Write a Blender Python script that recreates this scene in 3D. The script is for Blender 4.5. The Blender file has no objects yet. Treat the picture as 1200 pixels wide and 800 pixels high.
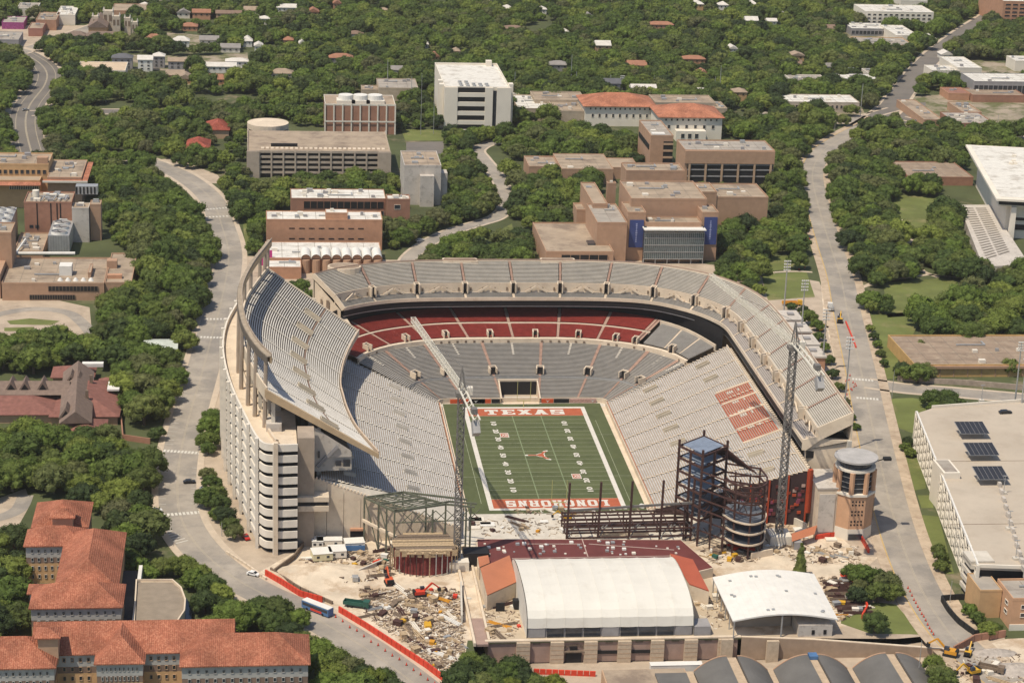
import bpy, math, random
from mathutils import Vector, noise
R = math.radians
random.seed(7)
S = bpy.context.scene
COL = S.collection
# ------------------------------------------------------------------ camera
# Photo calibration (1200x800 px): origin = centre of the football field, x east, y north, z up
F_PX, PITCH, ROLL, YAW = 2504.5, R(18.0667), R(2.1024), R(7.0801)
CAM = Vector((-111.67, -794.6, 309.34))
fwd = Vector((math.sin(YAW)*math.cos(PITCH), math.cos(YAW)*math.cos(PITCH), -math.sin(PITCH)))
r0 = Vector((math.cos(YAW), -math.sin(YAW), 0)); u0 = r0.cross(fwd)
rgt = r0*math.cos(ROLL)+u0*math.sin(ROLL); upv = -r0*math.sin(ROLL)+u0*math.cos(ROLL)
cd = bpy.data.cameras.new('camera'); cam = bpy.data.objects.new('camera', cd); COL.objects.link(cam)
cd.sensor_width = 36; cd.lens = 36*F_PX/1200; cd.clip_start = 5; cd.clip_end = 9000
from mathutils import Matrix
m3 = Matrix((rgt, upv, -fwd)).transposed()
cam.matrix_world = Matrix.Translation(CAM) @ m3.to_4x4()
S.camera = cam
def G(u, v, z=0.0):
    "point of the place seen at photo pixel (u,v) at height z"
    d = fwd + rgt*((u-600)/F_PX) + upv*((400-v)/F_PX)
    return CAM + d*((z-CAM.z)/d.z)
def PX(p):
    d = Vector(p)-CAM; w = d.dot(fwd)
    return 600+F_PX*d.dot(rgt)/w, 400-F_PX*d.dot(upv)/w
def HT(u, vb, vt):
    "height of something whose foot is at (u,vb) and top at row vt"
    b = G(u, vb); lo, hi = 0., 120.
    for _ in range(30):
        mid = (lo+hi)/2
        if PX((b.x, b.y, mid))[1] > vt: lo = mid
        else: hi = mid
    return lo
# ------------------------------------------------------------------ light
SUN_EL, SUN_AZ = R(63), R(234)      # azimuth clockwise from north: sun in the west-south-west
w = bpy.data.worlds.new('World'); S.world = w; w.use_nodes = True
nt = w.node_tree; nt.nodes.clear()
sk = nt.nodes.new('ShaderNodeTexSky'); sk.sky_type = 'NISHITA'; sk.sun_disc = False
sk.sun_elevation = SUN_EL; sk.sun_rotation = SUN_AZ; sk.altitude = 200; sk.dust_density = 1.5
bg = nt.nodes.new('ShaderNodeBackground'); bg.inputs[1].default_value = .12
ow = nt.nodes.new('ShaderNodeOutputWorld')
nt.links.new(sk.outputs[0], bg.inputs[0]); nt.links.new(bg.outputs[0], ow.inputs[0])
sl = bpy.data.lights.new('sun', 'SUN'); sl.energy = 4.2; sl.angle = R(.5); sl.color = (1, .90, .74)
so = bpy.data.objects.new('sun', sl); COL.objects.link(so)
sd = Vector((math.sin(SUN_AZ)*math.cos(SUN_EL), math.cos(SUN_AZ)*math.cos(SUN_EL), math.sin(SUN_EL)))
so.rotation_euler = sd.to_track_quat('Z', 'Y').to_euler(); so.location = (-300, -300, 500)
S.view_settings.view_transform = 'Standard'; S.view_settings.look = 'None'
S.view_settings.exposure = 0; S.view_settings.gamma = 1
S.render.engine = 'CYCLES'
# ------------------------------------------------------------------ materials
MT = {}
def M(n, col, rough=.85, scale=.25, amt=.14, metal=0., col2=None, scale2=None, thr=.55, spec=None):
    if n in MT: return MT[n]
    m = bpy.data.materials.new(n); m.use_nodes = True; t = m.node_tree; N = t.nodes; L = t.links
    b = N['Principled BSDF']; b.inputs['Roughness'].default_value = rough; b.inputs['Metallic'].default_value = metal
    b.inputs['Specular IOR Level'].default_value = .25 if spec is None else spec
    g = N.new('ShaderNodeNewGeometry')
    nz = N.new('ShaderNodeTexNoise'); nz.inputs['Scale'].default_value = scale; nz.inputs['Detail'].default_value = 6
    nz.inputs['Roughness'].default_value = .62
    L.new(g.outputs['Position'], nz.inputs['Vector'])
    cr = N.new('ShaderNodeValToRGB'); e = cr.color_ramp.elements
    e[0].position = .3; e[1].position = .7
    e[0].color = tuple(c*(1-amt) for c in col)+(1,); e[1].color = tuple(min(1, c*(1+amt)) for c in col)+(1,)
    L.new(nz.outputs['Fac'], cr.inputs[0]); out = cr.outputs[0]
    if col2:
        n2 = N.new('ShaderNodeTexNoise'); n2.inputs['Scale'].default_value = scale2 or scale*.3; n2.inputs['Detail'].default_value = 8
        n2.inputs['Roughness'].default_value = .7
        L.new(g.outputs['Position'], n2.inputs['Vector'])
        c2 = N.new('ShaderNodeValToRGB'); c2.color_ramp.elements[0].position = thr-.07; c2.color_ramp.elements[1].position = thr+.07
        L.new(n2.outputs['Fac'], c2.inputs[0])
        mx = N.new('ShaderNodeMix'); mx.data_type = 'RGBA'
        L.new(c2.outputs[0], mx.inputs[0]); L.new(out, mx.inputs[6]); mx.inputs[7].default_value = tuple(col2)+(1,)
        out = mx.outputs[2]
    L.new(out, b.inputs['Base Color'])
    MT[n] = m; return m
def M_tile(n, col, col2):
    m = bpy.data.materials.new(n); m.use_nodes = True; t = m.node_tree; N = t.nodes; L = t.links
    b = N['Principled BSDF']; b.inputs['Roughness'].default_value = .8; b.inputs['Specular IOR Level'].default_value = .2
    g = N.new('ShaderNodeNewGeometry'); vo = N.new('ShaderNodeTexVoronoi'); vo.inputs['Scale'].default_value = 2.6
    L.new(g.outputs['Position'], vo.inputs['Vector'])
    cr = N.new('ShaderNodeValToRGB'); e = cr.color_ramp.elements
    e[0].color = tuple(c*.8 for c in col)+(1,); e[1].color = tuple(col2)+(1,); e[0].position = .1; e[1].position = .95
    x = cr.color_ramp.elements.new(.55); x.color = tuple(col)+(1,)
    sp = N.new('ShaderNodeSeparateColor'); L.new(vo.outputs['Color'], sp.inputs[0]); L.new(sp.outputs[0], cr.inputs[0])
    wv = N.new('ShaderNodeTexWave'); wv.bands_direction = 'X'; wv.inputs['Scale'].default_value = .5
    L.new(g.outputs['Position'], wv.inputs['Vector'])
    bp = N.new('ShaderNodeBump'); bp.inputs['Strength'].default_value = .5; bp.inputs['Distance'].default_value = .15
    L.new(wv.outputs['Fac'], bp.inputs['Height']); L.new(bp.outputs[0], b.inputs['Normal'])
    n3 = N.new('ShaderNodeTexNoise'); n3.inputs['Scale'].default_value = .13; n3.inputs['Detail'].default_value = 7; L.new(g.outputs['Position'], n3.inputs['Vector'])
    mr = N.new('ShaderNodeMapRange'); mr.inputs[1].default_value = .35; mr.inputs[2].default_value = .65; mr.inputs[3].default_value = .72; mr.inputs[4].default_value = 1.18; L.new(n3.outputs['Fac'], mr.inputs[0])
    vm = N.new('ShaderNodeVectorMath'); vm.operation = 'SCALE'; L.new(cr.outputs[0], vm.inputs[0]); L.new(mr.outputs[0], vm.inputs['Scale'])
    L.new(vm.outputs[0], b.inputs['Base Color']); MT[n] = m; return m
def M_leaf(n, cols):
    m = bpy.data.materials.new(n); m.use_nodes = True; t = m.node_tree; N = t.nodes; L = t.links
    b = N['Principled BSDF']; b.inputs['Roughness'].default_value = .7; b.inputs['Specular IOR Level'].default_value = .15
    oi = N.new('ShaderNodeObjectInfo'); cr = N.new('ShaderNodeValToRGB')
    e = cr.color_ramp.elements
    e[0].position = 0; e[0].color = tuple(cols[0])+(1,); e[1].position = 1; e[1].color = tuple(cols[-1])+(1,)
    for i, c in enumerate(cols[1:-1]):
        q = e.new((i+1)/(len(cols)-1)); q.color = tuple(c)+(1,)
    L.new(oi.outputs['Random'], cr.inputs[0])
    g = N.new('ShaderNodeNewGeometry'); nz = N.new('ShaderNodeTexNoise'); nz.inputs['Scale'].default_value = .55; nz.inputs['Detail'].default_value = 5
    L.new(g.outputs['Position'], nz.inputs['Vector'])
    mr = N.new('ShaderNodeMapRange'); mr.inputs[1].default_value = .3; mr.inputs[2].default_value = .7; mr.inputs[3].default_value = .6; mr.inputs[4].default_value = 1.5
    L.new(nz.outputs['Fac'], mr.inputs[0])
    mx = N.new('ShaderNodeVectorMath'); mx.operation = 'SCALE'
    L.new(cr.outputs[0], mx.inputs[0]); L.new(mr.outputs[0], mx.inputs['Scale']); L.new(mx.outputs[0], b.inputs['Base Color'])
    tr_ = N.new('ShaderNodeBsdfTranslucent'); L.new(mx.outputs[0], tr_.inputs[0]); ms = N.new('ShaderNodeMixShader'); ms.inputs[0].default_value = .35
    L.new(b.outputs[0], ms.inputs[1]); L.new(tr_.outputs[0], ms.inputs[2]); L.new(ms.outputs[0], N['Material Output'].inputs[0])
    MT[n] = m; return m
cream = M('cream_concrete', (.64, .53, .40), scale=.12, col2=(.54, .43, .315), scale2=.35, thr=.60)
conc = M('stadium_concrete', (.56, .51, .43), scale=.3)
tread = M('tread_concrete', (.40, .32, .25), scale=.4)
benchM = M('bench_aluminium', (.50, .485, .455), .55, scale=.35, amt=.2)
benchG = M('weathered_bench', (.375, .35, .315), .6, scale=.3, amt=.12)
treadG = M('grey_tread', (.30, .27, .235), scale=.4)
redseat = M('red_seats', (.30, .048, .036), .6, scale=.4, amt=.22)
redtread = M('red_tread', (.15, .035, .028), .8)
redbench = M('burnt_orange_bench', (.44, .075, .03), .6)
aisleM = M('aisle_pinkish', (.42, .28, .215), scale=.6)
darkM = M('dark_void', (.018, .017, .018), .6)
darkglass = M('dark_glass', (.03, .035, .045), .15, amt=.4, spec=.6, scale=.5)
blueglass = M('blue_glass', (.09, .12, .125), .2, amt=.3, spec=.6, scale=.4)
orangeM = M('orange_paint', (.60, .10, .035), .6)
redM = M('red_plastic', (.62, .06, .03), .5)
whiteM = M('white_paint', (.69, .665, .61), .7, scale=.3, amt=.07, spec=.1)
tentM = M('tent_fabric', (.66, .63, .56), .75, scale=.08, amt=.05, col2=(.60, .565, .495), scale2=.14, thr=.6, spec=.1)
roofW = M('white_roof', (.66, .63, .565), scale=.3, amt=.1, col2=(.47, .43, .37), scale2=.14, thr=.57)
roofT = M('tan_gravel_roof', (.365, .285, .205), scale=.12, amt=.15, col2=(.23, .175, .13), scale2=.07, thr=.56)
roofG = M('grey_gravel_roof', (.36, .32, .27), scale=.15, amt=.14, col2=(.26, .22, .185), scale2=.08, thr=.6)
roofB = M('brown_metal_roof', (.29, .215, .155), scale=.15, amt=.2, col2=(.37, .29, .21), scale2=.2, thr=.58)
brickT = M('tan_brick', (.46, .31, .20), scale=.3, amt=.12)
brickO = M('orange_brick', (.47, .255, .155), scale=.3, amt=.12)
brickP = M('pinkish_brick', (.42, .262, .17), scale=.3, amt=.1)
brickR = M('red_brown_brick', (.34, .175, .115), scale=.3, amt=.14)
brickY = M('yellow_tan_brick', (.52, .33, .17), scale=.3, amt=.1)
stucco = M('white_stucco', (.70, .64, .54), scale=.2, amt=.06)
greyst = M('grey_stone', (.52, .47, .41), scale=.15, amt=.1, col2=(.34, .30, .26), scale2=.4, thr=.6)
travert = M('travertine', (.74, .67, .56), scale=.1, amt=.06)
greyW = M('grey_wall_panel', (.30, .285, .28), scale=.3)
tileR = M_tile('terracotta_tile', (.33, .115, .066), (.41, .17, .10))
tileO = M_tile('orange_tile', (.40, .155, .088), (.50, .22, .13))
tileD = M('dark_red_roof', (.225, .10, .078), scale=.5, amt=.22)
taupe = M('taupe_shingle', (.20, .145, .115), scale=.6, amt=.2)
maroonM = M('maroon_membrane', (.135, .038, .034), .7, scale=.2, amt=.14)
rustM = M('rusty_steel', (.072, .036, .030), .7, scale=1, amt=.3)
greenst = M('olive_steel', (.13, .135, .095), .7, scale=.8, amt=.25)
steelG = M('galvanised_steel', (.42, .42, .41), .45, metal=.4, scale=.5)
deckB = M('blue_grey_deck', (.24, .28, .345), .4, metal=.2, scale=.4, amt=.2)
deckD = M('dark_deck', (.12, .13, .15), .5, scale=.4, amt=.3)
craneD = M('dark_crane_steel', (.17, .158, .145), .6, scale=1)
craneW = M('cream_crane_paint', (.66, .62, .52), .5, scale=1)
yelM = M('yellow_paint', (.60, .34, .03), .5)
blueM = M('blue_paint', (.08, .17, .33), .5)
blackM = M('black_rubber', (.02, .02, .02), .8)
greenP = M('dark_green_paint', (.03, .10, .075), .5)
woodM = M('timber', (.42, .31, .19), scale=1.5, amt=.3)
woodD = M('dark_timber', (.19, .14, .10), scale=1.5, amt=.3)
purp = M('magenta_poster', (.50, .05, .22), .5, scale=1.2, amt=.4)
navy = M('navy_banner', (.05, .07, .20), .6)
barrelG = M('grey_metal_roof', (.135, .128, .118), .75, scale=.15, amt=.12)
fieldG = M('turf', (.085, .100, .042), .9, scale=.12, amt=.18, col2=(.095, .108, .048), scale2=.6)
fieldG2 = M('turf_light', (.097, .112, .048), .9, scale=.2, amt=.1)
fieldW = M('field_white', (.62, .58, .51), .8, scale=.5, amt=.1)
lineM = M('field_line', (.36, .38, .26), .8, scale=.6, amt=.2)
hashM = M('hash_line', (.19, .23, .125), .8)
endO = M('endzone_orange', (.40, .105, .050), .85, scale=.4, amt=.12)
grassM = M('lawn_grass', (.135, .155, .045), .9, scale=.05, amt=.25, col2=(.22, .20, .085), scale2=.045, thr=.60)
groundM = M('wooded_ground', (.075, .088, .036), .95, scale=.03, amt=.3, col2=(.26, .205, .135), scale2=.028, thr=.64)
paveM = M('pale_pavement', (.44, .355, .265), scale=.12, amt=.14, col2=(.33, .26, .195), scale2=.05, thr=.58)
walkM = M('sidewalk', (.50, .41, .31), scale=.2, amt=.12)
roadM = M('asphalt', (.345, .302, .250), scale=.06, amt=.2, col2=(.25, .225, .195), scale2=.05, thr=.53)
roadD = M('dark_asphalt', (.19, .168, .145), scale=.08, amt=.15, col2=(.15, .135, .12), scale2=.04, thr=.52)
siteM = M('site_dirt', (.61, .51, .385), scale=.10, amt=.2, col2=(.43, .32, .215), scale2=.09, thr=.55)
siteW = M('site_concrete', (.64, .58, .48), scale=.12, amt=.16, col2=(.47, .39, .30), scale2=.2, thr=.58)
dirtR = M('dry_verge', (.36, .26, .17), scale=.2, amt=.2, col2=(.22, .20, .09), scale2=.15, thr=.6)
markW = M('road_paint', (.60, .57, .50), .8, scale=1)
markY = M('yellow_road_paint', (.50, .34, .12), .8)
leaf = M_leaf('leaves', [(.044, .064, .025), (.100, .146, .032), (.145, .200, .038), (.060, .086, .029), (.200, .238, .048), (.044, .064, .027), (.125, .178, .034), (.130, .132, .060), (.172, .214, .044), (.076, .112, .031)])
leafL = M_leaf('bright_leaves', [(.10, .135, .024), (.15, .175, .03), (.085, .125, .025)])
barkM = M('bark', (.13, .10, .075), scale=2)
# ------------------------------------------------------------------ mesh builder
BASE = {}
class MB:
    def __init__(s): s.v = []; s.f = []; s.m = []
    def q(s, pts, mi=0):
        n = len(s.v); s.v += [tuple(p) for p in pts]; s.f.append(tuple(range(n, n+len(pts)))); s.m.append(mi); return s
    def box(s, x0, x1, y0, y1, z0, z1, mi=0):
        n = len(s.v); s.v += [(x0, y0, z0), (x1, y0, z0), (x1, y1, z0), (x0, y1, z0), (x0, y0, z1), (x1, y0, z1), (x1, y1, z1), (x0, y1, z1)]
        for a in ((3, 2, 1, 0), (4, 5, 6, 7), (0, 1, 5, 4), (1, 2, 6, 5), (2, 3, 7, 6), (3, 0, 4, 7)):
            s.f.append(tuple(n+i for i in a)); s.m.append(mi)
        return s
    def prism(s, poly, z0, z1, mi=0, mt=None):
        a = sum(poly[i][0]*poly[(i+1) % len(poly)][1]-poly[(i+1) % len(poly)][0]*poly[i][1] for i in range(len(poly)))
        if a < 0: poly = poly[::-1]
        k = len(poly); n = len(s.v)
        s.v += [(p[0], p[1], z0) for p in poly]+[(p[0], p[1], z1) for p in poly]
        for i in range(k):
            j = (i+1) % k; s.f.append((n+i, n+j, n+k+j, n+k+i)); s.m.append(mi)
        s.f.append(tuple(n+k+i for i in range(k))); s.m.append(mi if mt is None else mt)
        s.f.append(tuple(n+k-1-i for i in range(k))); s.m.append(mi)
        return s
    def sheet(s, poly, z, mi=0):
        a = sum(poly[i][0]*poly[(i+1) % len(poly)][1]-poly[(i+1) % len(poly)][0]*poly[i][1] for i in range(len(poly)))
        if a < 0: poly = poly[::-1]
        return s.q([(p[0], p[1], z) for p in poly], mi)
    def bar(s, p, q, w=.3, h=None, mi=0):
        h = h or w; p = Vector(p); q = Vector(q); d = q-p
        if d.length < 1e-6: return s
        d.normalize(); a = d.cross(Vector((0, 0, 1)))
        if a.length < .05: a = Vector((1, 0, 0))
        a.normalize(); b = a.cross(d); a = a*w/2; b = b*h/2
        n = len(s.v)
        for c in (p, q): s.v += [tuple(c-a-b), tuple(c+a-b), tuple(c+a+b), tuple(c-a+b)]
        for f in ((0, 1, 5, 4), (1, 2, 6, 5), (2, 3, 7, 6), (3, 0, 4, 7), (3, 2, 1, 0), (4, 5, 6, 7)):
            s.f.append(tuple(n+i for i in f)); s.m.append(mi)
        return s
    def cone(s, p, q, r1, r2, k=8, mi=0, cap=True):
        p = Vector(p); q = Vector(q); d = (q-p).normalized(); a = d.cross(Vector((0, 0, 1)))
        if a.length < .05: a = Vector((1, 0, 0))
        a.normalize(); b = d.cross(a); n = len(s.v)
        for c, r in ((p, r1), (q, r2)):
            for i in range(k):
                t = 2*math.pi*i/k; s.v.append(tuple(c+a*r*math.cos(t)+b*r*math.sin(t)))
        for i in range(k):
            j = (i+1) % k; s.f.append((n+i, n+j, n+k+j, n+k+i)); s.m.append(mi)
        if cap:
            s.f.append(tuple(n+k-1-i for i in range(k))); s.m.append(mi); s.f.append(tuple(n+k+i for i in range(k))); s.m.append(mi)
        return s
    def path(s, pts, w, z0, z1, mi=0, side=0):
        "a wall of width w following a polyline (x,y); side shifts it across"
        L = offs(pts, side-w/2); Rr = offs(pts, side+w/2); n = len(s.v); k = len(pts)
        f0 = z0 if isinstance(z0, (list, tuple)) else [z0]*k; f1 = z1 if isinstance(z1, (list, tuple)) else [z1]*k
        for i in range(k): s.v += [(L[i][0], L[i][1], f0[i]), (Rr[i][0], Rr[i][1], f0[i]), (Rr[i][0], Rr[i][1], f1[i]), (L[i][0], L[i][1], f1[i])]
        for i in range(k-1):
            a = n+4*i; b = a+4
            for f in ((a, a+1, b+1, b), (a+1, a+2, b+2, b+1), (a+2, a+3, b+3, b+2), (a+3, a, b, b+3)): s.f.append(f); s.m.append(mi)
        s.f.append((n, n+3, n+2, n+1)); e = n+4*(k-1); s.f.append((e, e+1, e+2, e+3)); s.m += [mi, mi]
        return s
    def build(s, name, mats, parent=None, loc=None, kind=None, label=None, cat=None, group=None, smooth=False):
        o0 = Vector(BASE.get(parent.name, (0, 0, 0))) if parent else Vector(loc or (0, 0, 0))
        me = bpy.data.meshes.new(name); me.from_pydata([(a-o0.x, b-o0.y, c-o0.z) for a, b, c in s.v], [], s.f)
        if not isinstance(mats, (list, tuple)): mats = [mats]
        for m in mats: me.materials.append(m)
        if len(mats) > 1: me.polygons.foreach_set('material_index', s.m)
        if smooth: me.polygons.foreach_set('use_smooth', [True]*len(me.polygons))
        me.update(); o = bpy.data.objects.new(name, me); COL.objects.link(o)
        if parent: o.parent = parent; BASE[o.name] = tuple(o0)
        else: o.location = o0; BASE[o.name] = tuple(o0)
        tag(o, label, cat, group, kind); return o
def tag(o, label=None, cat=None, group=None, kind=None):
    if label: o['label'] = label
    if cat: o['category'] = cat
    if group: o['group'] = group
    if kind: o['kind'] = kind
    return o
def thing(name, label, cat, loc=(0, 0, 0), group=None):
    o = bpy.data.objects.new(name, None); COL.objects.link(o); o.location = loc; o.empty_display_size = 1
    BASE[o.name] = tuple(loc); return tag(o, label, cat, group)
def copytree(o, loc=None, rz=None, label=None, parent=None, scale=None, group=None):
    c = o.copy(); COL.objects.link(c)
    if parent: c.parent = parent
    if loc is not None: c.location = loc
    if rz is not None: c.rotation_euler[2] = rz
    if scale is not None: c.scale = scale
    if label: c['label'] = label
    if group: c['group'] = group
    for ch in list(o.children): copytree(ch, parent=c)
    return c
def offs(pts, d):
    out = []; k = len(pts)
    for i in range(k):
        a = pts[max(0, i-1)]; b = pts[min(k-1, i+1)]; dx, dy = b[0]-a[0], b[1]-a[1]; l = math.hypot(dx, dy) or 1
        out.append((pts[i][0]+dy/l*d, pts[i][1]-dx/l*d))
    return out
def smooth(keys, n=12):
    P = [Vector(k) for k in keys]; out = []
    for i in range(len(P)-1):
        a = P[max(0, i-1)]; b = P[i]; c = P[i+1]; d = P[min(len(P)-1, i+2)]
        for j in range(n):
            t = j/n; out.append(.5*((2*b)+(c-a)*t+(2*a-5*b+4*c-d)*t*t+(3*b-3*c+d-a)*t**3))
    out.append(P[-1]); return out
def ppx(pts, z=0): return [tuple(G(u, v, z)[:2]) for u, v in pts]
FOOT = []     # (x0,x1,y0,y1,h) of everything built, so that trees keep clear
ROADS = []    # (polyline, half width)
LAWN = []     # open polygons without trees
def inpoly(x, y, P):
    c = False; j = len(P)-1
    for i in range(len(P)):
        if (P[i][1] > y) != (P[j][1] > y) and x < (P[j][0]-P[i][0])*(y-P[i][1])/(P[j][1]-P[i][1])+P[i][0]: c = not c
        j = i
    return c
# ------------------------------------------------------------------ ground, roads, lawns
PIT = (-43., 135., -420., -168.); PZ = -7.5
g = MB(); BX = (-2500, 3000, -900, 4200)
for (x0, x1, y0, y1) in ((BX[0], PIT[0], BX[2], BX[3]), (PIT[1], BX[1], BX[2], BX[3]), (PIT[0], PIT[1], PIT[3], BX[3]), (PIT[0], PIT[1], BX[2], PIT[2])):
    g.q([(x0, y0, 0), (x1, y0, 0), (x1, y1, 0), (x0, y1, 0)])
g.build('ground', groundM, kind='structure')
g = MB(); px0, px1, py0, py1 = PIT
g.q([(px0, py0, PZ), (50, py0, PZ), (50, py1, PZ), (px0, py1, PZ)])
g.q([(50, py0, PZ), (px1, py0, 0), (px1, py1-16, 0), (50, py1, PZ)]); g.q([(50, py1, PZ), (px1, py1-16, 0), (px1, py1, 0), (50, py1+.01, PZ)])
g.q([(px0, py1, PZ), (px0, py1, 0), (px0, py0, 0), (px0, py0, PZ)]); g.q([(px0, py0, PZ), (px0, py0, 0), (px1, py0, 0), (50, py0, PZ)])
g.build('lower_yard', paveM, kind='structure')
def sheet(name, pts, z, mat, open_=True, world=False):
    P = pts if world else ppx(pts)
    o = MB().sheet(P, z).build(name, mat, kind='structure')
    if open_: LAWN.append(P)
    return o
def road(name, pts, w, mat=roadM, z=.09, walk=2.6, n=8, wm=None):
    P = [tuple(p[:2]) for p in smooth([G(u, v) for u, v in pts], n)]
    k = len(P); o = []
    def strip(a, b, zz): 
        m = MB(); L = offs(P, a); Q = offs(P, b)
        for i in range(k-1): m.q([(L[i][0], L[i][1], zz), (Q[i][0], Q[i][1], zz), (Q[i+1][0], Q[i+1][1], zz), (L[i+1][0], L[i+1][1], zz)])
        return m
    strip(-w/2, w/2, z).build(name, mat, kind='structure')
    if walk:
        for s in (-1, 1):
            m = MB().path(P, walk, 0., .16, side=s*(w/2+walk/2)); m.build('pavement', wm or walkM, kind='structure')
    ROADS.append((P, w/2+min(walk, 2)*.6)); return P
# pavements / plazas
sheet('plaza', [(255, 700), (300, 672), (240, 640), (234, 600), (236, 560), (246, 500), (250, 400), (290, 300), (480, 305), (600, 305), (760, 300), (905, 320), (960, 330), (1000, 420), (1010, 560), (1045, 650), (1118, 742), (1050, 748), (900, 747), (800, 748), (548, 750), (538, 812), (520, 812), (470, 790)], .012, paveM, open_=False)
sheet('construction_ground', [(300, 672), (330, 655), (372, 632), (420, 628), (440, 606), (540, 606), (770, 603), (800, 640), (905, 600), (955, 600), (1010, 652), (1030, 652), (985, 690), (1005, 728), (975, 740), (865, 745), (612, 748), (548, 749), (538, 812), (515, 800), (430, 740), (345, 696)], .03, siteM)
sheet('concrete_slab', [(540, 603), (760, 601), (800, 622), (800, 655), (700, 640), (540, 640)], .05, siteW)
sheet('construction_yard', [(1095, 770), (1130, 762), (1180, 748), (1260, 745), (1300, 860), (1120, 860)], .03, siteM)
sheet('plaza', [(0, 30), (60, 30), (130, 30), (95, 45), (60, 55), (20, 62), (-40, 62), (-60, 40)], .012, paveM)
sheet('plaza', [(160, 190), (205, 185), (255, 205), (262, 215), (225, 215), (180, 205)], .012, paveM)
sheet('plaza', [(-20, 350), (60, 350), (105, 360), (108, 392), (60, 395), (-20, 392)], .012, paveM)
sheet('plaza', [(-20, 590), (30, 572), (36, 590), (22, 615), (12, 640), (-20, 650)], .012, paveM)
sheet('plaza', [(960, 305), (985, 300), (1010, 420), (1000, 440), (985, 450), (965, 370)], .02, siteM)
# construction strips, verges and lawns
for pts in ([(892, 322), (945, 318), (955, 348), (900, 352)], [(905, 300), (945, 300), (945, 314), (893, 318)], [(1050, 228), (1105, 232), (1108, 245), (1075, 285), (1050, 270), (1045, 245)],
            [(1035, 332), (1100, 326), (1140, 332), (1125, 350), (1070, 370), (1040, 372)], [(1012, 370), (1060, 366), (1080, 372), (1066, 400), (1052, 420), (1055, 444), (1040, 444), (1020, 400)],
            [(1042, 467), (1070, 466), (1100, 472), (1072, 488), (1076, 510), (1050, 500)], [(1060, 535), (1082, 537), (1085, 572), (1068, 575)], [(1075, 580), (1092, 580), (1094, 595), (1080, 595)],
            [(1080, 603), (1100, 605), (1118, 672), (1100, 672)], [(990, 715), (1025, 705), (1050, 708), (1080, 743), (1020, 742), (985, 730)], [(284, 258), (297, 255), (300, 286), (288, 292)],
            [(8, 376), (35, 373), (70, 376), (60, 381), (12, 380)], [(5, 384), (40, 383), (38, 388), (5, 388)], [(1140, 310), (1200, 312), (1200, 330), (1150, 325)], [(1188, 375), (1200, 372), (1200, 392), (1190, 390)],
            [(470, 152), (520, 152), (520, 165), (475, 165)], [(562, 283), (600, 262), (605, 290), (570, 296)], [(510, 287), (548, 275), (560, 292), (520, 296)], [(1165, 545), (1200, 548), (1200, 552)]):
    sheet('lawn', pts, .045, grassM, open_=False); LAWN.append(ppx(pts))
sheet('lawn', [(610, 150), (735, 160), (745, 178), (640, 178), (605, 168)], .04, dirtR, open_=False)
SJ = road('street', [(152, 184), (175, 190), (215, 207), (247, 233), (260, 265), (268, 300), (260, 350), (248, 395), (236, 440), (224, 480), (212, 530), (208, 570), (212, 606), (232, 640), (268, 672), (305, 694), (350, 714), (392, 737), (435, 764), (480, 797), (540, 845)], 14.2)
road('street', [(1250, -45), (1170, 12), (1130, 38), (1098, 62), (1076, 84), (1058, 107), (1042, 128), (1022, 143), (1012, 149)], 17, roadD, z=.11)
RD = road('street', [(1030, 138), (1015, 147), (985, 163), (962, 180), (952, 205), (960, 245), (972, 285), (985, 325), (993, 365), (1001, 400), (1010, 440), (1017, 475), (1029, 530), (1043, 590), (1060, 645), (1085, 700), (1122, 752), (1180, 800)], 13.5, walk=4.2, wm=M('dusty_verge', (.47, .37, .265), scale=.15, amt=.18, col2=(.36, .27, .19), scale2=.2, thr=.56))
road('street', [(1016, 449), (1060, 455), (1110, 459), (1200, 467), (1300, 476)], 11, z=.105, walk=2)
road('street', [(470, 330), (475, 312), (482, 300), (500, 286), (525, 273), (560, 262), (583, 254), (594, 240), (590, 222), (580, 203), (566, 186), (560, 176), (575, 168), (600, 166)], 8, walk=1.5)
FR = road('frontage_road', [(40, 190), (30, 150), (34, 125), (52, 100), (54, 84), (40, 70), (10, 58), (-60, 50)], 20, roadD, walk=5)
road('street', [(20, 62), (60, 50), (110, 32), (180, 8), (260, -20)], 15, z=.105, walk=2)
road('street', [(36, 133), (120, 131), (200, 131), (260, 127), (340, 126), (420, 120)], 14, roadD, z=.105, walk=2)
road('street', [(1048, 128), (1010, 138), (985, 143), (935, 140), (890, 132)], 9, z=.105, walk=2)
road('street', [(1055, 138), (1110, 150), (1160, 158), (1260, 168)], 9, roadD, z=.1, walk=2)
road('driveway', [(-30, 378), (0, 368), (40, 362), (78, 366), (96, 378), (108, 392)], 6, walk=0, z=.06)
road('driveway', [(-40, 612), (0, 606), (22, 596), (30, 580)], 6, walk=0, z=.06)
for pts, w in (([(1020, 330), (1060, 326), (1090, 322), (1130, 326), (1160, 327)], 2.5), ([(1048, 255), (1062, 262), (1068, 278), (1062, 286)], 3), ([(1078, 310), (1082, 318), (1100, 325)], 3), ([(893, 320), (930, 318), (952, 319)], 2.2), ([(530, 288), (548, 291), (560, 300)], 2.2), ([(1000, 340), (1012, 336), (1022, 332)], 3)):
    road('footpath', pts, w, walkM, z=.06, walk=0)
sheet('parking_lot', [(1055, 122), (1085, 120), (1082, 143), (1055, 145)], .03, roadD)
sheet('parking_lot', [(700, 152+10), (720, 166), (716, 170), (700, 168)], .02, paveM)
sheet('parking_lot', [(476, 167), (520, 166), (520, 180), (476, 182)], .06, roadD)
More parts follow.
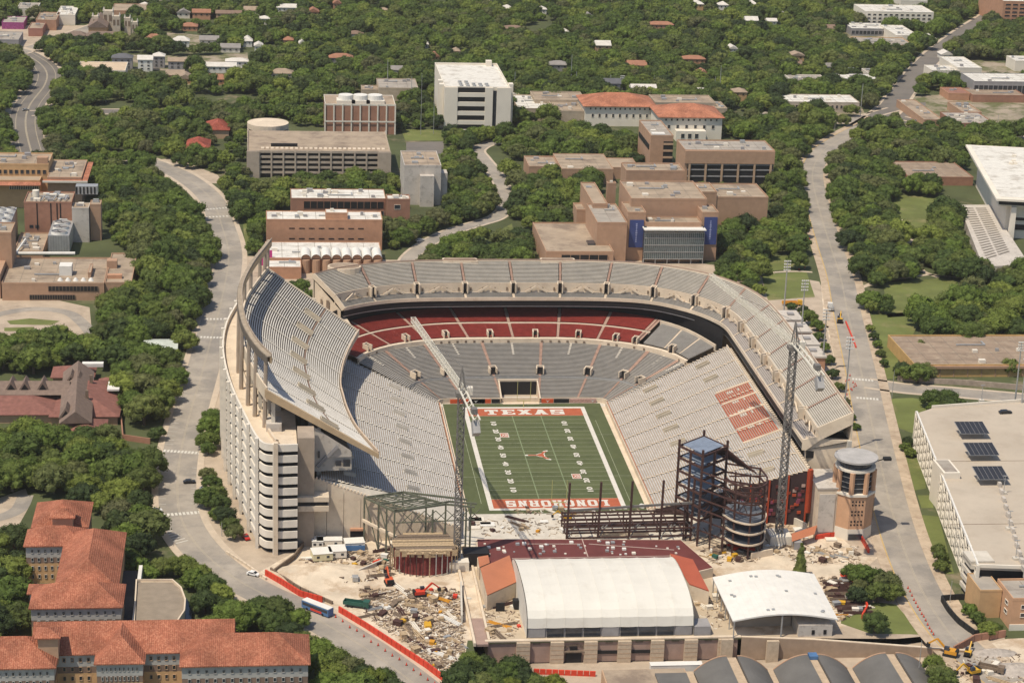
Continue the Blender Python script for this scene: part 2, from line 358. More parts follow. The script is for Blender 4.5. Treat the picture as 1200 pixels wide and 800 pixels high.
for P_ in ([(1056, 118), (1078, 112), (1200, 108), (1260, 112), (1260, 168), (1200, 163), (1120, 150), (1055, 148)], [(1088, 74), (1150, 70), (1260, 84), (1260, 98), (1140, 100), (1086, 92)], [(985, 34), (1078, 40), (1072, 60), (1000, 60), (980, 50)], [(912, 122), (1008, 122), (1014, 134), (985, 137), (915, 130)], [(160, 88), (225, 86), (230, 100), (170, 98)], [(135, 64), (215, 66), (290, 62), (292, 84), (215, 84), (135, 80)], [(180, 36), (260, 44), (262, 58), (190, 54)]):
    sheet('plaza', P_, .018, M('patchy_yard', (.33, .27, .20), scale=.08, amt=.2, col2=(.12, .125, .05), scale2=.06, thr=.5), open_=random.random() < 2)
for P_ in ([(112, 120), (158, 120), (158, 147), (112, 143)], [(218, 113), (302, 110), (302, 130), (218, 132)], [(395, 112), (440, 110), (440, 112), (395, 114)]): LAWN.append(ppx(P_))
# road markings, each stripe a child of nothing but the setting
def stripes(P0, P1, n, L, wd, z=.13, par=None):
    a = G(*P0); b = G(*P1); d = (b-a).normalized(); nrm = Vector((-d.y, d.x, 0))
    for i in range(n):
        c = a.lerp(b, (i+.5)/n); p = c-d*wd/2-nrm*L/2
        m = MB(); q = [p, p+d*wd, p+d*wd+nrm*L, p+nrm*L]; m.sheet([(t.x, t.y) for t in q], z); m.build('crosswalk_stripe', markW, parent=ZE)
ZE = bpy.data.objects.new('crosswalk', None); COL.objects.link(ZE); ZE['kind'] = 'structure'
for a, b, n in (((238, 246), (274, 243), 10), ((236, 255), (276, 253), 10), ((241, 374), (277, 374), 9), ((234, 395), (268, 396), 9), ((191, 528), (236, 531), 11), ((186, 604), (236, 600), 11), ((998, 444), (1024, 446), 7), ((1003, 466), (1030, 468), 7), ((1012, 147), (1030, 150), 6)):
    stripes(a, b, n, 2.6, .9)
stripes((186, 618), (215, 636), 8, 5, .5)
mk = MB()
for P, zz in ((SJ, .125), (RD, .125)):
    for o_ in (-.15, .15):
        L = offs(P, o_*1.5-.08); Q = offs(P, o_*1.5+.08)
        for i in range(len(P)-1): mk.q([(L[i][0], L[i][1], zz), (Q[i][0], Q[i][1], zz), (Q[i+1][0], Q[i+1][1], zz), (L[i+1][0], L[i+1][1], zz)])
mk.build('centre_line', M('faint_line', (.42, .36, .27)), kind='structure')
mk = MB()
for P, side in ((RD, 7.1),):
    L = offs(P, side-.2); Q = offs(P, side+.2)
    for i in range(len(P)-1): mk.q([(L[i][0], L[i][1], .17), (Q[i][0], Q[i][1], .17), (Q[i+1][0], Q[i+1][1], .17), (L[i+1][0], L[i+1][1], .17)])
mk.build('yellow_kerb', markY, kind='structure')
mk = MB()
for o_ in (-6.2, -.2, .4, 6.2):
    L = offs(FR, o_-.25); Q = offs(FR, o_+.25)
    for i in range(len(FR)-1): mk.q([(L[i][0], L[i][1], .125), (Q[i][0], Q[i][1], .125), (Q[i+1][0], Q[i+1][1], .125), (L[i+1][0], L[i+1][1], .125)])
mk.build('lane_line', M('worn_line', (.36, .31, .23)), kind='structure')
mk = MB()      # parking bay lines along the western street
for (u0_, v0_, u1_, v1_, n) in ((215, 450, 196, 520, 16), (190, 540, 187, 590, 9), (232, 548, 231, 590, 8)):
    a = G(u0_, v0_); b = G(u1_, v1_)
    for i in range(n):
        c = a.lerp(b, i/(n-1)); mk.q([(c.x-2.4, c.y-.1, .125), (c.x+2.4, c.y-.9, .125), (c.x+2.4, c.y-.7, .125), (c.x-2.4, c.y+.1, .125)])
mk.build('parking_line', markW, kind='structure')
# ------------------------------------------------------------------ the football field
sheet('stadium_floor', [(-60, -84), (60, -84), (60, 70), (-60, 70)], .06, conc, world=True)
fld = MB().sheet([(-34.2, -60), (33.6, -60), (33.6, 61), (-34.2, 61)], .09).build('football_field', fieldG, kind='structure')
mm = MB()
for k in range(-5, 5, 1):
    if k % 2 == 0: mm.sheet([(-24.3, k*9.144), (24.3, k*9.144), (24.3, (k+1)*9.144), (-24.3, (k+1)*9.144)], .10)
mm.build('mown_band', fieldG2, parent=fld)
mm = MB(); a, b = 24.38, 54.86
for (x0, x1, y0, y1) in ((-a-1.83, -a, -b-1.83, b+1.83), (a, a+1.83, -b-1.83, b+1.83), (-a, a, b, b+1.83), (-a, a, -b-1.83, -b)): mm.sheet([(x0, y0), (x1, y0), (x1, y1), (x0, y1)], .115)
mm.build('white_border', fieldW, parent=fld)
for s in (-1, 1): MB().sheet([(-a, s*45.72), (a, s*45.72), (a, s*b), (-a, s*b)], .11).build('end_zone', endO, parent=fld)
mm = MB()
for k in range(-10, 11): mm.sheet([(-a, k*4.572-.09), (a, k*4.572-.09), (a, k*4.572+.09), (-a, k*4.572+.09)], .12)
for x, y0, y1 in ((-28.6, -50, 30), (28.6, -50, 40)): mm.sheet([(x-.08, y0), (x+.08, y0), (x+.08, y1), (x-.08, y1)], .12)
for x0, x1 in ((-34, -26.3), (26.3, 33.5)):
    for y in (22.9, -22.9): mm.sheet([(x0, y-.08), (x1, y-.08), (x1, y+.08), (x0, y+.08)], .12)
mm.build('yard_lines', lineM, parent=fld)
mm = MB()
for x in (-6.1, 6.1): mm.sheet([(x-.22, -45.6), (x+.22, -45.6), (x+.22, 45.6), (x-.22, 45.6)], .122)
mm.build('hash_marks', hashM, parent=fld)
def text(body, name, loc, rot, sx, sy, mat, parent, off=.03, depth=0., eul=None):
    cu = bpy.data.curves.new('t', 'FONT'); cu.body = body; cu.size = 1; cu.align_x = 'CENTER'; cu.align_y = 'CENTER'; cu.offset = off; cu.extrude = depth
    o = bpy.data.objects.new('t', cu); COL.objects.link(o); bpy.context.view_layer.update()
    me = bpy.data.meshes.new_from_object(o.evaluated_get(bpy.context.evaluated_depsgraph_get()))
    bpy.data.objects.remove(o); xs = [v.co.x for v in me.vertices]; ys = [v.co.y for v in me.vertices]
    cx, cy, W_, H_ = (max(xs)+min(xs))/2, (max(ys)+min(ys))/2, max(xs)-min(xs), max(ys)-min(ys)
    for v in me.vertices: v.co.x = (v.co.x-cx)/W_*sx; v.co.y = (v.co.y-cy)/H_*sy
    me.name = name; me.materials.clear(); me.materials.append(mat); n = bpy.data.objects.new(name, me); COL.objects.link(n)
    b0 = Vector(BASE.get(parent.name, (0, 0, 0))) if parent else Vector((0, 0, 0))
    n.parent = parent; n.location = Vector(loc)-b0; n.rotation_euler = eul or (0, 0, rot); return n
# block letters with slab serifs for the end zones: strokes on a 5x7 grid
SL = {'T': [(0, 5.2, 5, 7), (1.7, 0, 3.3, 6), (.9, 0, 4.1, 1.2), (0, 4.3, .9, 6), (4.1, 4.3, 5, 6)],
      'E': [(0, 0, 5, 1.4), (0, 5.6, 5, 7), (.6, 0, 2.3, 7), (2, 2.9, 3.8, 4.1), (4.1, 0, 5, 2.4), (4.1, 4.6, 5, 7)],
      'X': 'x', 'A': 'a', 'S': [(0, 0, 5, 1.4), (0, 5.6, 5, 7), (0, 2.8, 5, 4.2), (0, 3, 1.7, 6.6), (3.3, .4, 5, 4), (0, 0, 1.2, 2.2), (3.9, 4.8, 5, 7)],
      'L': [(0, 0, 5, 1.4), (.6, 0, 2.3, 7), (0, 5.8, 3, 7), (4, 0, 5, 2.8)], 'O': [(.5, 0, 4.5, 1.4), (.5, 5.6, 4.5, 7), (0, .8, 1.6, 6.2), (3.4, .8, 5, 6.2)],
      'N': 'n', 'G': [(.5, 0, 4.5, 1.4), (.5, 5.6, 4.5, 7), (0, .8, 1.6, 6.2), (3.4, .8, 5, 3.6), (2.6, 2.6, 5, 3.6), (3.9, 4.8, 5, 6.6)],
      'H': [(.4, 0, 1.9, 7), (3.1, 0, 4.6, 7), (1, 2.9, 4, 4.1), (0, 0, 2.3, 1.1), (2.7, 0, 5, 1.1), (0, 5.9, 2.3, 7), (2.7, 5.9, 5, 7)],
      'R': [(.4, 0, 1.9, 7), (0, 0, 2.4, 1.1), (0, 5.8, 4.4, 7), (1, 2.9, 4.4, 4.1), (3.4, 3.4, 4.9, 6.5), (3.1, 0, 4.6, 3.2), (3.1, 0, 5, 1.1)]}
def letters(word, x0, x1, y0, y1, rot180, par, z=.125):
    n = len(word); W_ = (x1-x0)/n
    for i, ch in enumerate(word):
        m = MB(); zz = [z]
        def add(poly):
            pts = []
            for (px_, py_) in poly:
                X = x0+i*W_+(px_/5*.82+.09)*W_; Y = y0+py_/7*(y1-y0)
                if rot180: X, Y = x0+x1-X, y0+y1-Y
                pts.append((X, Y))
            m.sheet(pts, zz[0]); zz[0] += .004
        d = SL[ch]
        if d == 'x':
            add([(0, 0), (1.9, 0), (5, 7), (3.1, 7)]); add([(3.1, 0), (5, 0), (1.9, 7), (0, 7)])
            for q in ((0, 0, 2.2, 1), (2.8, 0, 5, 1), (0, 6, 2.2, 7), (2.8, 6, 5, 7)): add([(q[0], q[1]), (q[2], q[1]), (q[2], q[3]), (q[0], q[3])])
        elif d == 'a':
            add([(.2, 0), (1.9, 0), (3.3, 7), (1.7, 7)]); add([(3.1, 0), (4.8, 0), (3.3, 7), (1.7, 7)]); add([(1.2, 1.9), (3.8, 1.9), (3.5, 3), (1.5, 3)])
            for q in ((0, 0, 2.2, 1), (2.8, 0, 5, 1)): add([(q[0], q[1]), (q[2], q[1]), (q[2], q[3]), (q[0], q[3])])
        elif d == 'n':
            add([(.5, 0), (1.8, 0), (1.8, 7), (.5, 7)]); add([(3.2, 0), (4.5, 0), (4.5, 7), (3.2, 7)]); add([(.5, 7), (1.9, 7), (4.5, 0), (3.1, 0)])
            for q in ((0, 0, 2.2, 1), (0, 6, 1.6, 7), (2.8, 6, 5, 7)): add([(q[0], q[1]), (q[2], q[1]), (q[2], q[3]), (q[0], q[3])])
        else:
            for q in d: add([(q[0], q[1]), (q[2], q[1]), (q[2], q[3]), (q[0], q[3])])
        m.build('painted_letter', fieldW, parent=par)
letters('TEXAS', -17.8, 17.2, 47.4, 53.4, False, fld)
letters('LONGHORNS', -19.6, 20.6, -53.4, -47.4, True, fld)
for k in range(-4, 5):
    n = str(50-abs(k)*10)
    for sx, rz in ((-1, -math.pi/2), (1, math.pi/2)):
        text(n, 'yard_number', (sx*14.9, k*9.144, .13), rz, 4.6, 2.3, fieldW, fld, off=.04)
lg = [(-.42, -.9), (-.28, -1.0), (.28, -1.0), (.42, -.9), (.35, -.3), (.75, .25), (1.25, .32), (1.3, .55), (2.5, .9), (3.1, .62), (2.7, 1.2), (2.2, 1.2), (.9, 1.05), (0, 1.15)]
lg = lg[:-1]+[(-x, y) for x, y in lg[::-1][1:]]
# head points west, horns spread east
def longhorn(sc, z, mat, nm, k=1.):
    head = [(-6.2, 0), (-5.8, .55), (-1.6, .5), (-.3, 1.6), (.9, 1.9), (2.0, 4.1), (3.6, 4.7), (3.9, 3.9), (2.7, 3.1), (1.9, 1.2), (2.1, .4), (2.1, -.4), (1.9, -1.2), (2.9, -3.1), (4.1, -3.9), (3.8, -4.8), (2.1, -4.1), (.9, -1.9), (-.3, -1.6), (-1.6, -.5), (-5.8, -.55)]
    MB().q([(x*sc*k, y*sc*k*1.15, z) for x, y in head][::-1]).build(nm, mat, parent=fld)
longhorn(1.0, .13, fieldW, 'emblem_outline', 1.0); longhorn(.80, .136, endO, 'midfield_emblem')
for (cx, cy) in (tuple(G(591, 510)[:2]), tuple(G(675.5, 558)[:2])):
    MB().sheet([(cx-1.8, cy-2.6), (cx+1.8, cy-2.6), (cx+1.8, cy+2.6), (cx-1.8, cy+2.6)], .13).build('conference_logo_panel', fieldW, parent=fld)
    MB().sheet([(cx-1.45, cy-2.1), (cx+1.45, cy-2.1), (cx+1.45, cy+2.1), (cx-1.45, cy+2.1)], .135).build('conference_logo_panel', endO, parent=fld)
    text('XII', 'conference_logo', (cx, cy, .14), 0, 2.4, 2.8, fieldW, fld, off=.03)
for x0, x1, nm in ((-36.1, -34.2, 'sideline_strip'), (33.6, 36.1, 'sideline_strip')): MB().sheet([(x0, -57), (x1, -57), (x1, 57), (x0, 57)], .085).build(nm, cream, kind='structure')
for nm, y, lb in (('goal_post', -56.6, 'slim yellow goal post behind the near end zone'), ('goal_post', 56.6, 'slim yellow goal post behind the far end zone')):
    t = thing(nm, lb, 'goal post', (0, y, 0)); gy = M('goal_yellow', (.45, .42, .17), .5)
    MB().bar((0, y, 0), (0, y, 3), .3).build('base_post', gy, t); MB().bar((-2.82, y, 3.05), (2.82, y, 3.05), .25).build('crossbar', gy, t)
    for s in (-2.82, 2.82): MB().bar((s, y, 3.2), (s, y, 12), .18).build('upright', gy, t)
# ------------------------------------------------------------------ stadium
class Surf:
    "a ruled seating bowl between a front and a back plan curve"
    def __init__(s, front, back, zf, zb, n=10, sm=True):
        A = smooth([(x, y, 0) for x, y in front], n) if sm else [Vector((x, y, 0)) for x, y in front]
        B = smooth([(x, y, 0) for x, y in back], n) if sm else [Vector((x, y, 0)) for x, y in back]
        s.A, s.B, s.zf, s.zb = A, B, zf, zb
        d = [0]
        for i in range(1, len(A)): d.append(d[-1]+((A[i]+B[i])/2-(A[i-1]+B[i-1])/2).length)
        s.d = d; s.len = d[-1]
    def P(s, u, t, z=None):
        x = min(max(u*s.len, 0), s.len-1e-6); i = 0
        lo, hi = 0, len(s.d)-1
        while hi-lo > 1:
            mid = (lo+hi)//2
            if s.d[mid] <= x: lo = mid
            else: hi = mid
        f = (x-s.d[lo])/(s.d[hi]-s.d[lo]); a = s.A[lo].lerp(s.A[hi], f); b = s.B[lo].lerp(s.B[hi], f)
        p = a.lerp(b, t); p.z = s.zf+(s.zb-s.zf)*t if z is None else z; return p
    def us(s, u0, u1, step=5.):
        k = max(2, int((u1-u0)*s.len/step)+1); return [u0+(u1-u0)*i/(k-1) for i in range(k)]
HOLE = (-9., 7.9, 55, 73.4)
def rows(sf, u0, u1, t0, t1, z0, z1, n, mats, parent, gap=0., step=5., flip=False, thick=True):
    "stepped concrete treads (part) with raised benches (sub-part)"
    U = sf.us(u0, u1, step); T = MB(); B = MB()
    for k in range(n):
        ta = t0+(t1-t0)*k/n; tb = t0+(t1-t0)*(k+1)/n; za = z0+(z1-z0)*k/n; zb = z0+(z1-z0)*(k+1)/n
        dt = tb-ta
        for i in range(len(U)-1):
            cm = sf.P((U[i]+U[i+1])/2, (ta+tb)/2, za)
            if HOLE[0] < cm.x < HOLE[1] and HOLE[2] < cm.y < HOLE[3]: continue
            a0, a1, b0, b1 = sf.P(U[i], ta, za), sf.P(U[i+1], ta, za), sf.P(U[i], tb, za), sf.P(U[i+1], tb, za)
            T.q([a0, b0, b1, a1]); T.q([b0, sf.P(U[i], tb, zb), sf.P(U[i+1], tb, zb), b1])
            c0, c1 = sf.P(U[i], ta+dt*.42, za+.42), sf.P(U[i+1], ta+dt*.42, za+.42)
            e0, e1 = sf.P(U[i], ta+dt*.92, za+.42), sf.P(U[i+1], ta+dt*.92, za+.42)
            B.q([c0, e0, e1, c1]); B.q([c0, c1, c1-Vector((0, 0, .16)), c0-Vector((0, 0, .16))]); B.q([e0, e1, e1-Vector((0, 0, .16)), e0-Vector((0, 0, .16))])
    o = T.build('seating_section', mats[0], parent=parent)
    B.build('bench_rows', mats[1], parent=o, kind='stuff'); return o
def aisle(sf, u, t0, t1, z0, z1, parent, w=1.3, mat=None, n=24, lift=.12):
    m = MB(); du = w/2/sf.len
    for k in range(n):
        ta = t0+(t1-t0)*k/n; tb = t0+(t1-t0)*(k+1)/n; z = z0+(z1-z0)*(k+.7)/n+lift; zl = z0+(z1-z0)*(k-.3)/n+lift
        a, b, c, d = sf.P(u-du, ta, z), sf.P(u+du, ta, z), sf.P(u+du, tb, z), sf.P(u-du, tb, z)
        m.q([a, b, c, d]); m.q([sf.P(u-du, ta, zl), sf.P(u+du, ta, zl), b, a])
    m.build('aisle_stair', mat or aisleM, parent=parent)
def wall(sf, t, u0, u1, z0, z1, th, mat, parent, name='parapet_wall', step=5., mb=None):
    U = sf.us(u0, u1, step); pts = [tuple(sf.P(u, t)[:2]) for u in U]
    m = mb or MB(); m.path(pts, th, z0, z1)
    return None if mb is not None else m.build(name, mat, parent=parent)
def skirt(sf, t0, t1, z0, z1, u0, u1, mat, parent, name, step=6.):
    U = sf.us(u0, u1, step); m = MB()
    for i in range(len(U)-1): m.q([sf.P(U[i], t0, z0), sf.P(U[i+1], t0, z0), sf.P(U[i+1], t1, z1), sf.P(U[i], t1, z1)])
    return m.build(name, mat, parent=parent)
def vom(sf, u, t, z, parent, w=1.7, h=2.6, d=.9, portal=True):
    "vomitory: a dark doorway between two cream cheek walls, facing down the stand"
    p = sf.P(u, t, z); q = sf.P(u, min(1, t+.05), z); o = (q-p); o.z = 0; o.normalize(); s = Vector((-o.y, o.x, 0))
    m = MB()
    for k in (-1, 1):
        a = p+s*k*(w/2+.3)-o*2.2; b = p+s*k*(w/2+.3)+o*1.2; m.bar(a+Vector((0, 0, h/2-.2)), b+Vector((0, 0, h/2)), .5, h)
    a = p-s*(w/2+.5)+o*1.; b = p+s*(w/2+.5)+o*1.; m.bar(a+Vector((0, 0, h-.1)), b+Vector((0, 0, h-.1)), .6, .5)
    o1 = m.build('vomitory', cream, parent=parent)
    c = MB(); a = p-s*w/2-o*.3; b = p+s*w/2-o*.3; c.bar(a+Vector((0, 0, h*.45)), b+Vector((0, 0, h*.45)), .2, h*.9); c.q([p-s*w/2-o*2.1+Vector((0, 0, .25)), p+s*w/2-o*2.1+Vector((0, 0, .25)), p+s*w/2-o*.2+Vector((0, 0, .25)), p-s*w/2-o*.2+Vector((0, 0, .25))])
    c.build('doorway', darkM, parent=o1)
FOOT.append((-128, 116, -108, 142, 40)); 
def slot(sf, u, t, z, parent, L=6., w=1.8, mt=None):
    "ramp-style vomitory: a long cream slot running up the stand"
    p = sf.P(u, t, z); q = sf.P(u, min(1, t+.02)); o = (sf.P(u, min(1, t+.1))-sf.P(u, t)).normalized(); s = Vector((-o.y, o.x, 0)).normalized()
    m = MB()
    for k in (-1, 1): m.bar(p+s*k*w/2-o*L/2+Vector((0, 0, .7)), p+s*k*w/2+o*L/2+Vector((0, 0, .7)), .35, 1.3)
    m.bar(p-s*w/2+o*L/2+Vector((0, 0, .7)), p+s*w/2+o*L/2+Vector((0, 0, .7)), .35, 1.3)
    m.q([p-s*w/2-o*L/2+Vector((0, 0, .35)), p+s*w/2-o*L/2+Vector((0, 0, .35)), p+s*w/2+o*L/2+Vector((0, 0, .35)), p-s*w/2+o*L/2+Vector((0, 0, .35))])
    m.build('vomitory', mt or M('slot_tan', (.52, .45, .345)), parent=parent)
# --- east lower grandstand
t = ET = thing('grandstand', 'broad pale eastern lower stand with a block of burnt orange benches', 'grandstand', (63, 0, 0))
EL = Surf([(36.3, -61), (36.3, 57.5)], [(90, -74.5), (90, 72)], 1.5, 21.9, sm=False)
nE = 62; YB = [-1]; cuts = [0, .125, .25, .375, .5, .625, .75, .875, 1]
for i in range(8):
    a_, b_ = cuts[i]+.0035, cuts[i+1]-.0035
    rows(EL, a_, b_, 0, 1, 1.5, 21.9, nE, (tread, benchM), t, step=30)
for c_ in cuts: aisle(EL, min(max(c_, .004), .996), 0, 1, 1.5, 21.9, t, w=.9, mat=cream, n=31)
for i in range(8):
    for tt in (.33, .76):
        if not (tt > .7 and 2 <= i <= 5): slot(EL, cuts[i]+.062, tt, 1.5+20.4*tt, t)
# orange block: benches coloured, separated by cream aisles
ob = MB()
Y0 = [(-30.5, -17.5), (-16.2, -3), (-1.7, 11.5), (12.8, 25)]
for k in range(45, 61):
    x = 36.3+53.7*(k+.42)/nE; x1 = 36.3+53.7*(k+.93)/nE; z = 1.5+20.4*k/nE+.46
    for j, (ya, yb) in enumerate(Y0):
        ob.box(x, x1, ya, yb, z-.14, z)
ob.build('orange_benches', redbench, parent=t, kind='stuff')
for y in (-31.2, -16.9, -2.4, 12.1, 25.7):
    m = MB()
    for k in range(46 if y > -30 else 45, 62): m.box(36.3+53.7*k/nE, 36.3+53.7*(k+1)/nE, y-.65, y+.65, 1.5+20.4*k/nE, 1.5+20.4*k/nE+.62)
    m.build('aisle_stair', cream, parent=t)
lh = MB()       # white letters painted over the orange benches
for k in (50, 51, 52, 55): 
    x = 36.3+53.7*(k+.42)/nE; z = 1.5+20.4*k/nE+.475
    for ya, yb in ((9, 11.2), (-6.5, -3.4), (-20, -17.8), (-2.2, .6), (20.5, 23)): lh.box(x, x+.44, ya, yb, z, z+.02)
lh.build('white_letters', fieldW, parent=t, kind='stuff')
wall(EL, -.012, 0, 1, 0, 2.1, .4, cream, t, 'field_wall'); wall(EL, 1.003, 0, 1, 18, 22.9, .35, cream, t)
MB().path([tuple(EL.P(u, -.004)[:2]) for u in (0, 1)], .25, 2.1, 2.3).build('orange_rail', M('dull_orange_rail', (.46, .20, .12)), parent=t)
# serrated cream blocks behind the top row
m = MB()
for i in range(60):
    y = -72+i*2.35; m.box(90.4, 91.4, y, y+1.2, 21.5, 22.6)
m.build('serrated_edge', cream, parent=t, kind='stuff')
skirt(EL, 0, 1, 0, 0, 0, 0.001, cream, t, 'footing')
m = MB(); m.q([(36.3, -61.2, 0), (90, -74.7, 0), (90, -74.7, 22), (36.3, -61.2, 1.6)]); m.build('end_wall', M('dark_interior', (.05, .03, .03)), parent=t)
for i in range(0, 9, 2):      # red banner wall panels and posts under the open end
    f = .5+.5*i/8; p = Vector((36.3+53.7*f, -61-13.5*f-.5, 0)); MB().box(p.x-.25, p.x+.25, p.y-.5, p.y+.1, 0, 1.5+20.4*f+.4).build('end_post', redbench, parent=t)
for i in range(60):
    f = random.uniform(.5, .98); x = 36.3+53.7*f; z = random.uniform(3, 1.5+20.4*f-2.5)
    MB().box(x-.7, x+.7, -61-13.5*f-.6, -61-13.5*f-.3, z-.5, z+.6).build('banner_panel', random.choice([M('plum_panel', (.25, .06, .10)), redbench, M('pinkish_seam', (.45, .33, .28)), maroonM, maroonM]), parent=t)
m = MB().box(90, 91.6, -76.6, -74.8, 6, 23); m.build('corner_pier', redbench, parent=t)
# --- west lower grandstand
t = WT = thing('grandstand', 'western lower stand partly in the shade of the curved upper deck', 'grandstand', (-63, 0, 0))
WL = Surf([(-36.3, 57.5), (-36.3, -57)], [(-90, 80), (-90, -78)], 1.5, 21.9, sm=False)
for i in range(8):
    rows(WL, cuts[i]+.0035, cuts[i+1]-.0035, 0, 1, 1.5, 21.9, nE, (tread, benchM), t, step=30)
for c_ in cuts: aisle(WL, min(max(c_, .004), .996), 0, 1, 1.5, 21.9, t, w=.9, mat=conc, n=31)
for i in range(8):
    for tt in (.35, .8): slot(WL, cuts[i]+.062, tt, 1.5+20.4*tt, t, L=5., w=1.5, mt=M('slot_grey', (.50, .46, .40)))
wall(WL, -.012, 0, 1, 0, 2.1, .4, cream, t, 'field_wall')
MB().path([tuple(WL.P(u, -.004)[:2]) for u in (0, 1)], .25, 2.1, 2.3).build('orange_rail', M('dull_orange_rail', (.46, .20, .12)), parent=t)
# concrete panel wall closing the south end
for i in range(9):
    xa = -94+i*6.1; xb = xa+5.95; y = -83.5; zt = lambda x: 1.5+.38*max(0, -x-36.3)+1.6
    if i == 8: xb = -39.5
    m = MB(); n = len(m.v); m.v += [(xa, y, 0), (xb, y, 0), (xb, y+.5, 0), (xa, y+.5, 0), (xa, y, zt(xa)), (xb, y, zt(xb)), (xb, y+.5, zt(xb)), (xa, y+.5, zt(xa))]
    for f in ((3, 2, 1, 0), (4, 5, 6, 7), (0, 1, 5, 4), (1, 2, 6, 5), (2, 3, 7, 6), (3, 0, 4, 7)): m.f.append(f); m.m.append(0)
    m.build('wall_panel', cream, parent=t)
m = MB()
for f in [i/44 for i in range(45)]:
    x = -94+54*f; m.box(x-.3, x+.3, -83.6, -82.6, 1.5+.38*(-x-36.3)+1.6, 1.5+.38*(-x-36.3)+2.2)
m.build('serrated_edge', cream, parent=t, kind='stuff')
m = MB(); m.q([(-94, -83.2, 22.5), (-39.5, -83.2, 2.8), (-36.3, -57, 1.5), (-90, -78, 21.9)]); m.build('end_slope', conc, parent=t)
MB().box(-79.5, -74.5, -84.6, -83.4, 4.4, 5.2).box(-79.5, -74.5, -84.2, -83.45, 0, 4.3, 1).build('loading_door', [brickO, darkM], parent=t)
# --- north lower bowl with the red club seats
t = NT = thing('grandstand', 'curved grey northern bowl with dark red club seats and a dark tunnel', 'grandstand', (0, 90, 0))
nf = [(-36.5, 57.5), (-36.3, 60.5), (-32, 62.6), (-17, 63), (0, 63), (17, 63), (32, 62.6), (36.3, 60.5), (36.5, 57.5)]
nb = [(-70, 71.5), (-64.5, 80.5), (-50, 91.5), (-28, 97.5), (0, 98.2), (28, 97.5), (50, 90.5), (65, 79.5), (71.5, 67)]
NL = Surf(nf, nb, 1.5, 15.2)
def ufor(sf, px_, t):
    return min((i/400 for i in range(401)), key=lambda u: abs(PX(sf.P(u, t))[0]-px_))
ca = [0]+[ufor(NL, q, .47) for q in (486, 521, 577, 633, 690, 732)]+[ufor(NL, 770, .7), 1]
tn0, tn1 = None, None
for i in range(8):
    a_, b_ = ca[i]+.0035, ca[i+1]-.0035
    rows(NL, a_, b_, 0, 1, 1.5, 15.2, 43, (treadG, benchG), t, step=1.5 if i in (2, 3, 4) else 5)
for c_ in ca[1:-1]: aisle(NL, c_, .36 if .42 < c_ < .53 and abs(NL.P(c_, 0).x) < 9 else 0, 1, 1.5+13.7*(.36 if .42 < c_ < .53 and abs(NL.P(c_, 0).x) < 9 else 0), 15.2, t, w=1.1, n=43, lift=.3)
for c_ in [(ca[i]+ca[i+1])/2 for i in range(8)]: aisle(NL, c_, .78, 1, 12.2, 15.2, t, w=.8, n=6, mat=conc)
for c_ in ca[1:-1]: vom(NL, c_, .47, 1.5+13.7*.47, t, w=2.4, h=2.6)
wall(NL, .36, 0, 1, 6.4, 7.5, .12, steelG, t, 'guard_rail', step=8)
# tunnel at the field gate
m = MB(); m.q([(-9.3, 61.6, 0), (-9.3, 74, 0), (-9.3, 74, 6.6), (-9.3, 61.6, 2.2)]); m.q([(-8.7, 61.6, 0), (-8.7, 74, 0), (-8.7, 74, 6.6), (-8.7, 61.6, 2.2)]); m.q([(-9.3, 61.6, 2.2), (-8.7, 61.6, 2.2), (-8.7, 74, 6.6), (-9.3, 74, 6.6)]); m.q([(8.1, 61.6, 0), (8.1, 74, 0), (8.1, 74, 6.6), (8.1, 61.6, 2.2)]); m.q([(7.5, 61.6, 0), (7.5, 74, 0), (7.5, 74, 6.6), (7.5, 61.6, 2.2)]); m.q([(7.5, 61.6, 2.2), (8.1, 61.6, 2.2), (8.1, 74, 6.6), (7.5, 74, 6.6)]); m.box(-9.4, 8.2, 73.2, 74, 5.6, 6.7); m.build('tunnel_frame', cream, parent=t)
MB().box(-8.65, 7.45, 72.6, 73, 0, 5.9).build('tunnel_mouth', darkM, parent=t)
MB().sheet([(-8.5, 60), (7.3, 60), (7.3, 66.5), (-8.5, 66.5)], .2).build('tunnel_ramp', cream, parent=t)
wall(NL, -.01, .03, .97, 0, 2.2, .4, cream, t, 'field_wall')
for x0, x1, mt in ((-31, -13.5, 'o'), (-13.2, -9.6, 'k'), (-23, -16, 'k'), (8.4, 13.5, 'o'), (13.7, 20.3, 'k'), (20.5, 32, 'w')):
    MB().box(x0, x1, 61.3, 61.75, .2, 1.9).build('banner', {'o': orangeM, 'k': darkM, 'w': M('pink_white_banner', (.5, .30, .25), scale=1.5, amt=.35)}[mt], parent=t)
for x in (-20, 11, 30.5): MB().q([(x-1, 61.25, 1.6), (x-.2, 61.25, .9), (x, 61.25, .3), (x+.2, 61.25, .9), (x+1, 61.25, 1.6), (x, 61.25, 1.2)]).build('emblem', whiteM, parent=t)
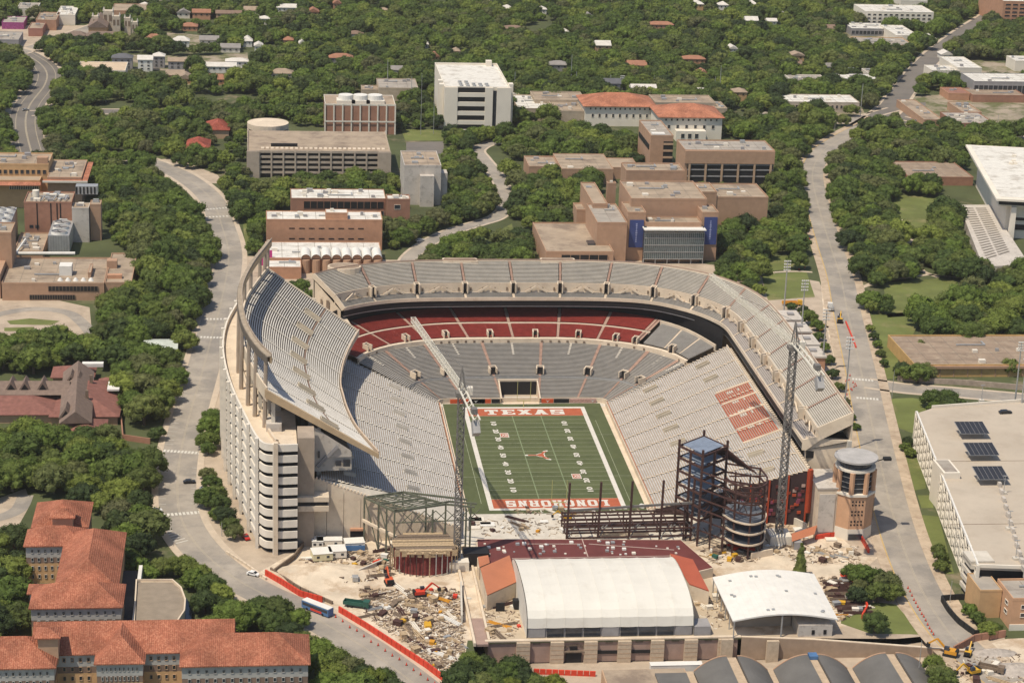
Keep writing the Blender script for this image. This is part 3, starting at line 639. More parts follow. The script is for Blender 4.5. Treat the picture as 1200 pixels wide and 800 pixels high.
# cream vomitory wall and club seats
cb = [(-88, 83), (-83, 99), (-66, 118), (-36, 131), (0, 133.5), (36, 131), (66, 118), (80, 101), (89, 76)]
CL = Surf(nb, cb, 16.9, 20.6)
wall(NL, 1.003, 0, 1, 14.4, 17.2, .5, cream, t)
U = CL.us(0, 1, 5)
skirt(CL, 0, .06, 16.9, 17.3, 0, 1, cream, t, 'walkway')
rr = [0]+[ufor(CL, q, .3) for q in (444, 490, 543, 599, 654, 704, 750)]+[.81]
for i in range(8):
    rows(CL, rr[i]+.004, rr[i+1]-.004, .05, .46, 17.3, 18.7, 17, (redtread, redseat), t)
    rows(CL, rr[i]+.004, rr[i+1]-.004, .53, .98, 19.0, 20.6, 18, (redtread, redseat), t)
for i in range(9):
    for a, b, za, zb in ((.05, .46, 17.3, 18.7), (.53, .98, 19.0, 20.6)): aisle(CL, rr[i], a, b, za, zb, t, w=1.2, mat=aisleM, n=12)
for i in range(8):
    um = (rr[i]+rr[i+1])/2; aisle(CL, um, .05, .46, 17.3, 18.7, t, w=.9, n=12)
skirt(CL, .46, .53, 18.8, 18.9, 0, .815, cream, t, 'cross_walkway'); wall(CL, .465, 0, .815, 18.2, 19.3, .2, cream, t, 'cross_wall')
for i in range(8): vom(CL, (rr[i]+rr[i+1])/2, .10, 17.0, t, w=1.5, h=3.0)
for a, b in ((.825, .88), (.885, .94), (.945, .995)): rows(CL, a, b, .1, .8, 17.4, 20.6, 24, (treadG, benchG), t)
for c_ in (.8825, .9425): aisle(CL, c_, .1, .8, 17.4, 20.6, t, w=.9, mat=cream, n=20)
wall(CL, .82, .82, 1, 19, 22, .5, cream, t); vom(CL, .912, .1, 17.2, t, h=3)
for u in [i/40 for i in range(41)]:     # small dark openings and stair ramps along the cream wall
    if random.random() < .7:
        p = NL.P(u, 1.0, 0); n_ = (NL.P(u, .9)-NL.P(u, 1)); n_.z = 0; n_.normalize()
        q = p+n_*.32; s = Vector((-n_.y, n_.x, 0)); MB().bar(q-s*.5+Vector((0, 0, 16)), q+s*.5+Vector((0, 0, 16)), .12, .9).build('wall_opening', woodD, parent=t)
# --- north and east upper deck
t = UT = thing('upper_deck', 'long pale upper deck wrapping the northern and eastern sides of the bowl', 'grandstand', (0, 130, 0))
uf = [(-75, 104.3), (-66.5, 110.2), (-56, 115), (-42, 118), (-16, 119.3), (11, 119.6), (38, 119.2), (56, 116.8), (68, 111.5), (79, 101), (86, 90), (90, 78), (90.5, 62), (90.5, 19), (90.5, -19), (90.5, -61.8)]
ub = [(-88.2, 114.2), (-77, 124), (-61, 131.5), (-44, 135.8), (-17, 137.8), (11, 138.2), (43, 136.8), (62, 133.2), (77, 126.5), (90.5, 115.5), (99, 103), (104.5, 89), (108, 68), (108.6, 24), (108.4, -17), (107.6, -67)]
UD = Surf(uf, ub, 28.8, 41.3)
secs = [0]; L_ = 0
nS = 16
secs = [i/nS for i in range(nS+1)]
for i in range(nS):
    a, b = secs[i]+.0022, secs[i+1]-.0022
    rows(UD, a, b, .02, .27, 28.9, 30.7, 6, (treadG, benchG) if i < 9 else (treadG, M('mauve_bench', (.40, .36, .34), .6)), t)
    rows(UD, a, b, .31, .985, 34.2, 41.3, 17, (M('brown_tread', (.31, .27, .215)), M('pale_grey_bench', (.58, .54, .475), .55, amt=.1)), t)
for u in secs:
    u = min(max(u, .002), .998); aisle(UD, u, .31, .985, 34.2, 41.3, t, w=1.0, n=17); aisle(UD, u, .02, .27, 28.9, 30.7, t, w=1.2, n=6, mat=cream)
wall(UD, .295, 0, 1, 30.4, 34.9, .45, cream, t, 'vomitory_wall', step=4)
skirt(UD, .27, .30, 30.8, 30.8, 0, 1, cream, t, 'walkway')
for k, u in enumerate(secs[1:-1]): vom(UD, u, .29, 30.9, t, w=1.6, h=4.4)
for k in range(64):                                        # small wall openings and the diagonal stair cheeks
    u = (k+.5)/64; p = UD.P(u, .285, 32.2); n_ = (UD.P(u, .1)-UD.P(u, .3)); n_.z = 0; n_.normalize(); s = Vector((-n_.y, n_.x, 0))
    MB().bar(p+n_*.3-s*.35, p+n_*.3+s*.35, .2, 1.5).build('wall_opening', woodD, parent=t)
    if k % 4 in (1, 2):
        sg = 1 if k % 4 == 1 else -1
        MB().bar(p+n_*.9-s*2.2*sg+Vector((0, 0, -1.2)), p+n_*.9+s*2.2*sg+Vector((0, 0, 1.2)), .5, .9).build('stair_cheek', cream, parent=t)
wall(UD, .005, 0, 1, 28.2, 29.7, .45, cream, t, 'front_rim', step=3)
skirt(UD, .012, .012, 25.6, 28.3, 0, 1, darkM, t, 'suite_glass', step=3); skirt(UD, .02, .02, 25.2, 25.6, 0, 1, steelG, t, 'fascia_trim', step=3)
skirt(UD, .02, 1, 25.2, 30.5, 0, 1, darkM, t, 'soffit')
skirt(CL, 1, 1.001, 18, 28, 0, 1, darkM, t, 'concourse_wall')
wall(UD, 1.0, 0, 1, 30, 42.2, .5, cream, t, 'back_parapet', step=4)
wall(UD, .985, 0, 1, 42.1, 42.4, .18, aisleM, t, 'back_rail', step=4)
skirt(UD, .98, .98, 0, 30, 0, 1, cream, t, 'outer_wall')
for k in range(33):
    u = k/32; p = UD.P(u, .97, 0); MB().bar((p.x, p.y, 0), (p.x, p.y, 31), 1.6).build('buttress', conc, parent=t)
# south-east end wall of the deck
p0, p1 = UD.P(1, 0), UD.P(1, 1)
m = MB(); z = [(0, 25.4), (0, 29.6), (.3, 31.3), (.3, 35), (1, 42.3), (1, 37.5), (.35, 30), (.08, 25.4)]
f_ = [p0.lerp(p1, a)+Vector((0, -.3, 0)) for a, _ in z]; b_ = [q+Vector((0, .7, 0)) for q in f_]
for q, (a, zz) in zip(f_, z): q.z = zz
for q, (a, zz) in zip(b_, z): q.z = zz
m.q(f_); m.q(b_[::-1])
for i in range(8): m.q([f_[i], b_[i], b_[(i+1) % 8], f_[(i+1) % 8]])
m.build('end_beam', cream, parent=t)
MB().prism([(92, -62), (107, -66), (107, -64), (92, -60)], 0, 30.5).build('end_wall', cream, parent=t)
MB().box(92.1, 96.5, -62.8, -61, 22.5, 25.3).build('end_opening', darkM, parent=t)
MB().box(93.5, 99, -64, -62.6, 14.5, 18).build('end_opening', darkM, parent=t)
MB().box(90.3, 92.3, -74, 74, 21, 21.5).build('concourse_floor', darkM, parent=t)
# north-west end of the deck
q0, q1 = UD.P(0, 0), UD.P(0, 1)
m = MB()
for (a, za), (b, zb) in (((0, 29.7), (.3, 34.6)), ((.3, 34.6), (1, 42.4))):
    A = q0.lerp(q1, a); B = q0.lerp(q1, b); A.z = za-.9; B.z = zb-.9; m.bar(A, B, .8, 2.2)
m.build('end_beam', cream, parent=t)
m = MB(); A = q0.lerp(q1, .1); B = q0.lerp(q1, .95); m.q([(A.x, A.y, 0), (B.x, B.y, 0), (B.x, B.y, 39), (A.x, A.y, 28)]); m.build('end_wall', cream, parent=t)
for a, b in ((.45, .55), (.68, .74)):
    A = q0.lerp(q1, a)+Vector((-.3, -.3, 0)); B = q0.lerp(q1, b)+Vector((-.3, -.3, 0)); m = MB(); m.q([(A.x, A.y, 27), (B.x, B.y, 27), (B.x, B.y, 31.5), (A.x, A.y, 31.5)]); m.build('end_opening', woodD, parent=t)
MB().prism([(-90, 84), (-72, 97), (-74, 110), (-92, 128), (-112, 120), (-106, 90)], 0, 24).build('corner_concourse', cream, parent=t)
# semicircular stair towers behind the deck
for (x, y, nm) in ((-74, 128, 1), (-21, 138.5, 1), (24, 139, 1), (70, 132, 2), (100, 116, 2), (87, 126, 2)):
    m = MB(); P = [(x+7.5*math.cos(a), y+5.5*math.sin(a)) for a in [math.pi*2*i/20 for i in range(20)]]
    if nm == 1 and x > -60: P = [(x-8, y-2), (x+8, y-2), (x+8, y+2.5), (x+7, y+3.5), (x-7, y+3.5), (x-8, y+2.5)]
    hh = 41.8 if nm == 1 else 30 if x < 100 else 30
    m.prism(P, 0, hh); o = m.build('stair_tower', cream if nm == 1 else conc, parent=UT)
    c = sum(p[0] for p in P)/len(P), sum(p[1] for p in P)/len(P)
    MB().prism([(c[0]+(p[0]-c[0])*.9, c[1]+(p[1]-c[1])*.85) for p in P], hh, hh+.12).build('roof', roofB if nm == 1 else M('pink_grey_roof', (.42, .33, .29)), parent=o)
# --- west upper deck
t = WD = thing('upper_deck', 'steep curved western upper deck bowed outward on concrete columns', 'grandstand', (-100, 0, 0))
def yb(y): return y/74.
wf = [(-69.8, 72), (-74.6, 50), (-78.3, 27), (-80, 5), (-79.5, -10), (-78.4, -26), (-75.6, -46), (-69, -72)]
wb = [(-108.2, 76.5), (-112.6, 57), (-117, 33), (-118.6, 8), (-118.4, -8), (-117.4, -28), (-113.8, -55), (-109.2, -76.5)]
WU = Surf(wf, wb, 28.8, 55)
nW = 46
bw = M('pale_grey_bench', (0, 0, 0)); btr = M('dark_brown_tread', (.12, .10, .085)); bWU = M('bright_bench', (.58, .55, .50), .6, scale=.4, amt=.15)
for i in range(8):
    a, b = cuts[i]+.0025, cuts[i+1]-.0025
    rows(WU, a, b, 0.01, .36, 28.9, 38.3, 17, (M('brown_tread', (0,)*3), bWU), t); rows(WU, a, b, .375, .99, 38.7, 54.8, 29, (btr, bWU), t)
for c_ in cuts:
    c_ = min(max(c_, .003), .997); aisle(WU, c_, .01, .36, 28.9, 38.3, t, w=.8, mat=conc, n=17); aisle(WU, c_, .375, .99, 38.7, 54.8, t, w=.8, n=29, mat=conc)
skirt(WU, .36, .375, 38.5, 38.7, 0, 1, M('brown_walk', (.25, .165, .12)), t, 'cross_aisle')
for i in range(8): slot(WU, (cuts[i]+cuts[i+1])/2+.045, .425, 28.8+26.2*.43, t, L=7.5, w=2.6)
m = MB(); 
wall(WU, 0, 0, 1, 27.6, 30.1, .5, M('cream_lip', (.56, .44, .33)), t, 'front_rim', step=3)
wall(WU, 1.0, 0, 1, 51, 56.3, .6, cream, t, 'back_parapet', step=4)
def slab(u, w_, dep, name, mat, over=.6):
    A, B = WU.P(u, 0), WU.P(u, 1.02); m = MB(); o = Vector((0, w_, 0))
    F = [A+Vector((0, 0, over)), B+Vector((0, 0, over)), B-Vector((0, 0, dep)), A-Vector((0, 0, dep*.45))]
    K = [q+o for q in F]; m.q(F); m.q(K[::-1])
    for i in range(4): m.q([F[i], K[i], K[(i+1) % 4], F[(i+1) % 4]])
    m.build(name, mat, parent=t)
slab(1, -1.2, 2.6, 'end_beam', M('ochre_concrete', (.52, .38, .23), scale=.3, amt=.12)); slab(0, 1.2, 2.2, 'end_beam', cream)
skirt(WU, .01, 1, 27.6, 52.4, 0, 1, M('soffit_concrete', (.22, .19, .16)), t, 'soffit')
for k in range(13):     # raking support frames under the deck
    u = .02+.96*k/12; A = WU.P(u, .52); B = WU.P(u, .93)
    MB().bar((A.x, A.y, 0), (A.x, A.y, A.z-3), 1.4, 2.2).build('column', conc, parent=t)
    MB().bar((B.x, B.y, 0), (B.x, B.y, B.z-3), 1.4, 2.2).build('column', conc, parent=t)
# club box hanging under the deck, with a brace
P_ = [(-93, -74.8), (-78.8, -73.5), (-82.5, -50), (-85, -20), (-85.5, 10), (-84, 45), (-78, 66), (-92, 68), (-98, 10), (-97, -40)]
MB().prism(P_, 23.6, 29).build('club_level', greyst, parent=t)
MB().prism([(-92.8, -74.4), (-78.8, -73.2), (-84, -40), (-95, -40)], 29, 30.5).build('club_level', greyst, parent=t)
m = MB(); m.q([(-93, -74.85, 29), (-79.2, -74.4, 29), (-79.2, -74.4, 31.5), (-93, -74.85, 41)]); m.build('gable_wall', greyst, parent=t)
MB().bar((-91.3, -75.1, 25.5), (-84, -75.1, 33.5), .5, 1.3).build('brace', greyW, parent=t)
for x0, x1, z0, z1 in ((-84.6, -82.6, 25.8, 27.8), (-81.9, -79.4, 25.6, 28.2), (-91, -90.3, 29, 31.5)): MB().box(x0, x1, -75.3, -74.8, z0, z1).build('window', darkglass, parent=t)
MB().box(-98.5, -92.6, -88, -76, 0, 41.5).build('stair_shaft', M('brown_grey_concrete', (.36, .29, .225), scale=.25), parent=t)
MB().box(-98.5, -87.4, -89.5, -84.3, 14.2, 16.2).box(-98.5, -87.4, -89.5, -84.3, 17.8, 19.6).build('footbridge', cream, parent=t)
MB().box(-98, -87.8, -89, -84.6, 16.2, 17.8).build('opening', darkM, parent=t)
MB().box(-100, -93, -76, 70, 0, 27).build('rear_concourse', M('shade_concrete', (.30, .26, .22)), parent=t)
# --- arched roof beam over the back of the western deck
t = thing('arched_beam', 'arched tan beam on tall columns behind the western deck', 'roof beam', (-115, 0, 0))
ak = smooth([(-107.5, 80, 0), (-110, 68, 0), (-115.5, 41, 0), (-119.3, 8, 0), (-117.9, -30, 0), (-113.4, -57, 0), (-108.3, -74, 0)], 8); ak = [tuple(p[:2]) for p in ak]
MB().path(ak, 1.6, 66.8, 67.2).build('beam_top', M('weathered_beam', (.34, .28, .21), scale=.5, amt=.25), parent=t)
MB().path(ak, .7, 64.4, 66.75, side=-.6).build('beam_face', M('ochre_concrete', (0, 0, 0)), parent=t)
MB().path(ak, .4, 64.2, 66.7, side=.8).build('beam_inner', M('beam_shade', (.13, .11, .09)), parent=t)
MB().path(ak, .3, 67.3, 68.0, side=-.9).build('edge_rail', M('brown_grey_concrete', (0, 0, 0)), parent=t)
for k in range(11):
    i = int(2+k*4.4); p = offs(ak, .3)[i]; top = 66.7
    MB().cone((p[0]-1.2, p[1], 0), (p[0], p[1], top), 1.05, .7, 6).build('column', M('brown_grey_concrete', (0, 0, 0)), parent=t)
# --- spiral ramp tower
t = thing('ramp_tower', 'ten storey cream ramp tower with stacked spandrels and vertical fins', 'ramp tower', (-112, -40, 0))
rk = smooth([(-98.6, -93.4, 0), (-106.5, -93.4, 0), (-112, -88, 0), (-118, -57, 0), (-122.6, -28, 0), (-125.4, 0, 0), (-126.2, 25, 0), (-124.8, 50, 0), (-121, 75, 0)], 8); rk = [tuple(p[:2]) for p in rk]
inner = offs(rk, 1.3)
cx_ = inner+[(-100, 75), (-98.7, -90)]
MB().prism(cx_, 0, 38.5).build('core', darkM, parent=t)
MB().prism(offs(rk, .5)+[(-100, 75), (-98.7, -91)], 38.6, 39.4).build('roof_deck', cream, parent=t)
seg = [rk[2:9], rk[8:17]]+[rk[i:i+5] for i in range(16, len(rk)-4, 4)]
sgm = [rk[0:9], rk[8:17]]+[rk[i:i+5] for i in range(16, 64, 4)]
for si, P in enumerate(sgm):
    if len(P) < 2: continue
    for k in range(10):
        z = .6+k*4.1; lift = .9 if si % 2 else 0
        m = MB().path(P, .7, z+1.25, z+3.85); m.build('spandrel', M('pale_concrete', (.70, .64, .55), scale=.3, amt=.08), parent=t)
for i in [0, 8, 16]+list(range(20, 65, 4)):
    p = rk[i]; q = offs(rk, -.9)[i]
    if i == 0: continue
    MB().bar((q[0], q[1], 0), (q[0], q[1], 41.8), 1.1, 1.6).build('fin', M('pale_concrete', (0,)*3), parent=t)
q = rk[7]; MB().bar((-106.2, -94.6, 0), (-106.2, -94.6, 42.4), 1.5, 1.5).build('fin', whiteM if 0 else cream, parent=t)
m = MB(); m.path(offs(rk, 6)[12:60], .8, 39.4, 40.8); m.build('roof_parapet', cream, parent=t)
for k, (x, y, h) in enumerate(((-107, -50, 4.5), (-106.5, -30, 5.5), (-107, -72, 3), (-110, 0, 4))):
    MB().box(x-2.5, x+3, y-4, y+4, 39.4, 39.4+h).build('roof_unit', random.choice([cream, greyst]), parent=t)
# --- octagonal brick tower with a round roof
t = thing('brick_tower', 'octagonal tan brick tower with a flat round grey roof and tall windows', 'tower', tuple(G(995.5, 624)))
q_ = G(995.5, 624); cx, cy = q_.x, q_.y; r = 7.6; zk = .93
def ngon(r, n=8, a0=22.5, c=(cx, cy)): return [(c[0]+r*math.cos(R(a0+i*360/n)), c[1]+r*math.sin(R(a0+i*360/n))) for i in range(n)]
MB().prism(ngon(r+.15), 0, 4.4).build('stone_base', stucco, parent=t)
MB().prism(ngon(r), 4.4, 17.2).build('brick_shaft', M('tower_brick', (.53, .315, .19), scale=.3, amt=.1), parent=t)
MB().prism(ngon(r+.5), 17.2, 18.1).build('stone_band', stucco, parent=t)
MB().prism(ngon(r-1.2), 18.1, 26.4).build('glass_drum', darkglass, parent=t)
for i, (x, y) in enumerate(ngon(r-.6, 8, 22.5)): MB().cone((x, y, 18.1), (x, y, 26.4), 1.0, 1.0, 8).build('brick_pier', M('tower_brick', (0,)*3), parent=t)
for i in range(8):
    a = R(i*45); m = MB()
    for z in (20, 22, 24): 
        p = Vector((cx+6.2*math.cos(a), cy+6.2*math.sin(a), z)); s = Vector((-math.sin(a), math.cos(a), 0)); m.bar(p-s*2.0, p+s*2.0, .16)
    m.build('mullions', steelG, parent=t)
MB().prism(ngon(r-.2, 32), 26.4, 27.3).build('stone_band', stucco, parent=t)
MB().prism(ngon(r-1.8, 32), 27.3, 30).build('glass_drum', darkglass, parent=t)
MB().prism(ngon(r+.4, 40), 30, 30.7).build('roof', M('grey_disc_roof', (.40, .38, .36), scale=.3), parent=t)
for row in range(8):
    if row in (2, 5): continue
    for c in range(4):
        x = cx-1.9+c*1.25; z = 6.2+row*1.3
        MB().box(x-.3, x+.3, cy-7.12, cy-6.9, z-.3, z+.3).build('brick_vent', darkM, parent=t)
MB().box(cx-2.6, cx+2.6, cy-7.4, cy-7.0, .4, 2.6).build('doors', darkglass, parent=t)
MB().bar((cx+6.5, cy-1, 28.5), (cx+10.5, cy-1, 29.8), .3).box(cx+10, cx+12.8, cy-2, cy, 29.3, 30.3).build('sign_arm', blackM, parent=t)
t2 = thing('entrance_building', 'low cream entrance building between the brick tower and the eastern deck', 'building', (94, -72, 0))
MB().prism([(91.5, -85), (99, -85), (101, -66), (92, -66)], 0, 19).build('wall', cream, parent=t2); MB().box(92.2, 98.2, -85.4, -85.05, 2, 17).build('panel', greyst, parent=t2)
MB().prism([(91.2, -85.3), (99.3, -85.3), (101.3, -66), (91.8, -66)], 19, 19.5).build('roof', greyst, parent=t2)
t2 = thing('gatehouse', 'small brick gatehouse with cream pyramid caps beside the tower', 'building', (115, -60, 0))
for (x, y) in ((110, -56), (116, -56), (111, -66), (117, -66)):
    MB().box(x-1.6, x+1.6, y-1.6, y+1.6, 0, 12).build('brick_pier', brickT, parent=t2); MB().cone((x, y, 12), (x, y, 15.5), 2.6, .2, 4).build('cap', stucco, parent=t2)
MB().box(110, 117, -65.5, -56.5, 6, 9.5).build('wall', cream, parent=t2); MB().box(111.5, 115, -67, -66.5, 3, 6).build('opening', darkM, parent=t2)
# stepped brick service blocks behind the east stand
for k, (u, v) in enumerate(((915, 372), (925, 386), (934, 401), (941, 415))):
    p = G(u, v, 8); t2 = thing('service_block', 'flat roofed brick service block, %s of the row of four behind the eastern stand' % ['farthest', 'second farthest', 'third farthest', 'nearest'][k], 'building', (p.x, p.y, 0), 'brick service blocks')
    MB().box(p.x-4, p.x+9.5, p.y-4, p.y+10, 0, 7.6).build('wall', brickO, parent=t2); MB().box(p.x-4.5, p.x+10, p.y-4.5, p.y+10.5, 7.6, 8.4).build('roof', greyst, parent=t2)
    MB().box(p.x+4, p.x+7, p.y+2, p.y+5, 8.4, 9.3).build('roof_unit', greyW, parent=t2)
FOOT.append((108, 150, 40, 160, 0))
# ------------------------------------------------------------------ buildings
def windows(par, x0, x1, y, z0, z1, nc, nr, fw=.5, fh=.5, side='S', frame=None, glass=None, name='window'):
    "nc x nr recessed windows on one face; side S: face at y, W/E: face at x=y and x0..x1 run along y"
    W = (x1-x0)/nc; H = (z1-z0)/nr; w_, h_ = W*fw, H*fh; frame = frame or stucco; glass = glass or darkglass
    b0 = Vector(BASE[par.name]); m = MB(); d = .22
    if side == 'S':
        m.box(-w_/2, w_/2, -d, 0, -h_/2-.12, -h_/2).box(-w_/2, w_/2, -d, 0, h_/2, h_/2+.12).box(-w_/2-.12, -w_/2, -d, 0, -h_/2-.12, h_/2+.12).box(w_/2, w_/2+.12, -d, 0, -h_/2-.12, h_/2+.12)
        m.q([(-w_/2, -.05, -h_/2), (w_/2, -.05, -h_/2), (w_/2, -.05, h_/2), (-w_/2, -.05, h_/2)], 1)
    else:
        s = -1 if side == 'W' else 1
        lo, hi = sorted((0, s*d))
        m.box(lo, hi, -w_/2, w_/2, -h_/2-.12, -h_/2).box(lo, hi, -w_/2, w_/2, h_/2, h_/2+.12).box(lo, hi, -w_/2-.12, -w_/2, -h_/2-.12, h_/2+.12).box(lo, hi, w_/2, w_/2+.12, -h_/2-.12, h_/2+.12)
        m.q([(s*.05, -w_/2, -h_/2), (s*.05, w_/2, -h_/2), (s*.05, w_/2, h_/2), (s*.05, -w_/2, h_/2)], 1)
    first = m.build(name, [frame, glass]); first.parent = par
    for i in range(nc):
        for j in range(nr):
            a = x0+W*(i+.5); z = z0+H*(j+.5)
            p = Vector((a, y, z)) if side == 'S' else Vector((y, a, z))
            o = first if i == j == 0 else first.copy()
            if o is not first: COL.objects.link(o)
            o.location = p-b0
    BASE[first.name] = tuple(b0)
def body(par, x0, x1, y0, y1, z0, z1, wm, rm, par_h=.8, pm=None, junk=0, nm=''):
    o = MB().box(x0, x1, y0, y1, z0, z1).build('wall', wm, parent=par)
    e = .3
    MB().box(x0+e, x1-e, y0+e, y1-e, z1, z1+.12).build('roof', rm, parent=par)
    if par_h:
        m = MB(); t_ = .35; X0, X1, Y0_, Y1 = x0-.06, x1+.06, y0-.06, y1+.06
        m.box(X0, X1, Y0_, Y0_+t_, z1-.3, z1+par_h); m.box(X0, X1, Y1-t_, Y1, z1-.3, z1+par_h); m.box(X0, X0+t_, Y0_+t_, Y1-t_, z1-.3, z1+par_h); m.box(X1-t_, X1, Y0_+t_, Y1-t_, z1-.3, z1+par_h)
        m.build('parapet', pm or wm, parent=par)
    if x1-x0 > 12 and y1-y0 > 8 and junk != 0:
        m = MB()
        for k in range(1, int((x1-x0)/9)+1): xx = x0+(x1-x0)*k/(int((x1-x0)/9)+1); m.box(xx-.09, xx+.09, y0+.6, y1-.6, z1+.12, z1+.16)
        for k in range(1, int((y1-y0)/10)+1): yy = y0+(y1-y0)*k/(int((y1-y0)/10)+1)+.05; m.box(x0+.6, x1-.6, yy-.09, yy+.09, z1+.161, z1+.19)
        m.build('roof_seam', M('roof_seam_dark', (.20, .17, .14)), parent=par, kind='stuff')
        m = MB(); a = x0+(x1-x0)*random.uniform(.15, .5); b = y0+(y1-y0)*random.uniform(.3, .7); l_ = min(14, (x1-x0)*.35); m.box(a, a+l_, b-.35, b+.35, z1+.3, z1+.9).box(a+l_-.7, a+l_, b+.36, min(y1-1, b+5), z1+.3, z1+.9); m.build('duct', steelG, parent=par)
    for _ in range(int(junk*1.5)):
        a = random.uniform(x0+3, x1-3) if x1-x0 > 7 else (x0+x1)/2; b = random.uniform(y0+3, y1-3) if y1-y0 > 7 else (y0+y1)/2; s = random.uniform(.7, 1.8)
        MB().box(a-s, a+s, b-s*.7, b+s*.7, z1+.12, z1+random.uniform(.8, 2)).build('roof_unit', random.choice([steelG, stucco, greyW]), parent=par)
def bb(name, label, u0, u1, vf, vb, vbase, wm, rm, cat='building', par=None, z0=0, h=None, par_h=.8, pm=None, junk=3, wins=(), foot=True, ub=None, group=None):
    "axis-aligned block: front roof edge from u0 to u1 at row vf, back roof edge row vb, ground line row vbase"
    if h is None: h = z0+HT(u0, vbase, vf) if z0 == 0 else h
    a = G(u0, vf, h); b = G(u1, vf, h); c = G(ub if ub else u0+(u0-369)*(vb-vf)/(vf+294), vb, h)
    x0, x1, y0, y1 = a.x, b.x, a.y, max(c.y, a.y+4)
    p = par or thing(name, label, cat, ((x0+x1)/2, (y0+y1)/2, 0), group)
    body(p, x0, x1, y0, y1, z0, h, wm, rm, par_h, pm, junk)
    for w_ in wins:
        sd, nc, nr, fa, fb, za, zb, fw, fh = w_[:9]
        if sd == 'S': windows(p, x0+(x1-x0)*fa, x0+(x1-x0)*fb, y0, z0+(h-z0)*za, z0+(h-z0)*zb, nc, nr, fw, fh, frame=wm)
        else: windows(p, y0+(y1-y0)*fa, y0+(y1-y0)*fb, x0 if sd == 'W' else x1, z0+(h-z0)*za, z0+(h-z0)*zb, nc, nr, fw, fh, side=sd, frame=wm)
    if foot: FOOT.append((x0-1, x1+1, y0-1, y1+1, h))
    return p, (x0, x1, y0, y1, h)
def band(par, x0, x1, y, z0, z1, n=8, mat=None, fr=None, side='S'):
    m = MB(); f = MB()
    if side == 'S':
        m.box(x0, x1, y-.12, y+.1, z0, z1)
        for i in range(n+1): x = x0+(x1-x0)*i/n; f.box(x-.12, x+.12, y-.3, y+.1, z0, z1)
    else:
        m.box(y-.12, y+.12, x0, x1, z0, z1)
        for i in range(n+1): x = x0+(x1-x0)*i/n; f.box(y-.3, y+.3, x-.12, x+.12, z0, z1)
    o = m.build('window_band', mat or darkglass, parent=par); f.build('mullion', fr or steelG, parent=o)
def hip(par, x0, x1, y0, y1, z, rise, mat, axis=None, gable=False, ov=.8):
    x0 -= ov; x1 += ov; y0 -= ov; y1 += ov; w_, d_ = x1-x0, y1-y0; ax = axis or ('x' if w_ >= d_ else 'y'); m = MB(); n = 0
    i_ = 0 if gable else min(w_, d_)/2*.98
    if ax == 'x': r1, r2 = (x0+i_, (y0+y1)/2, z+rise), (x1-i_, (y0+y1)/2, z+rise)
    else: r1, r2 = ((x0+x1)/2, y0+i_, z+rise), ((x0+x1)/2, y1-i_, z+rise)
    A, B, C_, D = (x0, y0, z), (x1, y0, z), (x1, y1, z), (x0, y1, z)
    if ax == 'x': m.q([A, B, r2, r1]); m.q([C_, D, r1, r2]); m.q([D, A, r1]); m.q([B, C_, r2])
    else: m.q([A, B, r1]); m.q([C_, D, r2]); m.q([B, C_, r2, r1]); m.q([D, A, r1, r2])
    m.box(x0, x1, y0, y1, z-.35, z-.01)
    return m.build('roof', mat, parent=par)
def garage(par, x0, x1, y0, y1, h, lv, bays, mat, side='S', sp=.45, inset=1.):
    "open parking structure: slabs, spandrels and columns round a dark core"
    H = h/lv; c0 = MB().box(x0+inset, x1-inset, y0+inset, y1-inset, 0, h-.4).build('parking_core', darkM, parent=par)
    for k in range(lv):
        z = (k+1)*H
        MB().box(x0, x1, y0, y1, z-.45, z-.05 if k < lv-1 else z).build('floor_slab', mat, parent=par)
        for (a, b, c, d) in ((x0-.15, x1+.15, y0-.15, y0+.15), (x0-.15, x0+.15, y0+.2, y1-.2), (x1-.15, x1+.15, y0+.2, y1-.2)):
            MB().box(a, b, c, d, z-.5, z-.5+H*sp).build('spandrel', mat, parent=par)
    for i in range(bays+1):
        x = x0+(x1-x0)*i/bays; MB().box(x-.5, x+.5, y0-.6, y0-.16, 0, h+.3).build('column', mat, parent=par)
random.seed(3)
# --- central white tower
p, q = bb('office_block', 'tall white stone block with deep dark window bays beyond the brick utility plant', 521, 597, 104, 76, 152, travert, roofW, junk=0, par_h=1.6, ub=513)
x0, x1, y0, y1, h = q; W_ = x1-x0
for a, b in ((0, .2), (.62, .74), (.8, 1.02)): MB().box(x0+W_*a, x0+W_*b, y0-1.6, y0-.1, 0, h+1.2).build('stone_pier', travert, parent=p)
for k in range(6): MB().box(x0+W_*.2, x0+W_*.62, y0-1.3, y0-.05, h-5.2-k*6.2, h-2.4-k*6.2).build('spandrel', travert, parent=p); MB().box(x0+W_*.2, x0+W_*.62, y0-.3, y0-.05, h-2.35-k*6.2, h+.9-k*6.2).build('window_band', darkM, parent=p)
MB().box(x0+W_*.74, x0+W_*.8, y0-.5, y0-.05, 0, h-1).build('window_slot', darkglass, parent=p)
MB().box(x0-3, x0-.1, y0+4, y0+9, 0, h+2).box(x0-3, x0-.1, y0+14, y0+19, 0, h+2.6).box(x1+.1, x1+3, y0+6, y0+11, 0, h+2.4).build('stone_pier', travert, parent=p)
MB().box(x1-8, x1-4, y1-5, y1-.5, h, h+4).build('roof_stair', travert, parent=p)
for k in range(12): a, b = x0+W_*(.25+.1*(k % 5)+.02), y0+6+7*(k//5); MB().cone((a, b, h), (a, b, h+1.4), 1.3, 1.3, 10).build('roof_vent', steelG, parent=p)
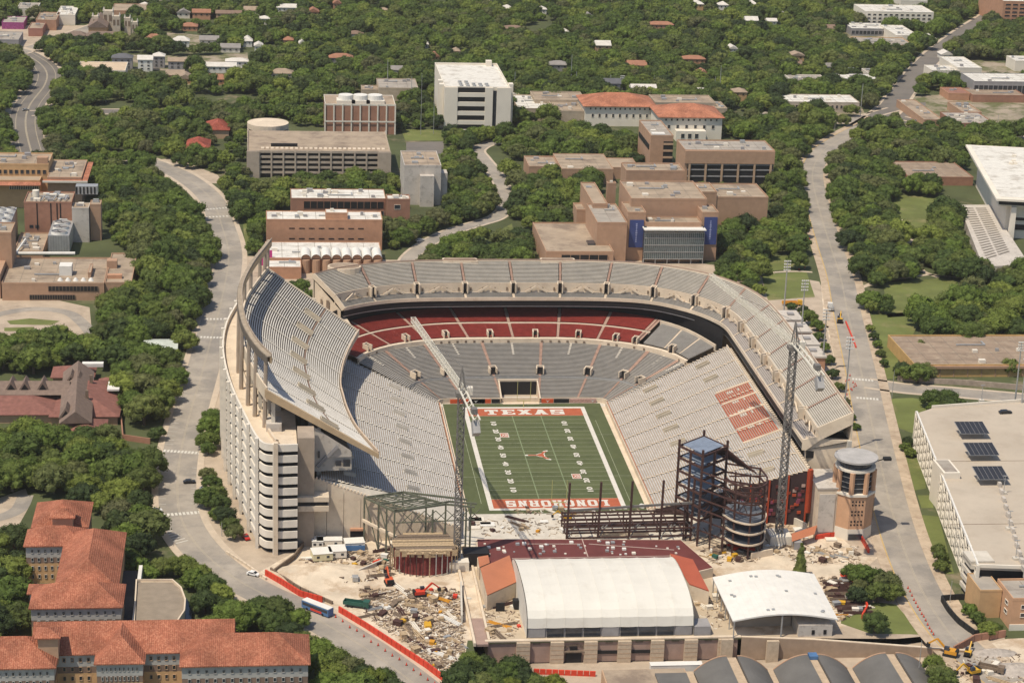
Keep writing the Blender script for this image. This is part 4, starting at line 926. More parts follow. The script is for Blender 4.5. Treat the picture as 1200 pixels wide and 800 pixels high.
# --- brick utility plant
p, q = bb('utility_plant', 'red-brown brick utility plant with three white cooling fans on its roof', 381, 463, 123, 112, 157, brickR, roofT, junk=0, pm=stucco)
x0, x1, y0, y1, h = q
for i in range(9): x = x0+(x1-x0)*i/8; MB().box(x-.45, x+.45, y0-.7, y0-.05, 0, h+.9).build('pilaster', stucco, parent=p)
MB().box(x0-.3, x1+.3, y0-.9, y0-.75, h*.42, h*.42+1).build('ledge', stucco, parent=p)
for i in range(3):
    x = x0+(x1-x0)*(.3+.21*i); MB().box(x-6, x+6, y0+2.5, y0+13, h, h+2.4).build('cooling_tower', stucco, parent=p); MB().cone((x, y0+8, h+2.4), (x, y0+8, h+5.4), 5.2, 4.7, 18).build('fan_cowl', whiteM, parent=p)
# --- long garage with drum
t = thing('parking_garage', 'long beige parking garage with open bays and a round corner ramp', 'garage', tuple(G(370, 207)))
hh = HT(306, 208, 178); a = G(290, 178, hh); b = G(457, 178, hh); c = G(290, 153, hh)
garage(t, a.x, b.x, a.y, c.y, hh, 5, 12, M('beige_concrete', (.42, .345, .27), scale=.2))
MB().box(a.x-.5, a.x+7, a.y-1.2, a.y-.2, 0, hh+.6).box(b.x-7, b.x+.5, a.y-1.2, a.y-.2, 0, hh+.6).build('end_pier', M('beige_concrete', (0,)*3), parent=t)
MB().box(a.x+.5, b.x-.5, a.y+.5, c.y-.5, hh, hh+.1).build('roof_deck', roofT, parent=t)
for k in range(26): x = a.x+9+k*2.9; MB().box(x-.9, x+.9, a.y+7, a.y+11.5, hh+.1, hh+.5).build('sun_shade', cream, parent=t)
MB().box(a.x+14, a.x+30, a.y+14, a.y+15, hh, hh+2).build('ramp_wall', darkM, parent=t)
FOOT.append((a.x-18, b.x, a.y, c.y+26, hh)); dc = G(314, 146, hh); m = MB()
for k in range(5): MB().cone((dc.x, dc.y, k*hh/5+1.2), (dc.x, dc.y, (k+1)*hh/5+.3), 13, 13, 32).build('drum_spandrel', cream, parent=t)
MB().cone((dc.x, dc.y, 0), (dc.x, dc.y, hh), 12.2, 12.2, 32).build('drum_core', darkM, parent=t); MB().cone((dc.x, dc.y, hh+.3), (dc.x, dc.y, hh+1.4), 13, 13, 32).build('drum_roof', cream, parent=t)
# --- concrete cube
p, q = bb('concrete_building', 'windowless grey concrete cube between the parking garage and the winding road', 474, 517, 195, 178, 240, greyst, roofT, junk=3)
x0, x1, y0, y1, h = q; MB().box(x0+(x1-x0)*.42, x0+(x1-x0)*.8, y0-4.5, y0-.1, 0, h*.8).build('projecting_bay', greyst, parent=p)
MB().box(x1+.1, x1+4, y0+3, y0+12, 0, h*.8).build('side_wing', greyst, parent=p)
# --- brick lab with white roof
p, q = bb('laboratory_building', 'brick building with long recessed dark windows below a white roof', 341, 452, 233, 222, 262, brickR, roofW, junk=9, par_h=.5, ub=352)
x0, x1, y0, y1, h = q; band(p, x0+7, x1-1, y0-.1, h-5.2, h-1.4, 12, darkM, brickR); band(p, x0+7, x1-1, y0-.1, h-10.2, h-6.8, 12, darkM, greyW)
body(p, x1+.3, x1+13, y0-7, y0+3, 0, h+1.4, brickR, roofW, junk=2); windows(p, x1+4, x1+8, y0-7, h-4, h-1, 1, 1, .8, .8)
# --- front brick block with long wall
p, q = bb('brick_building', 'long plain orange brick block with a white roof facing the barrel vaults', 312, 448, 258, 248, 293, brickO, roofW, junk=8, par_h=.6, ub=315)
x0, x1, y0, y1, h = q; body(p, x0+(x1-x0)*.51, x0+(x1-x0)*.7, y0+1.5, y0+9, h+.13, h+3.6, brickO, roofW, .3, junk=1)
for r in range(2):
    for c in range(8): x = x0+(x1-x0)*(.22+.085*c); MB().box(x-1.5, x+1.5, y0-.15, y0+.05, h-4.6-5.6*r, h-4.1-5.6*r).build('vent_slot', darkM, parent=p)
# --- low white roofs with barrel vaults
p, q = bb('vaulted_building', 'low white roofed building with eight white barrel vaults beside the stadium', 311, 448, 303, 284, 314, brickO, roofW, junk=5, par_h=.5, h=7)
x0, x1, y0, y1, h = q
body(p, x0+1, x0+18, y0-13, y0-.3, 0, h-1, brickO, roofW, .4, junk=1)
for k in range(8):
    m = MB(); w_ = (x1-x0)*.70/8; xc = x0+(x1-x0)*.30+w_*(k+.5); N_ = 10; r_ = w_/2*.98; ya, yb_ = y0-2.5, y0+12
    for j in range(N_):
        a0, a1 = math.pi*j/N_, math.pi*(j+1)/N_; p0_ = (xc-r_*math.cos(a0), h+.3+r_*1.05*math.sin(a0)); p1_ = (xc-r_*math.cos(a1), h+.3+r_*1.05*math.sin(a1))
        m.q([(p0_[0], ya, p0_[1]), (p1_[0], ya, p1_[1]), (p1_[0], yb_, p1_[1]), (p0_[0], yb_, p0_[1])][::-1])
    o = m.build('barrel_vault', whiteM, parent=p)
    MB().q([(xc-r_*.97*math.cos(math.pi*j/N_), y0-1.2, h+.2+r_*math.sin(math.pi*j/N_)) for j in range(N_+1)]).build('arch_wall', brickP, parent=o)
    MB().cone((xc, y0-1.5, 0), (xc, y0-1.5, h), r_*.8, r_*.8, 12).build('curved_bay', brickP, parent=p)
MB().box(x0-3.5, x0+3.5, y0+1, y0+1.5, 3, 11).build('poster', purp, parent=p)
# --- left: tan brick with orange tiles
p, q = bb('tan_brick_building', 'tan brick building with a flat roof, small dark windows and orange tile skirt', -30, 57, 193, 180, 212, brickY, roofT, junk=4, h=22, wins=(('S', 9, 1, .3, .98, .72, .92, .6, .55),))
x0, x1, y0, y1, h = q; body(p, x0, x1-4, y0-10, y0-.3, 0, 15.5, brickY, roofT, .3, junk=0); hip(p, x0, x1-4, y0-14, y0-10, 14, 1.2, tileO, gable=True)
body(p, x1+.3, x1+19, y0-11, y1+4, 0, 17.5, brickP, roofT, .4, junk=6); m = MB()
m.box(x1-2, x1+19.6, y0-15, y0-11.3, 16.2, 16.6); m.box(x1+19.3, x1+22.5, y0-15, y1+4, 16.2, 16.6); m.build('tile_skirt', tileO, parent=p)
MB().box(x1-2, x1+22.6, y0-15.6, y0-15.1, 15.8, 16.8).build('gutter', stucco, parent=p); band(p, x0+20, x1-5, y0-10.2, 10.5, 12.5, 16, darkglass, stucco)
MB().box(x1-6.5, x1-.5, y0+2, y0+7, h, h+3.8).build('roof_stair', brickP, parent=p); FOOT.append((x1, x1+23, y0-16, y1+5, 17))
# --- left: brick mechanical building
p, q = bb('mechanical_building', 'orange-brown brick plant crowded with rooftop pipes and a white tank', 28, 84, 238, 226, 282, brickR, roofT, junk=14)
x0, x1, y0, y1, h = q
for f in (.27, .56, .69, .76): MB().box(x0+(x1-x0)*f-.3, x0+(x1-x0)*f+.3, y0-.15, y0+.1, 6, h).build('wall_joint', darkM, parent=p)
for f in (.1, .22): MB().box(x0+(x1-x0)*f, x0+(x1-x0)*(f+.08), y0-.15, y0+.1, 7, 8.6).build('window', darkglass, parent=p)
body(p, x1+.3, x1+9, y0-3, y0+8, 0, h-2, greyst, roofT, .4, junk=3); body(p, x1+9.4, x1+15, y0+1, y0+10, 0, h-1, brickP, roofT, .4, junk=2)
MB().cone((x0+5.5, y0+8, h), (x0+5.5, y0+8, h+5), 1.8, 1.8, 14).build('tank', stucco, parent=p)
for k in range(6): MB().bar((x0+6+k*3, y0+2.5, h+1), (x0+7+k*3, y0+9, h+1+k % 2), .5).build('duct', steelG, parent=p)
m = MB(); m.box(x1+1.5, x1+13, y0+9, y0+15, h+2.6, h+7)
o = m.build('chiller_unit', steelG, parent=p); 
for k in range(6): MB().box(x1+1.6+k*1.9, x1+2.4+k*1.9, y0+8.7, y0+8.95, h+2.9, h+6.7).build('louvre', darkM, parent=o)
FOOT.append((x1, x1+16, y0-4, y0+16, h))
# cooling tower pair on the left
def cooler(label, u0, u1, vf, vb, h, nx, ny):
    a = G(u0, vf, h); b = G(u1, vf, h); c = G(u0+(u0-369)*(vb-vf)/(vf+294), vb, h); t = thing('cooling_tower', label, 'cooling tower', (a.x, a.y, 0))
    MB().box(a.x, b.x, a.y, c.y, 1.5, h).build('casing', steelG, parent=t)
    MB().box(a.x+.4, b.x-.4, a.y+.4, c.y-.4, 0, 1.5).build('base', darkM, parent=t)
    for i in range(9): x = a.x+(b.x-a.x)*i/8; MB().box(x-.08, x+.08, a.y-.15, a.y, 1.5, h).build('rib', greyW, parent=t)
    for i in range(nx):
        for j in range(ny):
            x = a.x+(b.x-a.x)*(i+.5)/nx; y = a.y+(c.y-a.y)*(j+.5)/ny; r_ = min((b.x-a.x)/nx, (c.y-a.y)/ny)*.42
            o = MB().cone((x, y, h), (x, y, h+1.3), r_*1.05, r_, 18, cap=False).build('fan_cowl', whiteM, parent=t); MB().cone((x, y, h+.1), (x, y, h+.6), r_*.9, r_*.9, 18).build('fan', greyW, parent=o)
            for q_ in range(4): MB().bar((x, y, h+.8), (x+r_*.85*math.cos(q_*1.57+.4), y+r_*.85*math.sin(q_*1.57+.4), h+.8), .35, .1).build('fan_blade', darkM, parent=o)
    FOOT.append((a.x, b.x, a.y, c.y, h)); return a, b, c
cooler('grey cooling tower with a single line of four big roof fans', 56, 81, 276, 254, 11, 1, 4)
cooler('cooling tower with two lines of white fans at the left edge', -12, 12, 262, 243, 16, 2, 3)
p, q = bb('plant_block', 'dark tan brick plant block under the cooling fans at the left edge', -25, 13, 274, 262, 333, brickP, roofT, junk=2)
p, q = bb('annex', 'low tan plant annex with white pipes between the cooling towers', 16, 50, 296, 274, 305, brickP, roofT, h=5, junk=8)
m = MB(); a = G(13, 297, 6); b = G(88, 297, 6); m.cone(a, b, .9, .9, 10); c = G(30, 280, 8); m.cone(G(18, 297, 6), c, .5, .5, 8)
m.build('pipe', whiteM, label='thick white pipe running above the roof of the long flat brick building', cat='pipe')
# --- left: large flat building with dark window strips
p, q = bb('flat_roofed_building', 'large brick building with a broad tan roof and two dark window strips', 2, 122, 333, 303, 352, brickP, roofT, junk=3, ub=-14)
x0, x1, y0, y1, h = q
body(p, x1+.3, x1+13, y0+1.5, y1+9, 0, h, brickP, roofT, .7, junk=0); body(p, x0+40, x1-7, y0+11, y0+26, h+.13, h+2.5, brickP, roofT, .3, junk=0)
for k in range(5): x = x0+(x1-x0)*(.56+.076*k); o = MB().cone((x, y0+6, h), (x, y0+6, h+1.5), 1.5, .5, 10).build('skylight_dome', whiteM, parent=p)
MB().box(x0+26, x0+32, y0+14, y0+21, h, h+5).build('roof_unit', whiteM, parent=p); MB().box(x0+48, x0+53, y0+27, y0+32, h, h+4).build('roof_stair', brickP, parent=p); MB().box(x1+1, x1+8, y0+9, y0+12, h, h+2).build('roof_unit', brickO, parent=p)
band(p, x0+22, x1-3, y0-.1, h-3.4, h-1, 14, darkM, woodD); band(p, x0+13, x1-14, y0-.1, .6, 2.8, 18, darkM, woodD)
MB().box(x0-18, x0-1, y0+3, y1+18, 0, h+4).build('side_block', brickP, parent=p)
# --- performing arts complex
p, q = bb('concert_hall', 'large stepped brick concert hall with two purple-blue banners and a glass lobby', 740, 828, 234, 213, 300, brickP, roofT, h=30, junk=4, ub=728, foot=False)
x0, x1, y0, y1, h = q
def blk(u0, u1, vf, vb, h_, wm=brickP, rm=roofT, junk=1, ub=None): 
    return bb('', '', u0, u1, vf, vb, 0, wm, rm, par=p, h=h_, junk=junk, ub=ub)[1]
blk(734, 802, 201, 192, 27, junk=4); blk(695, 712, 240, 215, 24); blk(676, 701, 247, 239, 14); blk(828, 900, 232, 216, 18, junk=3); blk(802, 840, 226, 215, 21)
L1 = blk(736, 757, 250, 238, 26); R1_ = blk(823, 842, 250, 241, 26); q2 = blk(757, 822, 262, 255, 21, junk=3); blk(712, 722, 216, 214, 26); blk(700, 735, 262, 240, 22, rm=roofG)
def bn(q_, f0, f1, ztop, zbot, txt):
    X0, X1 = q_[0]+(q_[1]-q_[0])*f0, q_[0]+(q_[1]-q_[0])*f1; o = MB().box(X0, X1, q_[2]-.5, q_[2]-.2, zbot, ztop).build('banner', navy, parent=p)
    for k in range(11): z = ztop-2.2-k*(ztop-zbot-4.5)/11; w_ = random.uniform(.5, 1.0); MB().box((X0+X1)/2-w_/2, (X0+X1)/2+w_/2, q_[2]-.56, q_[2]-.51, z-.35, z+.35).build('banner_mark', M('pale_violet', (.30, .33, .52)), parent=o)
bn(L1, .12, .9, 22.5, 7.5, 0); bn(R1_, .15, .95, 24, 9, 0)
gx0, gx1 = q2[0]-1, q2[1]+1; gy = L1[2]-6
MB().box(gx0, gx1, gy, q2[2], 2.6, 17.5).build('glass_lobby', blueglass, parent=p)
MB().box(gx0-.6, gx1+.6, gy-1.6, gy+5, 18.6, 19.2).build('canopy', whiteM, parent=p)
for z in (2.6, 6.4, 10.2, 14, 17.2): MB().box(gx0-.1, gx1+.1, gy-.25, gy-.02, z, z+.35).build('transom', steelG, parent=p)
for k in range(31): x = gx0+(gx1-gx0)*k/30; MB().box(x-.06, x+.06, gy-.2, gy-.02, 2.6, 17.5).build('mullion', steelG, parent=p)
for k in range(6): x = gx0+(gx1-gx0)*k/5; MB().box(x-.25, x+.25, gy+.4, gy+.9, 0, 2.6).build('lobby_column', steelG, parent=p)
for qq in (L1, R1_):
    xx = (L1[1]+.1, gx0-.2) if qq is L1 else (gx1+.2, R1_[0]-.1); MB().box(xx[0], xx[1], gy+2.5, gy+3, 0, 20).build('side_glazing', darkglass, parent=p)
FOOT.append((min(L1[0], 60), R1_[1], gy-12, y1, 30))
p, q = bb('rehearsal_building', 'low brick hall with a broad flat tan roof and a skylight near the stadium rim', 640, 719, 296, 262, 312, brickP, roofT, h=10, junk=0, ub=628)
x0, x1, y0, y1, h = q; MB().box(x0+24, x0+28, y0+14, y0+21, h+.1, h+1).build('skylight', darkglass, parent=p); band(p, x0+8, x1-3, y0-.1, h-4.5, h-1.2, 5, darkM, brickP)
# drama building (long) and its tower wing
p, q = bb('long_brick_building', 'long brick building whose upper storey overhangs a dark colonnade', 803, 907, 177, 165, 215, brickP, roofG, h=24, junk=6, ub=786)
x0, x1, y0, y1, h = q; MB().box(x0+2, x1-.5, y0-.12, y0+.1, 2, h-7.5).build('recess', darkM, parent=p)
for z in (8.3, 12.3, h-8.5): MB().box(x0+2, x1-.5, y0-.5, y0-.14, z, z+.7).build('balcony_rail', greyW, parent=p)
for k in range(6): x = x0+3+(x1-x0-5)*k/5; MB().box(x-.6, x+.6, y0-1.2, y0-.52, 0, h-7.4).build('pier', brickT, parent=p)
MB().box(x0, x1, y0-1.3, y0-.05, h-7.4, h+.4).build('upper_wall', brickP, parent=p)
p, q = bb('brick_wing', 'brick wing with a narrow tower and open stair gallery beside the long brick building', 763, 789, 160, 142, 205, brickP, roofG, h=24, junk=1, ub=744)
x0, x1, y0, y1, h = q; MB().box(x0+8, x0+14, y0-.4, y0-.05, 1, h-3).build('stair_slot', darkM, parent=p)
for k in range(5): MB().box(x0+8, x0+14, y0-.8, y0-.42, 2+k*4.2, 3.2+k*4.2).build('balcony_rail', brickT, parent=p)
MB().box(x0-.4, x0-.05, y0+4, y1-3, h-9, h-6).build('window_band', darkM, parent=p); MB().box(x0+1, x0+9, y0+1, y0+6, h, h+1.5).build('roof_unit', whiteM, parent=p)
p, q = bb('low_brick_building', 'low sprawling brick building with jointed tan roof among oaks', 620, 655, 196, 184, 208, brickP, roofT, h=8, junk=3, ub=618)
x0, x1, y0, y1, h = q; body(p, x1+.3, x1+32, y0-9, y1+4, 0, h+1, brickP, roofT, .5, junk=1); body(p, x1+32.3, x1+50, y0+4, y1+2, 0, h-1, brickP, roofT, .5, junk=0); FOOT.append((x1, x1+50, y0-9, y1+4, 8))
# red tiled halls
def tiled(label, u0, u1, vf, vr, vb, cols, rows_, eave=None):
    h_ = eave; a = G(u0, vf, h_); b = G(u1, vf, h_); t = thing('tiled_hall', label, 'building', ((a.x+b.x)/2, a.y+10, 0)); D = 34
    MB().box(a.x, b.x, a.y, a.y+D, 0, h_-.4).build('wall', stucco, parent=t); hip(t, a.x, b.x, a.y, a.y+D, h_, 6, tileO, ov=1.6)
    windows(t, a.x+3, b.x-3, a.y, h_-9, h_-4.2, cols, 1, .3, .5, frame=stucco); windows(t, a.x+2, b.x-2, a.y, h_-3, h_-.8, cols+4, 1, .3, .6, frame=stucco); FOOT.append((a.x-2, b.x+2, a.y-1, a.y+D, h_)); return t, a, b
tiled('white walled hall under an orange tiled hip roof, left of its twin', 686, 767, 124, 110, 0, 9, 2, 14)
t, a, b = tiled('white walled hall under an orange tiled hip roof, right of its twin', 774, 846, 137, 123, 0, 6, 2, 15)
MB().box(a.x+10, a.x+30, a.y-7, a.y-.2, 0, 7).build('porch_block', stucco, parent=t); windows(t, a.x+12, a.x+26, a.y-7, 1.5, 6, 3, 1, .5, .7)
for lab, u0, u1, vf, vb, h_, rm in (('long flat tan roof behind the left tiled hall', 627, 686, 118, 108, 10, roofT), ('low flat tan block left of the tiled halls', 650, 684, 131, 120, 9, roofT), ('bright white roof left of the tiled halls', 607, 648, 128, 112, 8, roofW), ('flat tan roofed hall behind the right tiled hall', 768, 838, 121, 112, 12, roofT), ('low tan annex at the right end of the tiled halls', 838, 852, 128, 120, 10, roofT),
    ('small white roofed shed beside the white stone block', 598, 612, 118, 110, 7, roofW), ('low grey roofed block behind the power masts', 444, 490, 104, 93, 9, roofG), ('small beige shed left of the grey roofed block', 424, 444, 106, 101, 6, roofT)):
    bb('flat_hall', lab, u0, u1, vf, vb, 0, M('buff_wall', (.42, .34, .25), scale=.3), rm, h=h_, junk=3)
# upper right commercial blocks
def simple(lab, u0, u1, vf, vb, h_, wm, rm, wins=(), junk=3, nm='commercial_building', ub=None, par_h=.6): return bb(nm, lab, u0, u1, vf, vb, 0, wm, rm, h=h_, junk=junk, wins=wins, ub=ub, par_h=par_h)
simple('four storey cream office block with rows of dark windows by the far road', 1014, 1092, 14, 6, 15, stucco, roofW, (('S', 12, 4, .02, .98, .1, .95, .55, .5),), ub=1018)
simple('white roofed office behind the cream office block', 1056, 1086, 1, -4, 12, stucco, roofW)
simple('long low white roof with dark shade gallery', 998, 1042, 34, 27, 6, greyW, roofW, (('S', 10, 1, 0, 1, .1, .9, .8, .6),))
simple('white flat roof stepping down toward the road', 1050, 1076, 42, 30, 7, stucco, roofW)
simple('tan flat roof in front of the long low white roof', 1010, 1070, 53, 44, 5, brickY, roofG, junk=6)
simple('pale curved-front building with small windows beside the junction', 918, 1006, 120, 111, 7, M('pale_stone', (.50, .42, .33)), roofW, (('S', 16, 1, .03, .97, .3, .85, .45, .6),))
simple('long pale shed roof among trees left of the far road', 930, 972, 97, 88, 5, stucco, roofG)
simple('long narrow white roofed gallery building', 987, 1028, 93, 87, 6, greyW, roofW, (('S', 8, 1, 0, 1, .1, .8, .7, .6),))
simple('small white roof above the gallery building', 992, 1007, 83, 81, 5, stucco, roofW); simple('small grey roof right of the gallery building', 1018, 1036, 87, 81, 5, stucco, roofG)
simple('tall orange brick block at the upper right corner', 1176, 1260, 2, -12, 22, brickO, roofW, (('S', 5, 6, .02, .5, .05, .95, .7, .45),))
simple('white roofed shop right of the far road', 1092, 1124, 83, 77, 7, stucco, roofW); simple('bright white sloped roof shop block', 1122, 1150, 80, 67, 9, stucco, roofW, junk=1)
simple('long grey ribbed hall with a white roof', 1142, 1230, 96, 86, 11, greyW, roofW, (('S', 16, 1, 0, 1, .05, .8, .85, .9),), junk=1)
simple('long tan roofed row with a brown front right of the parking lot', 1083, 1105, 141, 118, 5, brickP, roofT, junk=2, ub=1092)
simple('low grey roofed shop behind the tan roofed row', 1120, 1165, 145, 132, 5, brickR, roofG, junk=8); simple('tan shop roof with small rooftop vents', 1128, 1150, 132, 120, 5, brickP, roofT, junk=6)
simple('long low brown tiled row', 1140, 1200, 112, 104, 5, brickR, roofB, junk=2); simple('small brick shop with a reddish roof', 1112, 1136, 110, 103, 5, brickO, M('dusty_red_roof', (.30, .15, .11)), junk=1)
simple('pale roof at the right edge above the brick row', 1190, 1240, 72, 66, 8, stucco, roofW); simple('brown flat roofed house near the right edge', 1150, 1178, 104, 101, 5, brickR, roofB, junk=0)
# upper left corner shops, church, motel
simple('low white canopy shop at the left edge', -10, 22, 47, 38, 6, greyW, roofG, junk=2); p, q = simple('shop hall with a bright magenta painted wall', 2, 28, 27, 20, 5, M('faded_magenta', (.30, .07, .20), scale=.8, amt=.4), roofG, junk=2)
simple('orange walled shop near the far junction', 42, 66, 24, 15, 8, M('orange_wall', (.40, .23, .15)), roofT); simple('pale roofed shop right of the orange walled shop', 66, 88, 18, 8, 8, stucco, roofW, junk=5)
simple('small red and white corner shop', 33, 50, 34, 27, 6, M('brick_red_wall', (.34, .16, .12)), roofT, junk=1); simple('pale storefront row at the top left', 20, 44, 10, 4, 8, stucco, roofG)
simple('long flat orange-brown roof near the top', 131, 173, 13, 5, 6, brickP, roofT, junk=0); simple('long beige motel roof among oaks', 90, 147, 83, 73, 6, stucco, M('beige_roof', (.55, .43, .30)), junk=0)
def church():
    a = G(104, 48, 0); t = thing('church', 'pale stone church with square towers and buttresses near the top left', 'church', tuple(a)); m = stucco; x, y = a.x, a.y
    MB().box(x, x+14, y, y+40, 0, 11).build('nave', brickY, parent=t); hip(t, x, x+14, y, y+40, 11, 5, taupe, axis='y', gable=True)
    for dx, dy, s, h_ in ((2, 14, 5, 17), (18, 10, 6, 18), (27, 14, 5, 16), (10, 22, 8, 20), (33, 8, 5, 14)):
        MB().box(x+dx, x+dx+s, y+dy, y+dy+s, 0, h_).build('tower', M('church_stone', (.52, .44, .34), scale=.4, amt=.2), parent=t)
        for k in range(4): ex, ey = x+dx+(s-.8)*(k % 2), y+dy+(s-.8)*(k//2); MB().cone((ex+.4, ey+.4, h_), (ex+.4, ey+.4, h_+2.4), .7, .1, 4).build('pinnacle', stucco, parent=t)
        for k in range(2): MB().box(x+dx+.6+k*s/2, x+dx+.6+k*s/2+s*.3, y+dy-.12, y+dy+.05, h_*.6, h_*.85).build('louvre', woodD, parent=t)
    for dx, w_ in ((-16, 15), (-2, 28)): MB().box(x+dx, x+dx+w_, y-12, y-2, 0, 6).build('wing', stucco, parent=t); hip(t, x+dx, x+dx+w_, y-12, y-2, 6, 3, taupe, ov=.5)
    FOOT.append((x-17, x+40, y-14, y+40, 20))
church()
# red-roofed cottage cluster left of the garage
for lab, u0, u1, vf, h_ in (('red tiled roof with a hip end near the garage drum', 219, 245, 174, 6), ('long red tiled roof stretching behind the hip-ended one', 242, 268, 152, 6)):
    a = G(u0, vf, h_); b = G(u1, vf, h_); t = thing('tiled_house', lab, 'house', ((a.x+b.x)/2, a.y+7, 0)); MB().box(a.x, b.x, a.y, a.y+24, 0, h_-.4).build('wall', brickT, parent=t); hip(t, a.x, b.x, a.y, a.y+24, h_, 3.8, M_tile('red_tile_cottage', (.30, .07, .045), (.40, .12, .08)) if 'red_tile_cottage' not in MT else MT['red_tile_cottage']); FOOT.append((a.x, b.x, a.y-9, a.y+24, 6))
# --- library on the right
t = thing('library', 'big white travertine library with an overhanging top floor', 'library', tuple(G(1240, 260)))
h_ = 24.; a = G(1171, 232, h_); b = G(1136, 170, h_); X0, X1, Y0_, Y1 = a.x, a.x+70, a.y, b.y
def rot_box(P, z0, z1, nm, mat): return MB().prism(P, z0, z1).build(nm, mat, parent=t)
A = G(1171, 232, h_); Bk = G(1136, 171, h_); dv = (Bk-A); sv = Vector((dv.y, -dv.x, 0)).normalized()*72
qd = lambda s0, s1, d0, d1: [((A+dv*d0+sv*s0)[0], (A+dv*d0+sv*s0)[1]), ((A+dv*d0+sv*s1)[0], (A+dv*d0+sv*s1)[1]), ((A+dv*d1+sv*s1)[0], (A+dv*d1+sv*s1)[1]), ((A+dv*d1+sv*s0)[0], (A+dv*d1+sv*s0)[1])]
rot_box(qd(0, 1, 0, 1), h_-4.5, h_-.8, 'top_floor', travert); rot_box(qd(-.03, 1, -.03, 1.01), h_-.8, h_+.4, 'roof_edge', travert); rot_box(qd(.01, .98, .01, .99), h_+.4, h_+.55, 'roof', roofW)
rot_box(qd(.075, .98, .04, .95), 0, h_-4.6, 'wall', travert); rot_box(qd(.0, .99, -.012, .0), h_-3.4, h_-1.4, 'window_band', darkM); rot_box(qd(.14, .97, .035, .048), h_-19, h_-16, 'window_band', darkM); rot_box(qd(.14, .97, .035, .048), h_-13.5, h_-12, 'window_band', darkM)
rot_box(qd(.1, .14, -.01, .02), 0, h_-4.6, 'pylon', travert); rot_box(qd(.4, .7, .3, .45), h_+.5, h_+2.6, 'roof_unit', roofW)
for k in range(9): u_, v_ = random.random(), random.random(); rot_box(qd(.1+.7*u_, .13+.7*u_, .5+.4*v_, .52+.4*v_), h_+.56, h_+1.6, 'roof_unit', travert)
T0 = [G(1124, 240, 5), G(1160, 240, 5), G(1200, 300, 5), G(1230, 310, 5), G(1152, 312, 5)]
rot_box([(q.x, q.y) for q in T0], 0, 5, 'terrace', greyst)
for k in range(22):
    f = k/22; A_ = G(1128, 244, 5.2).lerp(G(1156, 306, 5.2), f); B_ = G(1158, 244, 5.2).lerp(G(1186, 296, 5.2), f)
    for (s0, s1) in ((.05, .42), (.52, .92)): MB().bar(A_.lerp(B_, s0), A_.lerp(B_, s1), 1.1, .25).build('terrace_louvre', M('shadow_slot', (.25, .22, .185)), parent=t)
LAWN.append(ppx([(1105, 240), (1118, 280), (1150, 322), (1260, 325), (1260, 240)])); xs = [q[0] for q in qd(0, 1, 0, 1)]; ys = [q[1] for q in qd(0, 1, 0, 1)]; FOOT.append((min(xs), max(xs), min(ys), max(ys), 24)); FOOT.append((T0[0].x, T0[2].x, T0[4].y, T0[0].y, 5))
simple('low brown copper-like roofed hall left of the white library', 1065, 1140, 208, 190, 5, brickR, roofB, junk=1, ub=1054)
# --- museum hall on the right
p, q = bb('museum', 'long low hall with a stained brown roof and ochre walls behind the cross street', 1072, 1260, 429, 394, 442, M('ochre_wall', (.50, .32, .13), scale=.3), roofB, h=5.2, junk=5, ub=1053)
x0, x1, y0, y1, h = q; MB().box(x0, x1, y0-1, y0-.05, h-1, h+.2).build('eave', brickP, parent=p); MB().box(x0-2, x0+9, y0-2, y0-.1, 0, 3.4).build('garage_door', darkM, parent=p)
for k in range(12): x = x0+12+k*6.5; MB().box(x-.2, x+.2, y0-.25, y0-.04, 0, h-1).build('pilaster', brickP, parent=p)
wl = [G(1052, 447), G(1085, 450), G(1130, 452), G(1200, 458)]; MB().path([(q_.x, q_.y+1) for q_ in wl], .5, 0, 2.6).build('retaining_wall', M('stained_stone', (.36, .29, .23), scale=.4, amt=.25), label='low stained stone wall along the far side of the cross street', cat='wall')
# --- parking garage on the right with white lattice screens
t = thing('parking_garage', 'large pale parking deck with white lattice screens and solar panels', 'garage', tuple(G(1150, 560)))
h_ = 14.; A = G(1074, 484, h_); Bq = G(1146, 664, h_); C2 = G(1260, 668, h_); D2 = G(1260, 474, h_); A2 = G(1092, 478, h_)
foot_ = [(A.x, A.y), (A2.x, A2.y), (D2.x, D2.y+8), (C2.x, C2.y), (Bq.x, Bq.y)]
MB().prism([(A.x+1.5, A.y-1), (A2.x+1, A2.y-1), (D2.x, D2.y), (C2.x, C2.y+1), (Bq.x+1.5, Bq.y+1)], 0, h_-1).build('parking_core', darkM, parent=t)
MB().prism(foot_, h_-1, h_-.1).build('roof_deck', M('pale_deck', (.475, .405, .32), scale=.1, amt=.1, col2=(.41, .345, .27), scale2=.05), parent=t)
dk = (Bq-A); n_ = 18
for k in range(n_+1):
    P_ = A+dk*(k/n_); MB().box(P_.x-.5, P_.x+.6, P_.y-.5, P_.y+.5, 0, h_+.7).build('post', stucco, parent=t)
for k in range(n_):
    a, b = A+dk*(k/n_), A+dk*((k+1)/n_); a = Vector((a.x-.4, a.y, 0)); b = Vector((b.x-.4, b.y, 0)); m = MB()
    for z in (0, 3.5, 7, 10.5): m.bar(a+Vector((0, 0, z)), b+Vector((0, 0, z+3.5)), .3); m.bar(a+Vector((0, 0, z+3.5)), b+Vector((0, 0, z)), .3); m.bar(a+Vector((0, 0, z)), b+Vector((0, 0, z)), .4)
    m.build('lattice_screen', stucco, parent=t)
MB().path([(A.x, A.y), (Bq.x, Bq.y)], .6, h_-.1, h_+1).build('parapet', whiteM, parent=t); MB().path([(A2.x, A2.y), (D2.x, D2.y+8)], .6, h_-.1, h_+1.1).build('parapet', travert, parent=t)
MB().path([(Bq.x, Bq.y), (C2.x, C2.y)], .6, h_-.1, h_+1.1).build('parapet', travert, parent=t)
